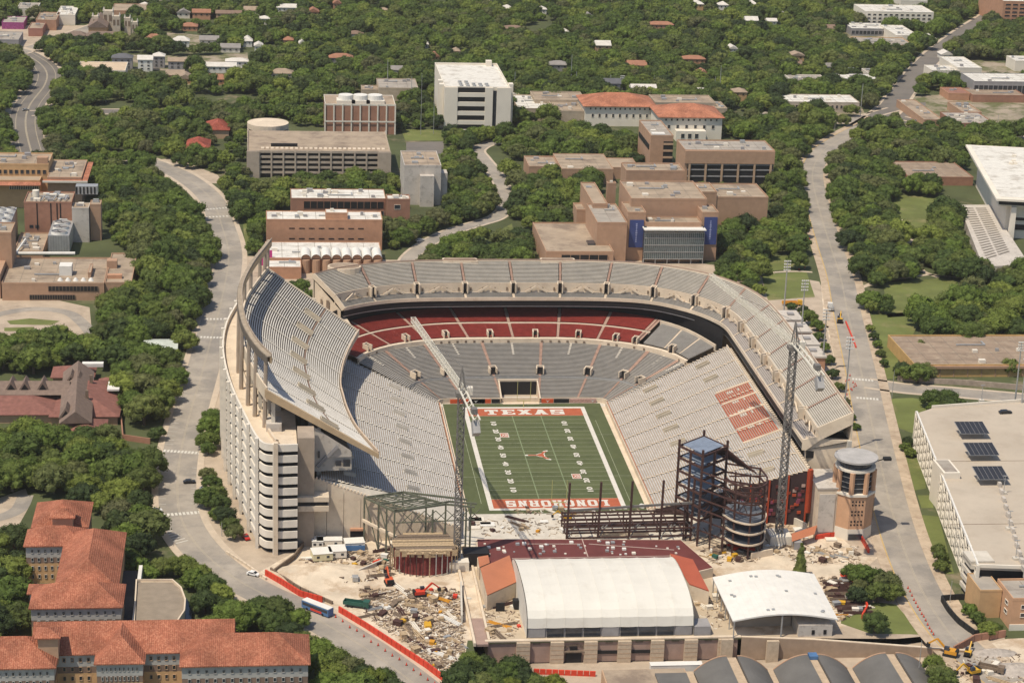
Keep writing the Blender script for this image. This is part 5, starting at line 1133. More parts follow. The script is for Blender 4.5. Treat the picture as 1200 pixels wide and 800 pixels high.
P_ = A.lerp(Bq, .42); MB().box(P_.x-1, P_.x+5.5, P_.y-8, P_.y+6, 0, h_+2.4).build('stair_tower', travert, parent=t); MB().box(P_.x-.2, P_.x+4.7, P_.y-7, P_.y+5.2, h_+2.4, h_+2.5).build('roof', roofG, parent=t)
s0 = G(1133, 703, 0)
for k in range(4):
    z = 2+k*3.3; MB().prism([(s0.x, s0.y), (s0.x+3, s0.y-1.5), (s0.x+6, s0.y-1), (s0.x+8.5, s0.y-1), (s0.x+8.5, s0.y+9), (s0.x, s0.y+9)], z, z+1.5).build('spandrel', conc, parent=t)
MB().box(s0.x+1, s0.x+8, s0.y+.6, s0.y+9, 0, 13).build('core', darkM, parent=t); MB().box(s0.x, s0.x+8.5, s0.y+.2, s0.y+9, 13.01, 14.6).build('landing', conc, parent=t)
for u_, v_ in ((1176, 578), (1182, 620), (1190, 655), (1150, 470)):
    q_ = G(u_, v_, h_); MB().cone((q_.x, q_.y, h_-.1), (q_.x, q_.y, h_+7), .16, .1, 6).build('lamp_post', steelG, parent=t); MB().box(q_.x-.9, q_.x+.9, q_.y-.2, q_.y+.2, h_+7, h_+7.2).build('lamp_head', steelG, parent=t); MB().box(q_.x-1, q_.x+1, q_.y-1, q_.y+1, h_-.1, h_+.8).build('lamp_base', conc, parent=t)
for k in range(14): q_ = G(1168+k*2.6, 560+k*9, h_); MB().box(q_.x-.5, q_.x+.6, q_.y-1.2, q_.y+1.2, h_-.1, h_+1.6).build('ramp_rail', greyst, parent=t)
for v_ in (540, 614): 
    q_ = G(1110, v_, h_+.02); MB().box(q_.x, q_.x+70, q_.y-.15, q_.y+.15, h_-.09, h_-.03).build('expansion_joint', woodD, parent=t)
FOOT.append((150, 230, -150, 20, 14))
for k, (u_, v_) in enumerate(((1139, 502), (1150, 527), (1161, 555))):
    q_ = G(u_, v_, h_+3); s = thing('solar_canopy', 'tilted dark solar panel canopy, %s from the front edge of the roof deck' % ['third', 'second', 'nearest'][k], 'solar panel', (q_.x, q_.y, h_), 'solar canopies on the parking deck')
    m = MB(); m.q([(q_.x-5.8, q_.y-4.4, h_+2.6), (q_.x+5.8, q_.y-4.4, h_+2.6), (q_.x+5.8, q_.y+5, h_+4.2), (q_.x-5.8, q_.y+5, h_+4.2)]); m.build('panel', M('solar_cells', (.030, .032, .040), .5, spec=.3), parent=s)
    m = MB(); m.q([(q_.x-6.0, q_.y-4.6, h_+2.5), (q_.x+6.0, q_.y-4.6, h_+2.5), (q_.x+6.0, q_.y+5.2, h_+4.1), (q_.x-6.0, q_.y+5.2, h_+4.1)]); m.build('frame', steelG, parent=s)
    for kk in range(7): x = q_.x-5.8+11.6*kk/6; MB().bar((x, q_.y-4.4, h_+2.66), (x, q_.y+5, h_+4.26), .08, .06).build('rail', greyW, parent=s)
    for sx in (-5, 5): MB().bar((q_.x+sx, q_.y, h_), (q_.x+sx, q_.y, h_+3.2), .35).build('post', steelG, parent=s)
# small brick building at the lower right
p, q = bb('brick_office', 'two storey brick office with grey roof below the parking deck', 1187, 1290, 703, 680, 745, M('tower_brick', (0,)*3), roofG, h=11, junk=2, ub=1170)
x0, x1, y0, y1, h = q; windows(p, x0+2, x0+18, y0, 4, 10, 2, 2, .7, .45); windows(p, y0+2, y1-1, x0, 3, 9.6, 2, 2, .4, .4, side='W'); MB().box(x0-.3, x1, y0-.4, y0-.05, 0, 2.2).build('stone_base', stucco, parent=p)
body(p, x0-8, x0-.3, y1-6, y1+8, 0, 10, brickY, roofG, .4, junk=0)
# --- dark red roofed building on the left
t = thing('gabled_building', 'dark red roofed building with steep taupe gables and triangular dormers', 'building', tuple(G(80, 470)))
def G2(u, v, z): q = G(u, v, z); return (q.x, q.y)
def poly(nm, pts, z, z0, mat, wm=brickT): o = MB().prism([G2(u, v, z) for u, v in pts], z0, z).build(nm, mat, parent=t); return o
for u0_, u1_, vf_, dp_, z_, rs_ in ((-60, 66, 486, 26, 6, 3.5), (58, 139, 488, 44, 6, 5), (74, 122, 512, 20, 5.5, 3.5), (60, 110, 442, 14, 6, 3), (112, 141, 466, 24, 5.5, 3)):
    z_ -= 2; a, b = G(u0_, vf_, z_), G(u1_, vf_, z_); MB().box(a.x+.6, b.x-.6, a.y+.6, a.y+dp_, 0, z_-.4).build('wall', brickT, parent=t); hip(t, a.x, b.x, a.y, a.y+dp_, z_, rs_, tileD, ov=.4)
def ridge(P0, P1, w_, z0, rise, mat, nm='gable_roof'):
    a, b = Vector((*P0, 0)), Vector((*P1, 0)); d = (b-a).normalized(); s = Vector((-d.y, d.x, 0))*w_/2; m = MB(); r1, r2 = a+Vector((0, 0, z0+rise)), b+Vector((0, 0, z0+rise)); zz = Vector((0, 0, z0))
    m.q([a-s+zz, b-s+zz, r2, r1]); m.q([b+s+zz, a+s+zz, r1, r2]); m.q([a-s+zz, r1, a+s+zz]); m.q([b+s+zz, r2, b-s+zz]); m.q([a+s+zz, b+s+zz, b-s+zz, a-s+zz]); return m.build(nm, mat, parent=t)
ridge(G2(-20, 446, 11), G2(82, 446, 11), 13, 7, 4, taupe); ridge(G2(92, 425, 11), G2(88, 485, 11), 13, 7, 5, taupe)
for u_, v_ in ((14, 455), (30, 455), (51, 455), (78, 486), (84, 447), (93, 449)):
    a = G2(u_, v_, 8); o = ridge((a[0], a[1]-3), (a[0], a[1]+5), 6, 7.6, 4.6, taupe, 'dormer'); MB().q([(a[0]-1.9, a[1]-3.1, 8), (a[0]+1.9, a[1]-3.1, 8), (a[0], a[1]-3.1, 11)]).build('dormer_window', darkM, parent=o)
for u_, v_ in ((107, 450), (102, 468)): a = G2(u_, v_, 8); MB().box(a[0]-.6, a[0]+.6, a[1]-.6, a[1]+.6, 7, 12).build('chimney', woodD, parent=t)
a = G2(134, 458, 7); MB().box(a[0]-3, a[0]+2, a[1], a[1]+10, 7, 7.8).build('roof_hatch', whiteM, parent=t); a = G2(110, 430, 7); MB().box(a[0]-5, a[0]+4, a[1], a[1]+3, 7, 8.5).build('roof_unit', whiteM, parent=t)
FOOT.append((-245, -172, 20, 85, 8)); LAWN.append(ppx([(140, 492), (182, 500), (170, 530), (140, 525)]))
a = G2(168, 408, 4); t = thing('shed', 'small pavilion with a pale green-grey metal roof beside the western street', 'shed', (a[0]+7, a[1]+6, 0)); MB().box(a[0]+.5, a[0]+14, a[1]+.5, a[1]+13, 0, 3.6).build('wall', stucco, parent=t); hip(t, a[0], a[0]+15, a[1], a[1]+14, 3.7, 1.6, M('pale_green_metal', (.46, .49, .43)), gable=True, ov=.2); FOOT.append((a[0], a[0]+15, a[1]-4, a[1]+14, 4))
m = thing('garden_wall', 'brick garden wall closing the small courtyard beside the western street', 'wall', tuple(G(160, 510))); a = G(142, 493); b = G(176, 520); MB().path([(a.x, a.y), (a.x+2, a.y-22), (b.x, b.y)], .5, 0, 2.4).build('wall', brickR, parent=m)
# --- dormitories, lower left
def dorm_wall(t, x0, x1, y0, y1, h_, nc=0, sideW=0):
    MB().box(x0, x1, y0, y1, 0, h_-6.6).build('lower_wall', brickY, parent=t); MB().box(x0, x1, y0, y1, h_-6.6, h_-4.4).build('brick_band', M('brown_band', (.23, .155, .115)), parent=t); MB().box(x0-.05, x1+.05, y0-.05, y1, h_-4.4, h_-.3).build('upper_wall', M('grey_stucco', (.42, .40, .37)), parent=t)
    if nc:
        windows(t, x0+1, x1-1, y0, h_-13, h_-.6, nc, 4, .28, .40, frame=M('grey_stucco', (0, 0, 0)))
h_ = 14.
t = thing('dormitory', 'long terracotta roofed dormitory running along the lower left edge', 'dormitory', tuple(G(150, 790)))
def X(u, v, z=h_): return G(u, v, z).x
yA = G(150, 764, h_).y; yC = yA+19
dorm_wall(t, X(45, 764), X(272, 764)-1, yA, yC, h_, 0); hip(t, X(40, 764), X(272, 764), yA, yC, h_, 6.2, tileR, gable=True)
windows(t, X(70, 766), X(108, 766), yA, h_-13, h_-.6, 4, 4, .32, .42, frame=brickT); windows(t, X(172, 766), X(208, 766), yA, h_-13, h_-.6, 4, 4, .32, .42, frame=brickT)
def wing(u0, u1, v, nc, gab=False, dep=16):
    y = G((u0+u1)/2, v, h_).y; a, b = X(u0, v)+.8, X(u1, v)-.8; dorm_wall(t, a, b, y, y+dep, h_, nc); hip(t, a, b, y, y+dep, h_, 6, tileR, axis='y' if gab else None); return a, b, y
wing(-60, 66, 782, 14, dep=18); a, b, y = wing(110, 170, 776, 9, gab=True, dep=22); wing(210, 364, 778, 14, dep=19)
m = MB(); m.q([(a+8, y+5.2, h_+2.9), (b-8, y+5.2, h_+2.9), ((a+b)/2, y+5.2, h_+5)]); m.build('louvred_vent', darkM, parent=t); MB().box(a+5, b-5, y+4.6, y+5.6, h_+2.6, h_+2.9).build('ledge', stucco, parent=t)
for u_, v_ in ((30, 772), (250, 770)):
    q_ = G(u_, v_, h_); MB().box(q_.x-3.4, q_.x+3.4, q_.y-3.4, q_.y+4, 0, h_).build('stair_bay', brickT, parent=t); hip(t, q_.x-3.6, q_.x+3.6, q_.y-3.6, q_.y+6, h_+.3, 2, tileR); windows(t, q_.x-3, q_.x+3, q_.y-3.4, 1, h_-1, 2, 4, .4, .45)
q_ = G(57, 745, 20); MB().box(q_.x-3, q_.x+3, q_.y-3, q_.y+3, 12, 21).build('cupola', brickT, parent=t); hip(t, q_.x-3, q_.x+3, q_.y-3, q_.y+3, 21.2, 1.8, tileR, ov=.9)
t = thing('dormitory', 'stepped terracotta roofed dormitory wing standing north of the long one', 'dormitory', tuple(G(85, 700)))
def hw(u0, u1, v, dep, h2, nc, rise=5, ax=None, side=None):
    a = G(u0, v, h2); b = G(u1, v, h2); MBx = dorm_wall(t, a.x+.8, b.x-.8, a.y+.8, a.y+dep, h2, nc); hip(t, a.x+.8, b.x-.8, a.y+.8, a.y+dep, h2, rise, tileR, axis=ax)
    FOOT.append((a.x-1, b.x+1, a.y-1, a.y+dep+1, h2))
hw(33, 144, 713, 17, 14, 10, 5); hw(63, 139, 690, 45, 14.1, 0, 6, 'y'); hw(27, 100, 640, 14, 13.9, 8, 4.5); hw(36, 104, 618, 22, 14, 0, 5)
q_ = G(74, 604, 18); MB().box(q_.x-3.4, q_.x+3.4, q_.y-3, q_.y+3, 12, 18.6).build('cupola', brickT, parent=t); hip(t, q_.x-3.4, q_.x+3.4, q_.y-3, q_.y+3, 18.8, 2, tileR, ov=1)
q_ = G(49, 690, 12); MB().box(q_.x-3.6, q_.x+3.6, q_.y-3, q_.y+3, 0, 12).build('stair_bay', M('grey_stucco', (0,)*3), parent=t); hip(t, q_.x-3.6, q_.x+3.6, q_.y-3, q_.y+3, 12.2, 1.6, tileR, ov=.9)
FOOT.append((-215, -90, -215, -168, 14))
# curved pavilion beside the dormitories
t = thing('pavilion', 'flat tan roofed pavilion with a rounded east end beside the dormitory', 'building', tuple(G(190, 720))); h3 = 6
P_ = [G(157, 731, h3), G(160, 681, h3), G(202, 681, h3), G(212, 690, h3), G(217, 704, h3), G(216, 717, h3), G(208, 729, h3), G(200, 737, h3)]
P_ = [(q.x, q.y) for q in P_]; c_ = (sum(p[0] for p in P_)/8, sum(p[1] for p in P_)/8)
MB().prism(P_, 0, h3).build('wall', cream, parent=t); MB().prism([(c_[0]+(p[0]-c_[0])*.965, c_[1]+(p[1]-c_[1])*.965) for p in P_], h3, h3+.1).build('roof', M('tan_roof_plain', (.27, .22, .165), scale=.3), parent=t)
m = MB(); m.path(P_+[P_[0]], .5, h3, h3+.9); m.build('parapet', cream, parent=t); MB().prism([(c_[0]+(p[0]-c_[0])*1.12+1.5, c_[1]+(p[1]-c_[1])*1.04) for p in P_], 0, 2.2).build('dark_glass_skirt', darkglass, parent=t)
a = G(143, 735, 5); b = G(157, 665, 5); MB().box(a.x-7, a.x+3, a.y, b.y, 0, 4).build('dark_roof', M('charcoal_membrane', (.05, .052, .058)), parent=t); MB().box(a.x+3, a.x+4.2, a.y, b.y, 0, 6).build('white_fin', whiteM, parent=t)
FOOT.append((-170, -120, -150, -100, 6))
# --- houses in the trees
random.seed(11)
HR = [M('grey_shingle', (.26, .24, .22)), M('brown_shingle', (.22, .15, .11)), M('white_metal_roof', (.60, .56, .50)), M('tan_shingle', (.33, .25, .18)), M('rust_shingle', (.33, .16, .10)), M('slate_shingle', (.12, .12, .13))]
RN = ['grey shingled', 'brown shingled', 'white', 'tan shingled', 'rust coloured', 'dark slate']
HW = [stucco, brickT, whiteM, brickY, brickO, greyW]; WN = ['cream', 'tan brick', 'white', 'yellow brick', 'orange brick', 'grey']
hs = [(143, 68, 5, 14, 9, 5, 'taupe'), (170, 70, 2, 10, 9, 2, ''), (186, 66, 2, 8, 9, 5, ''), (209, 72, 3, 14, 9, 5, ''), (180, 45, 4, 12, 5, 4, ''), (212, 48, 2, 12, 5, 2, ''), (215, 15, 0, 10, 5, 0, ''), (236, 15, 4, 14, 6, 4, ''), (268, 16, 1, 20, 6, 1, ''), (222, 31, 4, 12, 4, 4, ''), (245, 47, 0, 14, 5, 0, ''), (270, 56, 0, 14, 4, 0, ''), (290, 48, 2, 7, 5, 2, ''), (258, 78, 2, 22, 5, 2, ''), (278, 72, 2, 16, 6, 2, ''), (205, 88, 3, 12, 4, 3, ''), (217, 92, 3, 10, 4, 3, ''), (252, 93, 4, 13, 4, 4, ''), (336, 9, 2, 16, 5, 2, ''), (367, 14, 4, 9, 6, 4, ''), (338, 47, 4, 7, 5, 4, ''), (303, 54, 2, 6, 4, 2, ''), (310, 22, 2, 9, 5, 2, ''), (395, 4, 4, 6, 9, 4, ''), (354, 51, 2, 4, 6, 2, ''), (510, 66, 4, 6, 4, 4, ''), (535, 60, 3, 5, 4, 3, ''), (499, 52, 2, 4, 4, 2, ''), (635, 11, 2, 8, 5, 2, ''), (661, 37, 2, 7, 4, 2, ''), (775, 29, 4, 20, 6, 4, ''), (740, 52, 0, 10, 4, 0, ''), (759, 64, 3, 8, 4, 3, ''), (824, 86, 4, 8, 5, 4, ''), (834, 61, 3, 7, 4, 3, ''), (859, 57, 2, 7, 4, 2, ''), (749, 6, 2, 6, 4, 2, ''), (848, 6, 2, 8, 5, 2, ''), (882, 5, 2, 8, 5, 2, ''), (755, 104, 2, 17, 6, 2, ''), (718, 98, 5, 11, 8, 5, ''), (868, 108, 3, 9, 7, 3, ''), (816, 108, 2, 14, 5, 2, ''), (935, 65, 3, 10, 7, 3, ''), (938, 75, 1, 9, 5, 1, ''), (972, 34, 1, 10, 6, 1, ''), (968, 78, 0, 14, 5, 0, ''), (905, 25, 2, 8, 5, 2, ''), (920, 18, 0, 9, 5, 0, ''), (1090, 45, 2, 9, 5, 2, ''), (1110, 64, 2, 9, 4, 2, ''), (450, 12, 3, 8, 4, 3, ''), (578, 4, 3, 9, 4, 3, ''), (595, 10, 2, 8, 4, 2, ''), (690, 20, 0, 8, 4, 0, '')]
rh = random.Random(44)
for _ in range(64):
    hs.append((rh.choice((rh.uniform(150, 470), rh.uniform(150, 330), rh.uniform(600, 985))), rh.uniform(4, 102), rh.choice((0, 1, 2, 2, 3, 4, 2)), rh.uniform(9, 18), rh.choice((4, 5, 6)), rh.randrange(6), ''))
hs = [h for i, h in enumerate(hs) if i < 55 or (not (500 < h[0] < 612 and h[1] > 50) and not (h[0] > 860 and h[1] > 70) and not (h[0] < 150) and not (h[0] > 620 and h[1] > 96) and all((h[0]-q[0])**2+((h[1]-q[1])*2)**2 > 500 for q in hs[:i]))]
near = ['far left of the forest', 'left of the forest', 'centre left of the forest', 'middle of the forest', 'centre right of the forest', 'right side of the forest', 'far right of the forest']
seen = {}
for i, (u_, v_, r_, w_, h_, wl_, _) in enumerate(hs):
    s = 1/1.35; w_ = w_*1.05; a = G(u_, v_, h_); d = random.uniform(8, 12); x0, x1, y0, y1 = a.x-w_/2, a.x+w_/2, a.y, a.y+d
    ri = r_ if r_ < 6 else 0; wi = wl_ % 6
    zone = 'upper left' if u_ < 300 else 'left woods' if u_ < 520 else 'above tiled halls' if u_ < 880 else 'upper right'
    key = (RN[ri], zone); seen.setdefault(key, []).append(i); n = len(seen[key])
    ex = {1: 'lowest in the picture of its kind', 2: 'second of its kind'}
    lab = '%s roofed house %d px wide' % (RN[ri], w_)
    nb = sorted(hs, key=lambda q: (q[0]-u_)**2+(q[1]-v_)**2)[1]; side = ('right of' if nb[0] < u_ else 'left of')
    lab = '%s %s house, %s, %s a %s one' % ('wide' if w_ > 12 else 'tall' if h_ > 6 else 'narrow' if w_ < 8 else 'small', RN[ri]+'-roofed', zone, side, RN[nb[2] if nb[2] < 6 else 0])
    t = thing('house', lab, 'house', (a.x, a.y+d/2, 0), 'houses among the distant trees')
    t['_k'] = v_
    MB().box(x0, x1, y0, y1, 0, h_-.3).build('wall', HW[wi], parent=t); hip(t, x0, x1, y0, y1, h_, random.uniform(1.8, 3.2), HR[ri], gable=random.random() < .6, ov=.6)
    windows(t, x0+.5, x1-.5, y0, max(0, h_-3), h_-.5, max(2, int(w_/4)), 1, .35, .5, frame=HW[wi]) if h_ < 8 else windows(t, x0+.5, x1-.5, y0, 1, h_-.7, max(2, int(w_/4)), 3, .35, .5, frame=HW[wi])
    FOOT.append((x0-1, x1+1, y0-(26 if i < 22 else 19), y1, h_)); del t['_k']
# ------------------------------------------------------------------ practice facility, tents and the lower yard
t = thing('practice_facility', 'low practice building with a stone front, gates and a pale terrace', 'building', (0, -167, 0))
yF = -167.5; xs = -38
MB().box(-38, 45, yF, yF+.8, PZ, .3).build('front_wall', M('pink_stone_panel', (.34, .235, .19), scale=.3), parent=t)
for x in (-26.5, -15.3, -4.2, 7, 18, 29.2, 40.5): MB().box(x-2.2, x+2.2, yF-1.3, yF-.02, PZ, .2).build('stone_pier', M('layered_stone', (.50, .40, .29), scale=.8), parent=t)
for x in (-26.5, -15.3, -4.2, 7, 18, 29.2, 40.5):
    for z in (-5.8, -4.2, -2.6, -1.): MB().box(x-2.25, x+2.25, yF-1.36, yF-1.31, z, z+.14).build('stone_joint', brickT, parent=t)
MB().box(-39, 46, yF-.35, yF+.9, .3, .75).build('cornice', cream, parent=t)
MB().box(-12.4, -7.1, yF-.6, yF-.02, PZ, -3.6).box(-11, -8.6, yF-.5, yF-.02, -3.2, -1.8).build('gate_opening', darkM, parent=t)
MB().box(-13.2, -6.3, yF-1.4, yF-.62, -3.5, -3).build('gate_canopy', woodD, parent=t)
for x0, x1, z in ((-2, 4.9, -4.6), (9.2, 15.8, -4.6)): MB().box(x0, x1, yF-.3, yF-.02, z, z+1.1).build('dark_slot', darkM, parent=t)
for i in range(10): MB().box(-12.9+i*.66, -12.5+i*.66, yF-.2, yF-.02, -2.4+.8*math.sin(i*.33), -1.6+.8*math.sin(i*.33)).build('arched_letter', woodD, parent=t)
for x in (-22, 2, 12, 24, 35): MB().box(x-1.2, x+1.2, yF-.2, yF-.02, -.9, -.3).build('name_plate', woodD, parent=t)
MB().box(-38, -37.2, yF+.8, -108, PZ, .9).build('side_wall', cream, parent=t); MB().box(-43, -42.2, -170, -108, 0, 1.2).build('outer_wall', cream, parent=t)
MB().box(-42.2, -38.1, -169.5, -150, -.3, .5).build('front_block', M('pink_stone_panel', (0,)*3), parent=t)
MB().sheet([(-38, -166), (45, -166), (45, -122), (-38, -110)], .14).build('terrace', M('warm_terrace', (.47, .38, .27), scale=.15, amt=.1), parent=t)
# maroon roof
t = thing('maroon_roof_building', 'wide low building with a maroon membrane roof behind the white tent', 'building', (0, -106, 0))
P_ = [G(558, 631, 3.5), G(798, 632, 3.5), G(836, 665, 3.5), G(808, 672, 3.5), G(560, 665, 3.5)]
MB().prism([(q.x, q.y) for q in P_], 0, 3.5).build('wall', cream, parent=t); c_ = sum((Vector(q) for q in P_), Vector())/5
MB().prism([(c_.x+(q.x-c_.x)*.992, c_.y+(q.y-c_.y)*.97) for q in P_], 3.5, 3.6).build('roof', maroonM, parent=t)
for a, b in (((682, 631), (689, 652)), ((600, 654), (785, 651)), ((618, 637), (682, 637)), ((690, 637), (790, 644))): A, B = G(*a, 3.7), G(*b, 3.7); MB().bar(A, B, .35, .15).build('roof_seam', M('pinkish_seam', (.45, .33, .28)), parent=t)
random.seed(5)
for _ in range(46): q = G(random.uniform(565, 800), random.uniform(634, 650), 3.6); s = random.uniform(.25, .7); MB().box(q.x-s, q.x+s, q.y-s, q.y+s, 3.6, 3.6+s).build('roof_item', random.choice([whiteM, stucco, steelG]), parent=t)
# sloped orange roofs
def slope(label, pts, wm, rm, nm='orange_roofed_block', wz=0):
    P_ = [G(u, v, z) for u, v, z in pts]; c = sum(P_, Vector())/4; t = thing(nm, label, 'building', (c.x, c.y, 0)); n = len(P_); m = MB()
    lo = [Vector((p.x, p.y, wz)) for p in P_]; hi = [p-Vector((0, 0, .3)) for p in P_]
    for i in range(n): m.q([lo[i], lo[(i+1) % n], hi[(i+1) % n], hi[i]])
    m.build('wall', wm, parent=t); m = MB(); m.q(P_); m.q([p-Vector((0, 0, .25)) for p in P_][::-1]); m.build('roof', rm, parent=t); return t, P_
tr = M('terracotta_metal', (.44, .165, .085), .6, scale=.15, amt=.08)
t, P_ = slope('block with a sloped salmon-orange metal roof left of the white tent', [(571, 697, 6), (606, 681, 6), (597, 650, 9), (563, 665, 9)], cream, tr)
a = P_[0]; MB().box(a.x+3, a.x+6, a.y-.5, a.y-.1, .3, 3.2).box(a.x+9, a.x+11.5, a.y+.5, a.y+3, .3, 3.4).build('doorway', darkM, parent=t)
slope('small salmon roofed dormer block tucked beside the maroon roof', [(562, 664, 5), (574, 659, 5), (572, 650, 6), (560, 652, 6)], cream, tr)
slope('block with a sloped red-orange metal roof right of the white tent', [(808, 684, 6), (831, 692, 6), (812, 655, 9), (785, 648, 9)], cream, M('red_metal_roof', (.36, .09, .05), .6, scale=.15, amt=.1))
# vaulted white tent
t = thing('white_tent', 'long white barrel vaulted tent with dark openings along its base', 'tent', (2, -143, 0))
x0, x1 = G(618, 748).x, G(813, 748).x; y0, y1 = -165, -119; NX = 9; NR = 12; he, hr = 3.7, 8.6
def prof(j): a = math.pi*j/NR; c = math.cos(a); return ((y0+y1)/2-(y1-y0)/2*(abs(c)**.82)*(1 if c > 0 else -1), he+hr*(math.sin(a)**.72 if math.sin(a) > 0 else 0))
for i in range(NX):
    m = MB(); xa, xb = x0+(x1-x0)*i/NX, x0+(x1-x0)*(i+1)/NX; K = 4
    for s in range(K):
        fa, fb = s/K, (s+1)/K; sag = lambda f: -.12*math.sin(math.pi*f)
        for j in range(NR):
            (ya, za), (yb_, zb_) = prof(j), prof(j+1)
            m.q([(xa+(xb-xa)*fa, ya, za+sag(fa)), (xa+(xb-xa)*fb, ya, za+sag(fb)), (xa+(xb-xa)*fb, yb_, zb_+sag(fb)), (xa+(xb-xa)*fa, yb_, zb_+sag(fa))])
    m.build('tent_bay', tentM, parent=t, smooth=True)
for i in range(NX+1):
    m = MB(); xa = x0+(x1-x0)*i/NX
    for j in range(NR): m.bar((xa, *prof(j)), (xa, *prof(j+1)), .14)
    m.build('rib', tentM, parent=t)
for xe in (x0-.3, x1+.3): 
    m = MB(); L_ = [(xe, *prof(j)) for j in range(NR+1)]; L_ = L_+[(xe, y1, 0), (xe, y0, 0)]; m.q(L_ if xe > 0 else L_[::-1]); m.build('end_wall', tentM, parent=t)
for i in range(NX):
    xa, xb = x0+(x1-x0)*i/NX, x0+(x1-x0)*(i+1)/NX; op = i in (1, 2, 3, 5, 6, 7)
    MB().box(xa+.35, xb-.35, y0+.1, y0+.4, .3, he-.2).build('opening' if op else 'wall_panel', darkglass if op else greyW, parent=t)
MB().box(x0, x1, y0+.45, y0+.7, 0, he).build('base_wall', greyW, parent=t)
MB().box(x1+.5, x1+6, y0-.3, y0+6, 0, 3.4).build('side_block', greyW, parent=t)
# canopy roof on columns
t = thing('canopy', 'low arched white metal canopy on slender posts right of the tent', 'canopy', (60, -150, 0))
cA, cB, cC, cD = G(859, 727, 6.5), G(982, 725, 6.5), G(954, 672, 6.5), G(835, 676, 6.5); m = MB(); n_ = 24
for i in range(n_):
    f0, f1 = i/n_, (i+1)/n_; z = lambda f: 2.2*math.sin(math.pi*f)
    a, b = cA.lerp(cB, f0), cA.lerp(cB, f1); c, d = cD.lerp(cC, f1), cD.lerp(cC, f0); a.z += z(f0); d.z += z(f0); b.z += z(f1); c.z += z(f1)
    m.q([a, b, c, d]); dz = Vector((0, 0, .5)); m.q([d-dz, c-dz, b-dz, a-dz]); m.q([a-dz, b-dz, b, a]); 
m.q([cA, cD, cD-Vector((0, 0, .5)), cA-Vector((0, 0, .5))]); m.build('roof', whiteM, parent=t)
for i in range(1, 17):
    f = i/17; a, d = cA.lerp(cB, f), cD.lerp(cC, f); a.z += 2.2*math.sin(math.pi*f)+.06; d.z += 2.2*math.sin(math.pi*f)+.06; MB().bar(a, d, .1, .06).build('standing_seam', whiteM, parent=t)
for k in range(14): f, g_ = .12+.25*(k % 4)+random.uniform(-.03, .03), random.choice([.12, .5, .85])+random.uniform(-.03, .03); a = cA.lerp(cB, f).lerp(cD.lerp(cC, f), g_); a.z += 2.2*math.sin(math.pi*f); MB().box(a.x-.5, a.x+.5, a.y-.5, a.y+.5, a.z, a.z+.35).build('roof_vent', steelG, parent=t)
for i in range(6):
    q = cA.lerp(cD, i/5); MB().bar((q.x+.5, q.y, 0), (q.x+.5, q.y, 6.2), .35).build('post', steelG, parent=t)
q = cA.lerp(cB, .47); MB().bar((q.x, q.y+.5, 0), (q.x, q.y+.5, 8.3), .45).build('post', steelG, parent=t)
MB().box(cA.x+2, cA.x+22, cA.y+9, cA.y+34, 0, 3.4).build('inner_room', M('brown_grey_concrete', (0,)*3), parent=t); MB().box(cA.x+22.5, cA.x+34, cA.y+.5, cA.y+12, 0, 4.2).build('office_box', greyst, parent=t)
for dx in (27, 31): MB().box(cA.x+dx, cA.x+dx+1., cA.y+.35, cA.y+.48, .8, 2.4).build('door', darkM, parent=t)
# retaining wall running to the road, kerb path
t = thing('retaining_wall', 'long brown retaining wall tapering away toward the eastern road', 'wall', (80, -174, 0))
m = MB(); A_, B_ = Vector((46.1, -168, 0)), Vector((118, -181, 0)); m.path([(46.1, -168.), (70, -171), (118, -181)], .7, [PZ, -6, -1.2], [.7, .7, .7]); m.build('wall', M('brown_block_wall', (.33, .24, .17), scale=.4, amt=.12), parent=t)
m = MB(); m.path([(46.1, -167.8), (70, -170.8), (118, -180.8)], .9, .7, .9); m.build('coping', cream, parent=t)
for x in (41, 56): MB().box(x-2, x+2, -170.4-(x-46)*.12, -169.2-(x-46)*.12, PZ, .6).build('stone_pier', M('layered_stone', (0,)*3), parent=t)
# barrel-roofed shed in the lower yard: half vaults with beige gutters between
t = thing('vaulted_shed', 'row of dark grey half vault roofs with beige strips at the bottom edge', 'building', (66, -210, PZ))
yN, yS = -182.5, -240
seg_ = [(27.6, 37.9, 0), (41.5, 51.8, 1), (53.8, 64.7, 0), (67.8, 78.3, 1), (80.2, 90.8, 0), (94.2, 104.6, 1)]
for xa, xb, hi_left in seg_:
    m = MB(); K = 8; V = []
    for s in range(K+1):
        f = s/K; c = f if hi_left else 1-f; z = -1.2-5.2*(c**2.0)+2.2; V.append((xa+(xb-xa)*f, z))
    for s in range(K): (xa_, za), (xb_, zb_) = V[s], V[s+1]; m.q([(xa_, yS, za), (xb_, yS, zb_), (xb_, yN, zb_), (xa_, yN, za)])
    m.q([(V[-1-k][0], yN, V[-1-k][1]) for k in range(K+1)]+[(xa, yN, PZ), (xb, yN, PZ)]); m.q([(xa, yS, PZ), (xa, yN, PZ), (xa, yN, V[0][1]), (xa, yS, V[0][1])]); m.q([(xb, yN, PZ), (xb, yS, PZ), (xb, yS, V[-1][1]), (xb, yN, V[-1][1])])
    o = m.build('half_vault', barrelG, parent=t)
    m = MB(); 
    for s in range(K): m.bar((V[s][0], yN+.2, V[s][1]), (V[s+1][0], yN+.2, V[s+1][1]), .5, .35)
    m.build('roof_edge', brickP, parent=o)
for xa, xb, z in ((24.5, 27.4, -4.3), (38.1, 41.3, .4), (51.9, 53.7, -3.9), (64.9, 67.6, .5), (78.4, 80.1, -3.9), (91, 94, .5), (104.7, 107, -3)): MB().box(xa, xb, yS, yN+1.2, PZ, z-.4).build('gutter_strip', M('beige_strip', (.47, .36, .25), scale=.5), parent=t)
a = Vector((66, -183.2, 0)); MB().box(65, 67.8, -184.5, -181.5, .2, 1.4).build('tarp', blueM, parent=t)
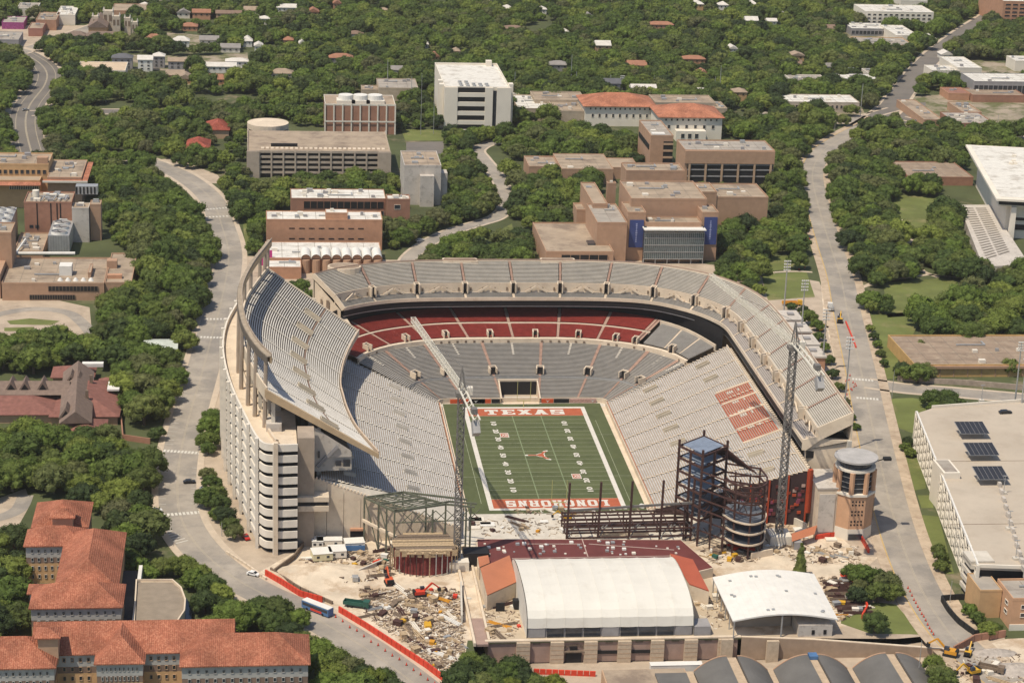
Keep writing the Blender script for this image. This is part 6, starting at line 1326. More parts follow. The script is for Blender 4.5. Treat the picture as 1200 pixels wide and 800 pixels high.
# flat roof block and container left of it
t = thing('flat_block', 'flat tan roofed block at the bottom edge beside the vaulted shed', 'building', (10, -195, PZ)); MB().box(-3, 24, -215, -184, PZ, -2.2).build('wall', brickT, parent=t); MB().box(-2.6, 23.6, -214.6, -184.4, -2.2, -2.05).build('roof', roofT, parent=t); MB().box(13.5, 23.7, -214, -188.5, -2.05, -1.4).build('roof_panel', barrelG, parent=t)
def trailer(label, x, y, z, L_, rz=0, mat=whiteM, w_=2.6, h_=3.0, cat='trailer', nm='site_trailer', group=None):
    t = thing(nm, label, cat, (x, y, z), group); t.rotation_euler[2] = rz; BASE[t.name] = (0, 0, 0)
    MB().box(-L_/2, L_/2, -w_/2, w_/2, .5, h_).build('body', mat, parent=t); MB().box(-L_/2-.1, L_/2+.1, -w_/2-.1, w_/2+.1, h_, h_+.12).build('roof', whiteM if mat is not tentM else mat, parent=t)
    for k in range(max(2, int(L_/4))): x_ = -L_/2+(k+.5)*L_/max(2, int(L_/4)); MB().box(x_-.5, x_+.5, -w_/2-.05, -w_/2+.02, 1.4, 2.3).build('window', darkglass, parent=t)
    for k in (-1, 1): MB().box(k*L_*.3-.5, k*L_*.3+.5, -w_/2+.1, w_/2-.1, 0, .5).build('wheel_set', blackM, parent=t)
    return t
trailer('long white site trailer parked below the stone front', 22.5, -178, PZ, 17, h_=4)
q = G(977, 767, -6); trailer('small white storage box in the lower yard', q.x, q.y, -6, 4, h_=4, w_=3.5, nm='storage_box', cat='storage box')
for lab, u_, v_, L_, w_, rz, mt in (('white office trailer with a blue window wall by the loading door', 415, 636, 7, 5, .1, whiteM), ('white cabin left of the blue windowed trailer', 372, 634, 4, 5, 0, whiteM), ('pale yellow roofed cabin among the site offices', 377, 648, 7, 6, .15, M('pale_yellow', (.62, .56, .36))), ('cream roofed cabin beside the pale yellow one', 395, 645, 6, 6, .1, stucco), ('long low cream cabin behind the site offices', 386, 634, 9, 3.5, 0, stucco)):
    q = G(u_, v_, 2); t = trailer(lab, q.x, q.y, 0, L_, rz, mt, w_, nm='site_office', cat='site office')
q = G(414, 640, 1); m = MB().box(q.x-4, q.x+4, q.y-3.3, q.y-3, .8, 2.7); m.build('blue_glazing', blueM, label='blue glazed front leaning against the white office trailer', cat='glazing panel')
# vehicles --------------------------------------------------
def car(label, u, v, rz, mat, L_=4.7, group=None, cat='car', nm='parked_car'):
    p = G(u, v); t = thing(nm, label, cat, (p.x, p.y, .13), group); BASE[t.name] = (0, 0, 0); w_ = .92
    P_ = [(-L_/2, .35), (-L_/2, .85), (-L_/2+.5, .95), (-L_/2+1.1, 1.45), (L_/2-2., 1.45), (L_/2-1.1, .98), (L_/2-.1, .82), (L_/2, .35)]
    m = MB(); A_ = [(x, -w_, z) for x, z in P_]; B_ = [(x, w_, z) for x, z in P_]; m.q(A_); m.q(B_[::-1])
    for i in range(8): m.q([A_[i], B_[i], B_[(i+1) % 8], A_[(i+1) % 8]][::-1])
    m.build('body', mat, parent=t)
    m = MB()
    m.q([(-L_/2+.55, -w_+.1, .99), (-L_/2+.55, w_-.1, .99), (-L_/2+1.08, w_-.15, 1.46), (-L_/2+1.08, -w_+.15, 1.46)]); m.q([(L_/2-2+.03, -w_+.15, 1.46), (L_/2-2+.03, w_-.15, 1.46), (L_/2-1.12, w_-.1, 1.0), (L_/2-1.12, -w_+.1, 1.0)])
    for s in (-1, 1): m.q([(-L_/2+.7, s*(w_+.01), .98), (L_/2-1.3, s*(w_+.01), .98), (L_/2-2.05, s*(w_+.01), 1.38), (-L_/2+1.1, s*(w_+.01), 1.38)])
    m.build('windows', darkglass, parent=t)
    for sx in (-1, 1):
        for sy in (-1, 1): MB().cone((sx*L_*.31, sy*(w_-.12), .33), (sx*L_*.31, sy*(w_+.03), .33), .33, .33, 10).build('wheel', blackM, parent=t)
    t.rotation_euler[2] = rz; return t
red_ = M('red_car_paint', (.45, .02, .015), .3, spec=.5); blk_ = M('black_car_paint', (.015, .015, .018), .3, spec=.5); sil_ = M('silver_car_paint', (.42, .42, .41), .35, metal=.5); wht_ = M('white_car_paint', (.75, .74, .71), .35)
car('black car driving on the western street near the ramp tower', 222, 566, .1, blk_); car('white car parked under the trees on the western street', 183, 600, .3, wht_); car('bright red car at the foot of the ramp tower', 288, 631, -1.2, red_)
car('red and white parked car beside the site entrance', 547-250, 700-26, -.5, wht_); car('white van on the winding campus road', 492, 283, .6, wht_, 5.4, cat='van', nm='van'); car('dark red car at the curve of the frontage road', 62, 71, .3, red_); car('dark car under the tree beside the small shed', 241, 566+8, .1, sil_)
car('white pickup in the far right parking lot', 1062, 131, 0, wht_, 5.6, cat='pickup'); car('red car in the far right parking lot', 1077, 137, .2, red_); car('silver car beside the red car in the far lot', 1075, 143, .1, sil_); car('silver car crossing the far right junction', 1010, 152, .1, sil_); car('dark car parked on the far edge of the parking deck', 1197, 700, 0, blk_)
q = G(1178, 484, 14); t = car('dark covered vehicle on the back corner of the parking deck', 1178, 484, .1, blk_, 5.5); t.location = (q.x, q.y, 14)
for k, (u_, v_, mt, nm_) in enumerate(((292, 238, sil_, 'silver'), (296, 243, wht_, 'white'), (291, 247, blk_, 'black'), (303, 241, red_, 'red'))): car('%s car in the small lot right of the western street' % nm_, u_, v_, .3, mt)
for k, (u_, v_, mt, nm_) in enumerate(((553, 183, sil_, 'silver car at the back of the winding road'), (548, 187, wht_, 'white car at the back of the winding road'), (142, 28, wht_, 'white car near the stone church'), (160, 35, blk_, 'black car near the stone church'), (12, 52, wht_, 'white car by the left edge shops'), (55, 47, sil_, 'silver car at the far left junction'), (30, 130, sil_, 'silver car on the frontage road'), (1000, 170, blk_, 'black car on the eastern road under trees'))): car(nm_, u_, v_, .5, mt)
# bus
q = G(372, 717); t = thing('city_bus', 'white roofed blue city bus on the street beside the orange barrier', 'bus', (q.x, q.y, .13)); BASE[t.name] = (0, 0, 0)
MB().box(-6, 6, -1.3, 1.3, .4, 2.95).build('body', blueM, parent=t); MB().box(-5.9, 5.9, -1.25, 1.25, 2.95, 3.15).build('roof', whiteM, parent=t); MB().box(-5.6, 5.6, -1.34, -1.31, 1.5, 2.5).box(-5.6, 5.6, 1.31, 1.34, 1.5, 2.5).build('windows', darkglass, parent=t); MB().box(-2, 3, -1.36, -1.33, .6, 1.4).build('red_panel', redM, parent=t)
for sx in (-3.6, 3.4):
    for sy in (-1, 1): MB().cone((sx, sy*1.1, .5), (sx, sy*1.36, .5), .5, .5, 12).build('wheel', blackM, parent=t)
t.rotation_euler[2] = R(-44)
def truck(label, u, v, rz, cabm, bedm, nm='flatbed_truck', L_=8, z=0, cat='truck'):
    q = G(u, v, z); t = thing(nm, label, cat, (q.x, q.y, z+.05)); BASE[t.name] = (0, 0, 0)
    MB().box(L_/2-2.1, L_/2, -1.2, 1.2, .6, 2.8).build('cab', cabm, parent=t); MB().box(L_/2-.02, L_/2+.04, -1, 1, 1.6, 2.6).build('windscreen', darkglass, parent=t)
    MB().box(-L_/2, L_/2-2.3, -1.2, 1.2, .9, 1.2).box(-L_/2, L_/2-2.3, -1.25, -1.1, 1.2, 2.2).box(-L_/2, L_/2-2.3, 1.1, 1.25, 1.2, 2.2).box(-L_/2, -L_/2+.15, -1.1, 1.1, 1.2, 2.2).build('bed', bedm, parent=t)
    for sx in (-L_*.32, -L_*.18, L_*.36):
        for sy in (-1, 1): MB().cone((sx, sy*.9, .5), (sx, sy*1.22, .5), .5, .5, 10).build('wheel', blackM, parent=t)
    t.rotation_euler[2] = rz; return t
truck('dark green flatbed truck on the pale dirt behind the orange barrier', 418, 711, R(-20), greenP, greenP, L_=9); truck('white truck at the near end of the coned work zone', 973, 363, R(80), whiteM, steelG)
truck('orange tanker-like truck parked on the drive beside the tall light pole', 928, 358, 0, yelM, M('orange_truck', (.60, .28, .03)), L_=10); truck('dark brown dump truck in the lower right yard', 1161, 787, R(-30), woodD, woodD, L_=8.5)
def excavator(label, u, v, rz, z=0, bm=yelM, sc=1.):
    q = G(u, v, z); t = thing('excavator', label, 'excavator', (q.x, q.y, z+.03)); BASE[t.name] = (0, 0, 0)
    for s in (-1, 1): MB().box(-2, 2, s*1.1-.35, s*1.1+.35, 0, .9).build('track', blackM, parent=t)
    MB().box(-2.1, 1.5, -1.3, 1.3, 1, 2.1).build('house', bm, parent=t); MB().box(.2, 1.7, .2, 1.3, 2.1, 3.1).build('cab', darkglass, parent=t); MB().box(-2.4, -1.6, -1.2, 1.2, 1.1, 2.3).build('counterweight', blackM, parent=t)
    o = MB().bar((1.2, -.2, 1.8), (4.2, -.2, 4.6), .45, .6).build('boom', bm, parent=t); MB().bar((4.2, -.2, 4.6), (6.6, -.2, 2.6), .35, .45).build('stick', bm, parent=t); MB().box(6.2, 7.2, -.8, .4, 1.4, 2.6).build('bucket', blackM, parent=t)
    t.rotation_euler[2] = rz; t.scale = (sc,)*3; return t
excavator('yellow excavator working in the coned-off lane of the eastern road', 984, 378, R(75)); excavator('orange excavator at the edge of the lower right yard beside the bush', 1113, 768, R(150), bm=M('orange_truck', (0,)*3), sc=1.1); excavator('excavator with raised boom on pale dirt at the bottom right', 1140, 790, R(200)); excavator('small excavator between the other two at the bottom right', 1134, 768, R(60), sc=.8)
excavator('orange excavator at the foot of the red formwork', 456, 684, R(100), bm=orangeM); excavator('red lift machine among the material piles', 492, 698, R(10), bm=redM); excavator('yellow loader on the pale slab beside the near end zone', 664, 609, R(180), sc=.8); excavator('yellow loader parked near the solar canopy side lot', 961, 388, R(30), sc=.7)
# cranes ------------------------------------------------------
def lattice(m, A, B, w_, bay, th=.22, tri=False):
    A, B = Vector(A), Vector(B); d = (B-A); L_ = d.length; d.normalize(); s = d.cross(Vector((0, 0, 1)))
    if s.length < .1: s = Vector((1, 0, 0))
    s.normalize(); r_ = s.cross(d); n = max(2, int(L_/bay)); O = [s*w_/2+r_*w_/2, -s*w_/2+r_*w_/2, -s*w_/2-r_*w_/2, s*w_/2-r_*w_/2]
    for o in O: m.bar(A+o, B+o, th*1.5)
    for i in range(n):
        p, q = A+d*L_*i/n, A+d*L_*(i+1)/n
        for k in range(4):
            a, b = O[k], O[(k+1) % 4]; m.bar(p+a, q+b, th); m.bar(p+b, q+a, th); m.bar(q+a, q+b, th)
def crane(label, base, zt, tip, tail, mastmat, jibmat, wm):
    x, y = base; t = thing('tower_crane', label, 'crane', (x, y, 0))
    m = MB(); lattice(m, (x, y, 2.5), (x, y, zt), 2.3, 2.7, .19); m.build('mast', mastmat, parent=t)
    MB().box(x-4, x+4, y-4, y+4, 0, 3.5).build('base_block', steelG if 0 else stucco, parent=t)
    MB().box(x-2, x+2, y-2, y+2, zt, zt+1.4).build('slewing_ring', craneD, parent=t); tip, tail = Vector(tip), Vector(tail); H_ = Vector((x, y, zt+2.6))
    m = MB(); lattice(m, H_, tip, 1.7, 3.0, .10); m.build('jib', jibmat, parent=t); dd = (tail-H_).normalized(); sd_ = Vector((-dd.y, dd.x, 0)).normalized()
    m = MB(); 
    for s in (-1, 1): m.bar(H_+sd_*s*1., tail+sd_*s*1., .5)
    for k in range(8): m.bar(H_.lerp(tail, k/8)+sd_, H_.lerp(tail, (k+1)/8)-sd_, .25)
    m.build('counter_jib', jibmat, parent=t)
    MB().bar(tail-dd*3+Vector((0, 0, -4.5)), tail-dd*.5+Vector((0, 0, -2.4)), 2.4, 4.6).build('counterweight', wm, parent=t)
    m = MB(); ap = H_+Vector((0, 0, 8))-dd*0; 
    for s in (-1, 1): m.bar(H_+sd_*s*1.0, ap, .35); m.bar(H_+dd*3+sd_*s, ap, .3)
    m.build('a_frame', craneD, parent=t); m = MB(); m.bar(ap, H_.lerp(tip, .62)+Vector((0, 0, 1)), .12); m.bar(ap, tail, .12); m.build('pendant_line', craneD, parent=t)
    MB().box(x+1.5, x+3.6, y-2.4, y-.4, zt+1, zt+3.6).build('cab', stucco, parent=t)
    MB().bar(tail-dd*7+Vector((0, 0, 1)), tail-dd*4.5+Vector((0, 0, 1)), 2, 2).build('winch', craneD, parent=t)
gl = G(535, 664); gr = G(912, 634)
tl = G(484, 374, 68); cl = G(559, 492, 66); tr_ = G(833, 323, 79); cr_ = G(963, 440, 76)
crane('left tower crane with a cream jib reaching over the near field corner', (gl.x, gl.y), 64, tl, cl, craneD, craneW, M('grey_counterweight', (.33, .32, .31))); crane('right tower crane standing before the eastern upper deck with a white jib', (gr.x, gr.y), 74, tr_, cr_, craneD, craneW, M('grey_counterweight', (0,)*3))
# steel frames ---------------------------------------------
t = thing('steel_frame', 'rusty multi storey steel frame with blue-grey metal decks', 'steel frame', (54, -84, 0))
A0, A1, A2_, A3 = Vector((40, -79, 0)), Vector((46.5, -90, 0)), Vector((57.5, -80.5, 0)), Vector((51, -69.5, 0))
for c in (A0, A1, A2_, A3, (A0+A1)/2, (A1+A2_)/2, (A2_+A3)/2): MB().bar(c, c+Vector((0, 0, 36.5 if c in (A0, A1, A2_, A3) else 34)), .8).build('column', rustM, parent=t)
for k, z in enumerate((9, 14.2, 19.4, 24.6, 29.6, 34)):
    zz = Vector((0, 0, z)); Q = [A0, A1, A2_, A3]
    for i in range(4): MB().bar(Q[i]+zz, Q[(i+1) % 4]+zz, .5, .8).build('beam', rustM, parent=t)
    for f in (.33, .66): MB().bar(A0.lerp(A3, f)+zz, A1.lerp(A2_, f)+zz, .35, .5).build('joist', rustM, parent=t)
    e = .08; P_ = [A0.lerp(A2_, e), A1.lerp(A3, e), A2_.lerp(A0, e), A3.lerp(A1, e)]
    MB().prism([(q.x, q.y) for q in P_], z+.4, z+.6).build('metal_deck', deckB if k > 1 else deckD, parent=t)
# raked frame between the slab tower and the rounded part
Bp = [Vector((58, -80, 0)), Vector((61, -92, 0)), Vector((68, -98, 0)), Vector((74, -92, 0)), Vector((76, -84, 0)), Vector((70, -76, 0))]
Bl = smooth([(54.5, -95, 0), (57, -101, 0), (62, -104.5, 0), (67, -102, 0), (69.5, -95, 0), (69, -86, 0)], 4)
for i in range(0, len(Bl), 4): MB().bar(Bl[i], Bl[i]+Vector((0, 0, 28)), .55).build('column', rustM, parent=t)
for c in ((61, -90), (65, -93), (61, -82), (66, -84), (50, -95), (46, -92), (42, -86), (54, -98), (58, -96)): MB().bar((*c, 0), (*c, 25 if c[0] > 55 else 14), .5).build('column', rustM, parent=t)
for k, z in enumerate((5., 9.2, 13.2, 17.2, 21, 24.3, 27.6)):
    for i in range(len(Bl)-1): MB().bar(Bl[i]+Vector((0, 0, z)), Bl[i+1]+Vector((0, 0, z)), .45, .6).build('curved_beam', rustM, parent=t)
    MB().bar((57.5, -80.5, z), (69, -86, z), .4, .6).build('beam', rustM, parent=t); MB().bar((56, -93, z), (69.5, -93, z), .35, .5).build('beam', rustM, parent=t); MB().bar((46.5, -90, z+.6), (57, -101, z), .35, .5).build('beam', rustM, parent=t)
    if k < 3:
        P_ = [(p.x, p.y) for p in Bl]+[(62, -81), (55, -88)]; MB().prism([(62+(a-62)*.95, -94+(b+94)*.95) for a, b in P_], z+.35, z+.6).build('concrete_deck' if k < 3 else 'metal_deck', darkM if 0 else (deckD if k < 3 else deckB), parent=t)
        m = MB(); m.path([(p.x, p.y) for p in Bl], .35, z+.3, z+.9, side=.5); m.build('deck_edge', cream if k < 3 else rustM, parent=t)
for k in range(10):      # raking steel stair beams of the new seating
    f = k/9; a = A2_.lerp(A3, f); MB().bar((a.x, a.y, 33-2*f), (a.x+9, a.y-10+2*f, 27.6), .35, .5).build('raker', rustM, parent=t)
for k in range(7): f = k/6; MB().bar((52+6*f+6*f, -72-10*f-2, 32-7*f), (60+12*f, -77-8*f, 32-7*f), .25).build('purlin', steelG, parent=t)
for k in range(44):
    a = Vector((random.uniform(42, 68), random.uniform(-99, -82), random.uniform(1, 22))); b = a+Vector((random.uniform(-4, 4), random.uniform(-3, 3), random.uniform(3, 5))); MB().bar(a, b, .22).build('brace', random.choice([rustM, rustM, craneD]), parent=t)
# low horizontal frame over the slab
t = thing('steel_frame', 'low dark steel frame with tall posts standing on the pale slab', 'steel frame', (18, -84, 0))
for i in range(5):
    x = -1.5+i*11.5; yN_ = -72.; 
    MB().bar((x, -89+i*.5, 0), (x+.3, -89+i*.5, 24), .75).build('post', rustM, parent=t)
    for y in (-79, -72.5): MB().bar((x+.5, y, 0), (x+.5, y, 6), .5).build('post', rustM, parent=t)
MB().bar((-1.5, -89, 13.2), (44.5, -87, 15), .6, .8).build('beam', craneD, parent=t)
for y in (-89, -84.5, -79, -75.5, -72.5):
    for z in (2.4, 5.4): MB().bar((-1.5, y, z), (46, y+1.5, z), .4, .6).build('beam', rustM, parent=t)
for i in range(12): x = -1.5+i*4.2; MB().bar((x, -89, 5.6), (x, -72.5, 5.6), .3, .45).build('joist', rustM, parent=t)
for i in range(5): x = -1.5+i*11.5; MB().bar((x, -89, 2), (x+4, -84, 5.5), .3).build('brace', craneD, parent=t)
for x in (10, 22, 35): MB().bar((x, -80, .5), (x+2.5, -86, 6), .25).bar((x+1.3, -80, .5), (x+3.8, -86, 6), .25).build('access_ladder', steelG, parent=t)
# olive portal frame on the left
t = thing('steel_frame', 'olive-grey steel portal frame against the panelled concrete wall', 'steel frame', (-60, -88, 0)); H1 = 17.5
c00, c10, c20 = Vector((-74.6, -85, 0)), Vector((-69.8, -91.5, 0)), Vector((-64.6, -98.3, 0)); dR = Vector((15.5, 17.5, 0)); zz = Vector((0, 0, H1))
rr_ = [Vector((-60.5, -80.2, 0)), Vector((-52.5, -86, 0)), Vector((-46, -92, 0))]
for c in (c00, c10, c20, (c10+c20)/2, *rr_, Vector((-51, -97, 0)), Vector((-39, -96, 0)), Vector((-37, -92, 0))): MB().bar(c, c+zz, .6).build('column', greenst, parent=t)
for a, b in ((c00, c20), (c00, rr_[0]), (c10, rr_[1]), (c20, Vector((-44.5, -89.5, 0))), (rr_[0], rr_[2]), (rr_[0], Vector((-38, -88, 0))), (c20, rr_[2]), (rr_[2], Vector((-36, -95, 0))), (Vector((-44.5, -89.5, 0)), Vector((-35, -92, 0)))): MB().bar(a+zz, b+zz, .45, .7).build('beam', greenst, parent=t)
for i in range(12):
    f = i/11; a = c00.lerp(c20, f)+zz; b = rr_[0].lerp(rr_[2], f)+zz; MB().bar(a, b, .22, .3).build('joist', greenst, parent=t)
    if i < 11: a2 = c00.lerp(c20, (i+1)/11)+zz; MB().bar(a.lerp(b, (i % 4)/4), a2.lerp(rr_[0].lerp(rr_[2], (i+1)/11)+zz, (i % 4)/4+.25), .2).build('roof_brace', greenst, parent=t)
for f in (.25, .5, .75): MB().bar(c00.lerp(rr_[0], f)+zz, c20.lerp(rr_[2], f)+zz, .3, .4).build('joist', greenst, parent=t)
for a, b in ((c00, c10), (c10, c20)): MB().bar(a+zz, b, .3).build('brace', greenst, parent=t)
for i in range(7): a = Vector((-62+i*4, -97.8+i*.3, 0)); MB().bar(a+Vector((0, 0, H1-.4)), a+Vector((4, .3, H1-4.4)), .25).bar(a+Vector((0, 0, H1-4.4)), a+Vector((4, .3, H1-.4)), .25).build('truss_web', greenst, parent=t)
MB().bar((-64, -98, H1-4.4), (-36, -96, H1-4.4), .35).build('truss_chord', greenst, parent=t)
MB().bar((-75.2, -85.4, 9), (-62, -99.3, 7.2), .9).bar((-62, -99.3, 7.2), (-50, -108, 3), .9).build('conveyor_tube', cream, parent=t)
# red rebar core with formwork
t = thing('formwork_core', 'ring of red reinforcing bars topped by timber formwork', 'formwork', (-52, -112, 0)); cc = G(499, 674)
for k in range(110):
    a = -math.pi*1.02+k/109*math.pi*1.04; x, y = cc.x+10.5*math.cos(a), cc.y+8+8*math.sin(a); MB().bar((x, y, 0), (x+random.uniform(-.2, .2), y, random.uniform(7.6, 8.6)), .3).build('rebar', M('rebar_red', (.22, .05, .045), scale=1, amt=.3), parent=t)
for k in range(18): a = -math.pi*1.02+k/17*math.pi*1.04; MB().bar((cc.x+12*math.cos(a), cc.y+8+9.4*math.sin(a), 0), (cc.x+12*math.cos(a), cc.y+8+9.4*math.sin(a), 8.4), .32).build('prop', random.choice([steelG, woodM, rustM]), parent=t)
MB().cone((cc.x, cc.y+8, 0), (cc.x, cc.y+8, 7.2), 8, 8, 20).build('concrete_core', M('dark_maroon_core', (.05, .02, .022)), parent=t)
for k in range(9): z = 8.4+.15*(k % 2); y = cc.y-1+k*2.1; w_ = 11.5*math.sqrt(max(.05, 1-((y-cc.y-7.5)/10.5)**2)); MB().box(cc.x-w_, cc.x+w_, y, y+1.6, z, z+.35).build('formwork_plank', random.choice([woodM, woodM, stucco, woodD]), parent=t)
for k in range(9): MB().box(cc.x-11+k*2.5, cc.x-9.2+k*2.5, cc.y-1.2+abs(k-4)*.4, cc.y-.9+abs(k-4)*.4, 7.2, 9.4).build('edge_board', woodM, parent=t)
q = G(534, 668); MB().box(q.x+3, q.x+12, q.y+3, q.y+9, 0, 5).build('dark_column_block', darkM, label='dark row of columns right of the left crane base', cat='columns')
# masts and light poles
def light_pole(label, u, v, vt, group, nm='light_pole', heads=True, mt=steelG, w=.45, hs=1.):
    b = G(u, v); h = HT(u, v, vt); t = thing(nm, label, 'light pole', (b.x, b.y, 0), group); MB().cone((b.x, b.y, 0), (b.x, b.y, h), w, w*.55, 8).build('pole', mt, parent=t)
    if heads:
        for r_ in range(4): MB().bar((b.x-1.6*hs, b.y, h-r_*1.5*hs), (b.x+1.6*hs, b.y, h-r_*1.5*hs+.3), .15).build('crossarm', steelG, parent=t)
        for r_ in range(4):
            for c_ in range(4): x = b.x-1.35*hs+c_*.9*hs; MB().box(x-.3*hs, x+.3*hs, b.y-.4, b.y+.2, h-r_*1.5*hs+.2, h-r_*1.5*hs+.75*hs).build('lamp', whiteM, parent=t)
for lab, u_, v_, vt in (('farthest tall light pole beside the eastern stand', 918, 372, 307), ('second tall light pole beside the eastern stand, right of the farthest', 938, 400, 330), ('third tall light pole, behind the counterweight of the right crane', 963, 436, 364), ('nearest tall light pole beside the eastern stand', 985, 530, 472-75)): light_pole(lab, u_, v_, vt, 'stadium light poles')
for lab, u_, v_, vt in (('left twin light mast on the edge of the parking deck', 1186, 500, 402), ('right twin light mast on the edge of the parking deck', 1193, 508, 412)): light_pole(lab, u_, v_, vt, 'parking deck masts', hs=.8)
for k, (u_, v_, vt, hd) in enumerate(((493, 158, 86, 0), (508, 157, 88, 0), (482, 120, 90, 0), (454, 108, 70, 0), (603, 105, 84, 0), (669, 98, 64, 0), (675, 105, 84, 0), (715, 107, 88, 0), (729, 106, 90, 1), (766, 104, 88, 0), (837, 112, 90, 0), (843, 112, 77, 0), (1008, 137, 98, 0), (978, 153, 144, 0), (1109, 151, 130, 0), (1168, 155, 134, 0), (1045, 467, 434, 0), (1131, 494, 470, 0), (124, 120, 107, 0), (68, 120, 107, 0), (917, 112, 104, 0))):
    nb = ['between the utility plant and the white stone block, left of a pair', 'between the utility plant and the white stone block, right of a pair', 'behind the utility plant fans', 'above the grey roofed block', 'right of the white stone block', 'tall, above the long flat tan roof', 'short, above the long flat tan roof', 'left of the small white house', 'with lamps by the dark roofed house', 'right of the small white house', 'left of the last pair above the tiled halls', 'right of the last pair above the tiled halls', 'beside the pale curved building', 'at the far junction', 'beside the tan roofed row', 'above the grey roofed shop', 'at the corner of the cross street', 'on the back of the parking deck', 'left of the dark curved frontage road sign', 'right of the frontage road curve', 'left of the pale curved building'][k]
    light_pole('slim grey mast '+nb, u_, v_, vt, 'slim distant masts', nm='mast', heads=bool(hd), w=.3 if v_ < 140 else .18)
for lab, u_, v_, vt in (('street lamp among trees beside the ramp tower', 260, 628, 612), ('street lamp at the corner of the lower yard', 1077, 782, 750), ('street lamp beside the fenced garden', 1113, 706, 680), ('street lamp on the parking deck', 1180, 640, 615)): light_pole(lab, u_, v_, vt, None, nm='street_lamp', heads=False, w=.16)
# orange barrier run, fence, cones
def barrier(label, pts, n, mat, h_=1.6, nm='barrier_run', cat='barrier', w=.55, z0=0):
    P_ = [Vector((*G(u, v, z0)[:2], 0)) for u, v in pts]; t = thing(nm, label, cat, tuple(P_[0])); L_ = [0]
    for i in range(1, len(P_)): L_.append(L_[-1]+(P_[i]-P_[i-1]).length)
    def at(s):
        for i in range(1, len(P_)):
            if s <= L_[i]+1e-6: return P_[i-1].lerp(P_[i], (s-L_[i-1])/(L_[i]-L_[i-1]))
        return P_[-1]
    for k in range(n):
        a, b = at(L_[-1]*(k+.04)/n), at(L_[-1]*(k+.96)/n); zz = Vector((0, 0, h_/2)); MB().bar(a+zz, b+zz, w, h_).build('barrier_panel', mat, parent=t)
    return t
barrier('long orange-red barrier along the street from the ramp tower to the truck', [(311, 674), (330, 685), (352, 699), (378, 706)], 16, redM, 2.3); barrier('orange-red barrier running past the bus to the bottom edge', [(397, 717), (430, 737), (465, 760), (500, 783), (522, 800)], 24, redM, 2.3)
barrier('dark fence curving behind the site offices', [(322, 672), (345, 655), (357, 638)], 10, woodD, 2); barrier('long timber stack edging the barrier', [(317, 668), (350, 690), (390, 708)], 9, woodD, 1.2, 'timber_edge', 'timber')
barrier('orange barrier in front of the stone gate', [(625, 789), (698, 792)], 10, redM, 1.8, z0=PZ).location.z = PZ
barrier('orange mesh fence at the foot of the brick tower', [(955, 632), (985, 627), (1008, 630), (1018, 648)], 10, redM, 1.8); barrier('orange mesh fence along the timber yard', [(985, 674), (1002, 685), (1008, 700), (1017, 712), (1010, 725)], 9, redM, 1.8)
barrier('black mesh fence round the little garden beside the parking deck', [(1103, 704), (1110, 716), (1122, 730), (1142, 745), (1172, 742)], 12, blackM, 2.2); barrier('black mesh fence behind the little garden', [(1103, 704), (1128, 702), (1140, 703)], 5, blackM, 2.2); barrier('brown hoarding along the lower right yard', [(1117, 765), (1132, 757), (1142, 751), (1178, 746)], 8, brickR, 2.6)
barrier('red and white barrier line in the coned lane of the eastern road', [(991, 378), (998, 395), (1003, 408)], 8, redM, 1.); barrier('pale barrier along the street beside the construction site', [(265, 648), (290, 664), (312, 680)], 10, cream, 1.1)
random.seed(9)
for i in range(60):
    if i < 16: u_, v_ = 385+i*8.3, 718+i*5.6
    elif i < 30: u_, v_ = 1064+(i-16)*2.3, 690+(i-16)*4.2
    elif i < 48: u_, v_ = 945-(i-30)*.2+random.uniform(-6, 6), 262+(i-30)*3.2
    else: u_, v_ = 990+(i-48)*1.2, 440+random.uniform(0, 24)
    q = G(u_, v_+random.uniform(-1, 1)); z = .15; grp = ['orange cones along the street by the barrier', 'orange cones down the middle of the eastern road', 'orange cones on the verge of the northern road', 'orange cones at the eastern crossing'][0 if i < 16 else 1 if i < 30 else 2 if i < 48 else 3]
    if i == 0: 
        c0 = thing('traffic_cone', 'small orange cone, one of the '+grp, 'cone', (q.x, q.y, z), grp); BASE[c0.name] = (0, 0, 0); MB().cone((0, 0, .05), (0, 0, 1.0), .28, .06, 8).build('cone_body', redM, parent=c0); MB().box(-.35, .35, -.35, .35, 0, .06).build('cone_base', blackM, parent=c0)
    else: copytree(c0, loc=(q.x, q.y, z), label='small orange cone, one of the '+grp, group=grp)
# construction clutter --------------------------------------
def pick(P):
    xs = [p[0] for p in P]; ys = [p[1] for p in P]
    while True:
        u_, v_ = random.uniform(min(xs), max(xs)), random.uniform(min(ys), max(ys))
        if inpoly(u_, v_, P): return G(u_, v_)
ZONES = [('in the dense material yard beside the orange barrier', [(420, 690), (540, 690), (545, 770), (530, 800), (470, 750), (430, 722)], 150), ('on the pale dirt near the site offices', [(350, 655), (470, 640), (468, 672), (420, 684), (385, 680)], 84), ('on the concrete slab before the near end zone', [(545, 608), (672, 606), (680, 628), (560, 628)], 24),
         ('behind the red formwork', [(445, 616), (535, 612), (538, 645), (470, 652)], 80), ('at the foot of the brick tower', [(905, 600), (952, 640), (1008, 640), (1008, 660), (930, 660), (895, 640)], 55), ('under the rusty steel frame', [(820, 640), (890, 640), (890, 658), (830, 662)], 35), ('in the timber yard right of the canopy', [(960, 676), (1000, 680), (1010, 715), (985, 728)], 38), ('on the terrace left of the white tent', [(565, 710), (606, 690), (610, 745), (570, 750)], 34), ('in the bottom right yard', [(1110, 775), (1200, 760), (1200, 800), (1110, 800)], 24), ('between tent and canopy', [(815, 700), (840, 690), (856, 730), (826, 742)], 16), ('on the field edge path', [(600, 597), (790, 594), (790, 602), (600, 604)], 24)]
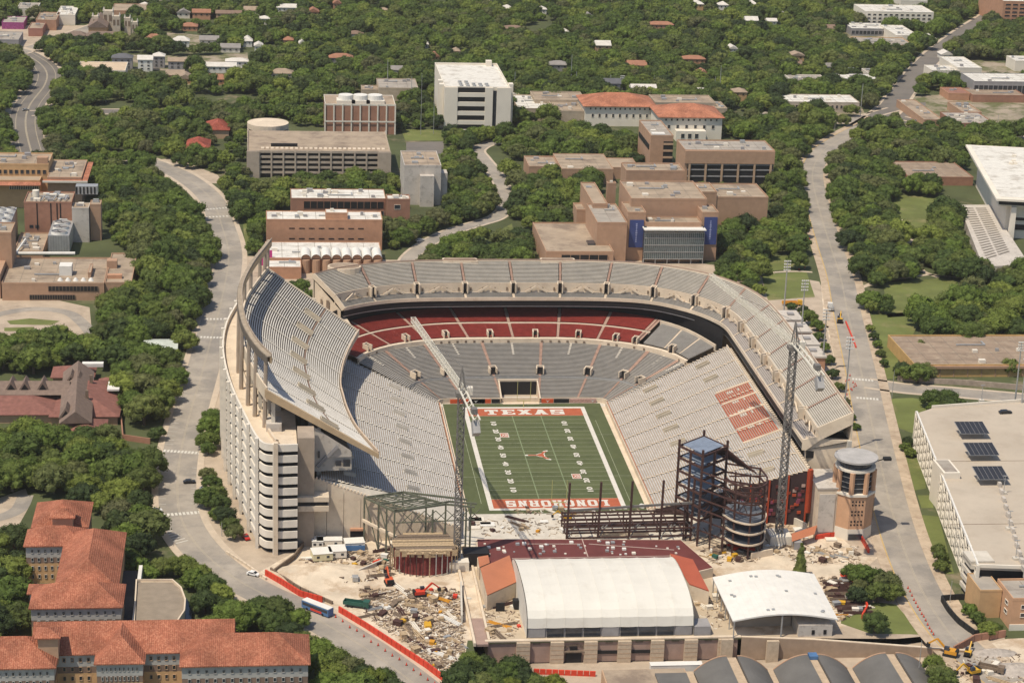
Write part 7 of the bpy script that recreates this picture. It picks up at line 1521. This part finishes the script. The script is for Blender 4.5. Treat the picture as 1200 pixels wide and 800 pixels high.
CM = [(woodM, 'pale'), (woodD, 'dark'), (stucco, 'cream'), (rustM, 'rust brown'), (redM, 'red'), (whiteM, 'white'), (M('orange_truck', (0,)*3), 'orange'), (steelG, 'grey'), (greenP, 'green'), (yelM, 'yellow')]
wts = [26, 18, 12, 16, 4, 7, 3, 6, .4, 2]
protos = {}
def proto(kind, mi):
    if (kind, mi) in protos: return protos[(kind, mi)], False
    mt, nm = CM[mi]; t = thing({'b': 'beam_bundle', 'p': 'pallet_stack', 'k': 'material_crate', 's': 'panel_stack'}[kind], 'x', {'b': 'beam bundle', 'p': 'pallet stack', 'k': 'crate', 's': 'panel stack'}[kind], (0, 0, 0)); BASE[t.name] = (0, 0, 0)
    if kind == 'b':
        for k in range(5): m = MB().box(-5.5+random.uniform(-.8, .8), 5.5+random.uniform(-.8, .8), -1.1+k*.45, -.8+k*.45, .1+.2*(k % 2), .4+.2*(k % 2)); m.build('beam', mt, parent=t)
    elif kind == 'p':
        for k in range(3): MB().box(-1.2+.1*k, 1.2-.05*k, -1, 1, .1+k*.45, .5+k*.45).build('pallet', mt, parent=t)
    elif kind == 'k':
        MB().box(-1.5, 1.5, -1.1, 1.1, .15, 1.7).build('box', mt, parent=t); MB().box(-1.6, 1.6, -1.2, 1.2, 1.7, 1.85).build('lid', mt, parent=t)
    else:
        for k in range(4): MB().box(-2.2+k*.12, 2.2, -1.3, 1.3-k*.1, .1+k*.25, .28+k*.25).build('panel', mt, parent=t)
    protos[(kind, mi)] = t; return t, True
KN = {'b': 'bundle of long beams', 'p': 'short stack of pallets', 'k': 'boxy crate', 's': 'low stack of sheets'}
for zn, P_, n in ZONES:
    for _ in range(int(n*(.62 if 'dense' in zn else .9 if 'timber' in zn else .5))):
        kind = random.choice('bbppkks'); mi = random.choices(range(10), wts)[0]; t, new = proto(kind, mi); q = pick(P_); sc = random.uniform(.4, .95)
        lab = '%s %s %s' % (CM[mi][1], KN[kind], zn); grp = 'material piles: %s %s %s' % (CM[mi][1], KN[kind], zn); rz = random.uniform(0, 3.14) if kind != 'b' else random.choice([R(-60), R(-35), R(-75), R(20)])+random.uniform(-.2, .2)
        if 'timber yard' in zn and kind == 'b': rz = random.uniform(-.1, .1)
        if new: t.location = (q.x, q.y, .08); t.rotation_euler[2] = rz; t.scale = (sc,)*3; t['label'] = lab; t['group'] = grp
        else: copytree(t, loc=(q.x, q.y, .08), rz=rz, label=lab, scale=(sc, sc, sc), group=grp)
for k_ in range(22):
    t, new = proto('b', random.choice((1, 3, 3))); q = G(966+k_*1.2+random.uniform(-3, 6), 682+k_*1.75)
    lab = 'dark beam bundle in the steel rows right of the canopy, %s' % ('near the back' if k_ < 7 else 'in the middle' if k_ < 15 else 'near the front'); grp = 'material piles: steel rows right of the canopy'
    copytree(t, loc=(q.x+3, q.y, .1), rz=random.uniform(-.06, .06), label=lab, scale=(.9, .7, 1.1), group=grp)
rb = MB()
for zn, P_, n in ZONES:
    for _ in range(n*(17 if 'dense' in zn or 'timber' in zn else 6)):
        q = pick(P_); s = random.uniform(.1, .36); a = random.random()*3; l = random.uniform(.15, 1.3); rb.bar((q.x-l*math.cos(a), q.y-l*math.sin(a), .12+s/3), (q.x+l*math.cos(a), q.y+l*math.sin(a), .12+s/3), s, s*.7, random.choice((0, 1, 1, 2, 3, 3, 4)))
rb.build('building_rubble', [woodM, woodD, stucco, M('dirt_clod', (.40, .31, .22)), rustM], kind='stuff', label='scattered timber offcuts and rubble across the construction site', cat='rubble')
for k, (a_, b_, h_w) in enumerate((((470, 640), (500, 632), 2.5), ((505, 628), (540, 628), 3), ((548, 622), (548, 606), 2), ((880, 655), (905, 650), 2.5), ((925, 612), (945, 622), 3), ((930, 640), (950, 648), 2), ((420, 672), (448, 660), 1.6), ((700, 628), (760, 629), 2), ((540, 690), (541, 730), 3))):
    A, B = G(*a_), G(*b_); MB().path([(A.x, A.y), (B.x, B.y)], .6, 0, h_w).build('concrete_wall', cream if k % 2 else conc, label='low unfinished concrete wall, %s' % ['left of the red formwork', 'behind the red formwork', 'at the left end of the slab', 'under the rusty steel frame', 'beside the right crane', 'left of the orange site roof', 'in the dirt by the site offices', 'under the low dark steel frame', 'beside the material yard'][k], cat='wall')
for k in range(16):
    q = G(*random.choice(((random.uniform(450, 535), random.uniform(618, 645)), (random.uniform(550, 670), random.uniform(608, 626)), (random.uniform(905, 1000), random.uniform(605, 655))))); s = random.uniform(1.2, 3); MB().box(q.x-s, q.x+s, q.y-s*.7, q.y+s*.7, .1, .5).build('tarp_sheet', whiteM if k % 3 else stucco, label='pale tarpaulin spread over materials on the construction site', cat='tarpaulin', group='pale tarpaulins on the construction site')
# mounds of pale dirt
for k, (u_, v_, r_, lab) in enumerate(((375, 672, 15, 'long pale dirt mound beside the site offices'), (405, 668, 8, 'small pale dirt mound in the middle of the site'), (1190, 785, 9, 'grey spoil heap in the bottom right corner'), (1165, 765, 6, 'rubble heap with a leaning panel at the lower right'))):
    q = G(u_, v_); m = MB(); N1, N2 = 20, 6
    def hp(i, j): a = 2*math.pi*i/N1; r = r_*j/N2; return (q.x+r*math.cos(a)*1.3, q.y+r*math.sin(a)*.6, .02+r_*.22*(1-(j/N2)**1.5)*(1+.3*noise.noise((i*.7+k*9, j*.9, 0))))
    for i in range(N1):
        for j in range(N2): m.q([hp(i, j), hp((i+1) % N1 if i+1 < N1 else 0, j), hp((i+1) % N1, j+1), hp(i, j+1)])
    m.build('dirt_mound', siteM if k < 2 else M('spoil', (.40, .35, .30), scale=.4, amt=.3), label=lab, cat='dirt mound', smooth=True)
t = thing('site_canopy', 'sloped orange site roof over timber posts left of the brick tower', 'shed', tuple(G(940, 632))); a, b = G(928, 634, 3.5), G(952, 622, 3.5); m = MB(); m.q([(a.x, a.y, 3.4), (b.x, b.y-3, 3.6), (b.x+2.5, b.y+3, 4.6), (a.x+1, a.y+5, 4.4)]); m.build('roof', M('terracotta_metal', (0,)*3), parent=t)
for f in (0, .5, 1): q = a.lerp(b, f); MB().bar((q.x+1, q.y+1, 0), (q.x+1, q.y+1, 3.5), .3).build('post', woodM, parent=t)
q = G(912, 640); MB().box(q.x+5, q.x+8, q.y-3.5, q.y, 0, 3).build('generator_box', greyW, label='grey generator box beside the right crane base', cat='generator')
q = G(1150, 500, 14)
# ------------------------------------------------------------------ trees
random.seed(21)
def crown_mesh(seed, nl=11, nleaf=2200, flat=.62, name='crown', mat=None, cone=False):
    rd = random.Random(seed); v = []; f = []
    lob = []
    if cone:
        for k in range(9): h = .25+k*.24; lob.append((rd.uniform(-.06, .06), rd.uniform(-.06, .06), h, .62*(1-k/10.)))
    else:
        lob.append((0, 0, .92, .66))
        for k in range(nl*2):
            a = k*2.4+rd.uniform(-.4, .4); r = .80*math.sqrt((k+.5)/(nl*2)); lob.append((r*math.cos(a), r*math.sin(a), 1.22-.55*r*r+rd.uniform(-.14, .14), rd.uniform(.20, .34)))
        for k in range(7): a = k*.9+rd.random(); lob.append((.72*math.cos(a), .72*math.sin(a), .66+rd.uniform(-.08, .1), rd.uniform(.22, .32)))
    bm = bmesh.new(); bmesh.ops.create_icosphere(bm, subdivisions=1 if not cone else 2, radius=1); sv = [x.co.copy() for x in bm.verts]; sf = [[x.index for x in q.verts] for q in bm.faces]; bm.free()
    for (x, y, z, r) in lob:
        n = len(v)
        for c in sv:
            k = 1+.26*noise.noise((c.x*2.1+x*9+seed, c.y*2.1+y*9, c.z*2.1))
            v.append((x+c.x*r*k*.93, y+c.y*r*k*.93, z+c.z*r*k*(flat*.5+.62)*.93))
        for q in sf:
            if rd.random() < .93: f.append([n+i for i in q])
    for _ in range(nleaf):
        x, y, z, r = lob[rd.randrange(len(lob))]; d = Vector((rd.gauss(0, 1), rd.gauss(0, 1), rd.gauss(.25, 1))).normalized(); k = r*rd.uniform(.88, 1.16)
        p = Vector((x+d.x*k, y+d.y*k, z+d.z*k*(flat*.5+.62))); a = Vector((rd.gauss(0, 1), rd.gauss(0, 1), rd.gauss(0, .7))).normalized(); b = a.cross(d+Vector((rd.gauss(0, .5), rd.gauss(0, .5), rd.gauss(0, .5)))).normalized(); s = rd.uniform(.022, .055)
        n = len(v); v += [tuple(p-a*s), tuple(p+b*s*.8), tuple(p+a*s), tuple(p-b*s*.8)]; f.append([n, n+1, n+2, n+3])
    me = bpy.data.meshes.new(name); me.from_pydata(v, [], f); me.materials.append(mat or leaf); me.update(); return me
import bmesh
CR = [crown_mesh(31+i, nl=9+i % 4, flat=(.62, .55, .7, .66, .58, .74, .62)[i]) for i in range(7)]
CRL = crown_mesh(77, mat=leafL, name='crown'); CRC = crown_mesh(90, cone=True, mat=leaf, flat=.8, nleaf=900)
def trunk_mesh(seed):
    rd = random.Random(seed); m = MB(); m.cone((0, 0, 0), (.02, .01, .45), .085, .06, 7); m.cone((.02, .01, .45), (0, 0, .9), .06, .03, 6)
    for k in range(5): a = k*1.3+rd.random(); m.cone((.02, .01, .4), (.42*math.cos(a), .42*math.sin(a), .8+rd.random()*.15), .04, .015, 5)
    me = bpy.data.meshes.new('trunk'); me.from_pydata(m.v, [], m.f); me.materials.append(barkM); me.update(); return me
TR = [trunk_mesh(i) for i in range(3)]
def clear(x, y, r):
    for (a, b, c, d, h) in FOOT:
        if a-r*.45 < x < b+r*.45 and c-r*.55 < y < d+r*.45: return False
    for P, w_ in ROADS:
        for i in range(0, len(P)-1):
            ax, ay = P[i]; bx, by = P[i+1]; dx, dy = bx-ax, by-ay; L2 = dx*dx+dy*dy or 1; t_ = max(0, min(1, ((x-ax)*dx+(y-ay)*dy)/L2))
            if (x-ax-t_*dx)**2+(y-ay-t_*dy)**2 < (w_+r*.30)**2: return False
    for P in LAWN:
        if inpoly(x, y, P): return False
    return True
MASS = [([(262, 152), (284, 150), (284, 205), (264, 212)], 8, 5.4), ([(468, 122), (512, 112), (518, 148), (470, 148)], 8.4, 5.4), ([(520, 152), (604, 150), (606, 164), (570, 164), (535, 172), (524, 165)], 8.2, 5.2), ([(522, 182), (550, 180), (568, 205), (580, 225), (562, 215), (530, 225)], 8, 5), ([(286, 122), (380, 106), (378, 140), (345, 140), (330, 128), (290, 136)], 8.4, 5.4), ([(1000, 170), (1060, 180), (1130, 172), (1130, 186), (1045, 195), (975, 195)], 8.4, 5.6),
        ([(85, 195), (165, 192), (200, 222), (234, 245), (236, 270), (256, 300), (250, 325), (238, 350), (228, 375), (205, 390), (150, 392), (112, 388), (130, 350), (165, 335), (165, 285), (125, 272), (118, 225)], 8.6, 6.2),
        ([(-20, 392), (60, 396), (110, 392), (222, 388), (224, 405), (214, 440), (206, 480), (195, 500), (180, 515), (150, 480), (142, 440), (130, 416), (100, 412), (60, 424), (-20, 430)], 8.6, 6.2),
        ([(-20, 490), (30, 492), (75, 518), (120, 500), (140, 522), (180, 540), (184, 570), (182, 600), (172, 622), (150, 632), (135, 600), (105, 582), (70, 572), (36, 570), (-20, 585)], 8.6, 6.4),
        ([(140, 622), (170, 640), (186, 655), (200, 658), (235, 650), (265, 680), (272, 702), (235, 706), (225, 692), (205, 668), (152, 660)], 8, 5.6),
        ([(236, 700), (275, 703), (320, 705), (350, 722), (380, 738), (425, 760), (462, 790), (470, 830), (368, 830), (368, 745), (275, 730), (240, 722)], 8, 6.),
        ([(-20, 640), (24, 618), (26, 640), (26, 700), (28, 730), (-20, 748)], 8.4, 5.8),
        ([(268, 210), (460, 206), (472, 236), (338, 228), (305, 255), (300, 290), (282, 250), (264, 225)], 8.5, 5.5), ([(448, 262), (478, 266), (500, 272), (540, 262), (578, 248), (580, 235), (562, 215), (530, 225), (522, 252), (490, 256), (478, 280), (450, 285)], 8.3, 5.4),
        ([(500, 292), (560, 275), (600, 266), (626, 275), (620, 306), (500, 308)], 8.6, 5.6), ([(596, 160), (640, 140), (738, 160), (748, 190), (690, 182), (618, 182), (590, 175)], 8.6, 5.6), ([(594, 195), (620, 205), (700, 208), (692, 236), (676, 245), (676, 262), (625, 262), (602, 245), (600, 215)], 8.4, 5.8),
        ([(842, 260), (900, 264), (940, 255), (944, 285), (938, 312), (905, 300), (892, 322), (850, 325), (843, 300)], 8.6, 5.8), ([(905, 170), (946, 190), (945, 240), (905, 262), (905, 215)], 8.4, 5.6), ([(800, 216), (900, 216), (904, 212), (800, 210)], 7.5, 3.6),
        ([(972, 195), (1045, 195), (1130, 185), (1130, 225), (1052, 228), (1044, 248), (1060, 285), (1080, 305), (1065, 320), (1030, 328), (1008, 325), (998, 285), (982, 250)], 8.8, 6.2),
        ([(1108, 235), (1138, 240), (1150, 300), (1215, 300), (1215, 345), (1145, 322), (1100, 318), (1070, 295), (1100, 262)], 9, 6.8), ([(1078, 366), (1110, 350), (1140, 338), (1192, 345), (1205, 395), (1140, 392), (1090, 388)], 9, 6.6),
        ([(1008, 345), (1060, 350), (1072, 362), (1010, 366)], 8.4, 5.6), ([(1046, 425), (1075, 415), (1092, 432), (1080, 446), (1056, 442)], 7, 4.6), ([(1090, 462), (1115, 458), (1130, 472), (1095, 472)], 7.5, 4.6),
        ([(985, 660), (1025, 662), (1056, 680), (1050, 708), (1028, 710), (1000, 690)], 7.6, 5.2), ([(536, 775), (560, 765), (622, 775), (640, 800), (640, 830), (530, 830)], 8, 5.4),
        ([(236, 545), (247, 545), (262, 580), (282, 625), (262, 625), (240, 575)], 7, 4.2), ([(240, 480), (257, 480), (257, 520), (232, 520)], 8, 5.4), ([(1090, 765), (1115, 775), (1118, 800), (1090, 800)], 7.5, 4.6), ([(975, 168), (1010, 155), (1030, 162), (1060, 180), (1130, 170), (1200, 180), (1200, 165), (1060, 150), (1010, 148)], 8.5, 5.2)]
FAR = ([(-140, -95), (1400, -95), (1400, 176), (1200, 172), (1140, 160), (1060, 150), (1010, 150), (985, 168), (960, 195), (945, 215), (905, 172), (850, 150), (740, 140), (600, 140), (500, 128), (465, 108), (380, 108), (285, 140), (276, 182), (200, 192), (165, 182), (90, 190), (-140, 190)], 9.0, 5.9)
pts = []; grid = {}
def tryp(x, y, sp, r, z=0):
    c = (int(x//12), int(y//12))
    for i in (-1, 0, 1):
        for j in (-1, 0, 1):
            for (a, b, s2) in grid.get((c[0]+i, c[1]+j), ()):
                if (a-x)**2+(b-y)**2 < (min(sp, s2))**2: return
    if not clear(x, y, r): return
    grid.setdefault(c, []).append((x, y, sp)); pts.append([x, y, r*random.choice((random.uniform(.6, .95), random.uniform(.85, 1.2), random.uniform(1.1, 1.4))), 'n'])
for u_, v_, r_, k in ((938, 664, 4.2, 'c'), (1026, 727, 5, 'n'), (1041, 660+20, 5.5, 'n'), (960, 392, 3.4, 'n'), (966, 405, 3.2, 'n'), (972, 420, 3.2, 'n'), (976, 436, 3.4, 'n'), (984, 452, 3, 'n'), (990, 470, 2.8, 'n'), (997, 486, 2.6, 'n'), (1003, 498, 2.4, 'n'), (948, 372, 4.2, 'n'), (958, 380, 3.8, 'n'), (942, 362, 3.6, 'n'), (928, 345+12, 3, 'n'), (890, 338, 4, 'n'), (878, 334, 3.5, 'n'), (1020, 383, 2.6, 'n'), (1024, 393, 2.8, 'n'), (1028, 402, 2.6, 'n'), (1032, 412, 2.8, 'n'), (1036, 424, 2.6, 'n'), (1080, 405, 4, 'n'), (1061, 521, 2.9, 'n'), (1064, 515, 2.9, 'n'), (1067, 528, 2.8, 'n'), (1103, 650, 3.4, 'n'), (1103, 660, 3.2, 'n'), (1100, 642, 3., 'n'), (1138, 712, 3.4, 'n'), (1146, 722, 3, 'n'), (1158, 734, 3.6, 'n'), (1166, 733, 3, 'n'), (1119, 434, 1.6, 'n'), (830, 202+8, 3.5, 'l'), (884, 218, 3.2, 'l'), (905, 222, 4, 'l'), (852, 214, 2.6, 'l'), (866, 216, 2.4, 'l'), (855, 262, 4.5, 'l'), (1085, 28+78, 4, 'n'), (1084, 30, 6.5, 'l'), (354, 335, 4.4, 'n'), (364, 345, 5, 'n'), (342, 330, 3.6, 'n'), (372, 352, 3.6, 'n'), (150, 552, 3, 'n'), (262, 186, 6, 'n'), (276, 196, 6, 'n'), (253, 194, 5, 'n'), (283, 180, 5, 'n'), (234, 188, 5, 'n'), (222, 190, 4.6, 'n'), (272, 170, 5, 'n'), (210, 186, 5, 'n'), (288, 200, 4.6, 'n'), (232, 668, 5, 'n'), (246, 680, 5.5, 'n'), (258, 692, 5, 'n'), (240, 702, 5.5, 'n'), (225, 676, 4.8, 'n'), (264, 708, 5, 'n'), (282, 712, 5.2, 'n'), (302, 718, 5.5, 'n'), (322, 728, 5.6, 'n'), (340, 738, 5, 'n'), (356, 748, 5, 'n'), (376, 757, 5, 'n'), (396, 768, 5, 'n'), (374, 775, 5.2, 'n'), (394, 786, 5.6, 'n'), (412, 778, 5, 'n'), (426, 788, 5, 'n'), (150, 650, 4.6, 'n'), (162, 660, 4.6, 'n'), (174, 668, 4.4, 'n'), (188, 662, 4.4, 'n'), (204, 662, 4.6, 'n'), (217, 660, 5, 'n'), (548, 782, 5, 'n'), (568, 780, 5, 'n'), (580, 790, 5.4, 'n'), (603, 776, 5.4, 'n'), (628, 796, 4.6, 'n'), (650, 799, 4.4, 'l'), (592, 786, 5.6, 'n'), (612, 790, 5, 'n'), (552, 770, 4, 'n'), (380, 800, 5.5, 'n'), (350, 722, 4.5, 'n'), (452, 790, 4, 'n'), (247, 497, 6.2, 'n'), (243, 512, 5.5, 'n'), (243, 552, 3.8, 'n'), (248, 563, 4.2, 'n'), (253, 575, 4.4, 'n'), (258, 588, 4.4, 'n'), (264, 600, 4.4, 'n'), (270, 612, 4.2, 'n'), (275, 621, 3.8, 'n'), (256, 600, 3.6, 'n'), (1012, 672, 5.5, 'n'), (1000, 668, 4.5, 'n'), (1030, 690, 5.5, 'n'), (1045, 690, 5, 'n'), (1185, 420+8, 5, 'n'), (65, 210+16, 3, 'l'), (88, 117+4, 6, 'l'), (598, 800, 4.5, 'l'), (435, 795, 5.5, 'l'), (280, 772+20, 3, 'n'), (505, 295, 2.5, 'n'), (524, 290, 1.6, 'n')):
    q = G(u_, v_, r_*.9)
    if PIT[0] < q.x < 50 and q.y < PIT[3]-2: q = G(u_, v_, r_*.9+PZ)
    grid.setdefault((int(q.x//12), int(q.y//12)), []).append((q.x, q.y, r_*1.4)); pts.append([q.x, q.y, r_, k])
def fill(P, sp, r, n):
    W_ = [tuple(G(u, v, 5)[:2]) for u, v in P]; xs = [p[0] for p in W_]; ys = [p[1] for p in W_]
    A = (max(xs)-min(xs))*(max(ys)-min(ys))
    for _ in range(int(A/sp/sp*n)):
        x, y = random.uniform(min(xs), max(xs)), random.uniform(min(ys), max(ys))
        if inpoly(x, y, W_):
            dn = noise.noise((x*.012, y*.012, 3.1)) if n < 3 else 0
            if dn < -.42 or (dn < -.25 and random.random() < .5): continue
            tryp(x, y, sp*(1+.3*max(0, dn)), r)
for P, sp, r_ in MASS: fill(P, sp*.80, r_*1.0, 9)
fill(FAR[0], FAR[1]*.80, FAR[2]*1.04, 2.9)
pts.sort(key=lambda p: (Vector((p[0], p[1], 0))-CAM).length)
LM = [('the long lower left dormitory', 150, 765), ('the stepped dormitory', 85, 660), ('the rounded pavilion', 190, 705), ('the dark red gabled building', 75, 465), ('the small green-grey pavilion', 187, 400), ('the long flat brick building', 70, 345), ('the rooftop cooling towers', 70, 270), ('the tan brick building', 30, 200), ('the western ramp tower', 275, 560), ('the western street crossing', 258, 385), ('the orange barrier', 440, 750), ('the practice building gate', 610, 775), ('the barrel vaulted building', 395, 300), ('the beige parking garage', 370, 195), ('the grey concrete cube', 497, 215), ('the winding campus road', 560, 262), ('the flat roofed rehearsal hall', 675, 285), ('the stepped concert hall', 780, 250), ('the low sprawling brick building', 670, 195), ('the long overhanging brick building', 860, 190), ('the orange tiled halls', 765, 135), ('the white stone block', 555, 110), ('the brick utility plant', 420, 135), ('the eastern light poles', 950, 370), ('the oval lawn by the eastern road', 920, 330), ('the eastern road bend', 960, 200), ('the park lawn', 1080, 255), ('the wide lawn before the museum', 1085, 350), ('the brown roofed museum', 1130, 415), ('the white library', 1170, 230), ('the pale parking deck', 1090, 560), ('the octagonal brick tower', 1000, 600), ('the white canopy', 960, 690), ('the little fenced garden', 1140, 720), ('the lower right yard', 1110, 780), ('the frontage road', 45, 110), ('the red tiled cottages', 243, 160), ('the cross street', 1100, 460)]
szw = lambda r: 'very broad' if r > 6.8 else 'broad' if r > 5.8 else 'mid-sized' if r > 4.6 else 'small' if r > 3.2 else 'tiny'
ordw = ['nearest', 'second nearest', 'third nearest', 'fourth nearest', 'fifth nearest', 'sixth nearest', 'seventh nearest', 'eighth nearest', 'ninth nearest', 'tenth nearest', 'eleventh nearest', 'twelfth nearest', 'thirteenth nearest', 'fourteenth nearest', 'fifteenth nearest']
near_, far_ = [], []
for p in pts:
    u_, v_ = PX((p[0], p[1], 5)); ok = -25 < u_ < 1225 and -20 < v_ < 835
    (near_ if ok and len(near_) < 300 else far_).append(p)
bk = {}
for p in near_:
    u_, v_ = PX((p[0], p[1], 5)); l = min(LM, key=lambda q: (q[1]-u_)**2+((q[2]-v_)*1.3)**2); du, dv_ = u_-l[1], (v_-l[2])*1.6
    side = ('right of' if du > 0 else 'left of') if abs(du) > abs(dv_) else ('in front of' if dv_ > 0 else 'behind')
    bk.setdefault((l[0], side, szw(p[2]), p[3]), []).append((math.hypot(du, dv_), p))
firsts = []
for (ln, side, sz, kd), L_ in bk.items():
    L_.sort(key=lambda a: a[0])
    for k, (_, p) in enumerate(L_):
        kindw = {'n': 'green tree', 'l': 'bright yellow-green tree', 'c': 'pointed conifer'}[kd]
        lab = '%s %s %s %s' % (sz, kindw, side, ln) + ('' if len(L_) == 1 else ', %s' % ordw[min(k, 14)])
        x, y, r = p[0], p[1], p[2]; z0 = PZ if (PIT[0] < x < 50 and y < PIT[3]) else 0
        me = CRC if kd == 'c' else CRL if kd == 'l' else CR[random.randrange(7)]
        t = thing('conifer_tree' if kd == 'c' else 'tree', lab, 'tree', (x, y, z0), 'trees around the stadium and campus')
        c = bpy.data.objects.new('crown', me); COL.objects.link(c); c.parent = t; tk = bpy.data.objects.new('trunk', TR[random.randrange(3)]); COL.objects.link(tk); tk.parent = t
        hs_ = r*random.uniform(.82, 1.02)*(1.5 if kd == 'c' else 1.); t.scale = (r, r*random.uniform(.88, 1.1), hs_); t.rotation_euler[2] = random.uniform(0, 6.28)
        if kd == 'n' and me not in [f.data for f in firsts]: firsts.append(c)
# the rest of the wood as one object: crowns instanced on points
me = bpy.data.meshes.new('far_wood'); me.from_pydata([(p[0], p[1], PZ if (PIT[0] < p[0] < 50 and p[1] < PIT[3]) else 0) for p in far_], [], [])
for nm, ty in (('scl', 'FLOAT_VECTOR'), ('rz', 'FLOAT'), ('pick', 'INT')): me.attributes.new(nm, ty, 'POINT')
a1, a2, a3 = me.attributes['scl'], me.attributes['rz'], me.attributes['pick']
nf_ = len(firsts)
for i, p in enumerate(far_):
    r = p[2]*random.uniform(.85, 1.2); a1.data[i].vector = (r, r*random.uniform(.85, 1.12), r*random.uniform(.8, 1.1)); a2.data[i].value = random.uniform(0, 6.28); a3.data[i].value = random.randrange(nf_)
fo = bpy.data.objects.new('far_wood', me); COL.objects.link(fo); tag(fo, 'dense green wood of tree crowns filling the background beyond the campus', 'wood', kind='stuff')
ng = bpy.data.node_groups.new('wood', 'GeometryNodeTree'); ng.interface.new_socket('Geometry', in_out='INPUT', socket_type='NodeSocketGeometry'); ng.interface.new_socket('Geometry', in_out='OUTPUT', socket_type='NodeSocketGeometry')
N = ng.nodes; L = ng.links; gi = N.new('NodeGroupInput'); go = N.new('NodeGroupOutput'); ip = N.new('GeometryNodeInstanceOnPoints'); gj = N.new('GeometryNodeGeometryToInstance')
for c in firsts[::-1]:
    oi = N.new('GeometryNodeObjectInfo'); oi.inputs['Object'].default_value = c; oi.inputs['As Instance'].default_value = False; oi.transform_space = 'ORIGINAL'; L.new(oi.outputs['Geometry'], gj.inputs[0])
L.new(gi.outputs[0], ip.inputs['Points']); L.new(gj.outputs[0], ip.inputs['Instance']); ip.inputs['Pick Instance'].default_value = True
def at(nm, ty):
    n = N.new('GeometryNodeInputNamedAttribute'); n.data_type = ty; n.inputs['Name'].default_value = nm; return n.outputs['Attribute']
L.new(at('pick', 'INT'), ip.inputs['Instance Index']); L.new(at('scl', 'FLOAT_VECTOR'), ip.inputs['Scale'])
cx_ = N.new('ShaderNodeCombineXYZ'); L.new(at('rz', 'FLOAT'), cx_.inputs['Z']); L.new(cx_.outputs[0], ip.inputs['Rotation']); L.new(ip.outputs[0], go.inputs[0])
fo.modifiers.new('wood', 'NODES').node_group = ng
# low shrubs by the garden and the ramp tower
# labels of houses that would coincide get their place in the row
dup = {}
for o in COL.objects:
    if o.parent is None and o.get('label') and o.name.startswith('house'): dup.setdefault(o['label'], []).append(o)
for lab, os_ in dup.items():
    if len(os_) > 1:
        os_.sort(key=lambda o: PX(o.location)[0])
        for k, o in enumerate(os_): o['label'] = lab.replace('forest, ', '').replace(' halls', '')+', %s from left' % ['first', 'second', 'third', 'fourth', 'fifth'][min(k, 4)]
print('trees', len(near_), len(far_), 'objects', len(COL.objects), 'tris', sum(len(m.polygons) for m in bpy.data.meshes))

# thin summer haze over the whole place
hz = MB().box(-2400, 2900, -880, 4100, -9, 330); ho = hz.build('haze', darkM, kind='stuff'); hm = bpy.data.materials.new('haze_air'); hm.use_nodes = True; t_ = hm.node_tree; t_.nodes.remove(t_.nodes['Principled BSDF'])
pv = t_.nodes.new('ShaderNodeVolumePrincipled'); pv.inputs['Color'].default_value = (1., .95, .88, 1); pv.inputs['Density'].default_value = .000038; pv.inputs['Anisotropy'].default_value = .2
t_.links.new(pv.outputs[0], t_.nodes['Material Output'].inputs['Volume']); ho.data.materials[0] = hm; ho['label'] = 'thin warm haze hanging over the whole campus'; ho['category'] = 'haze'
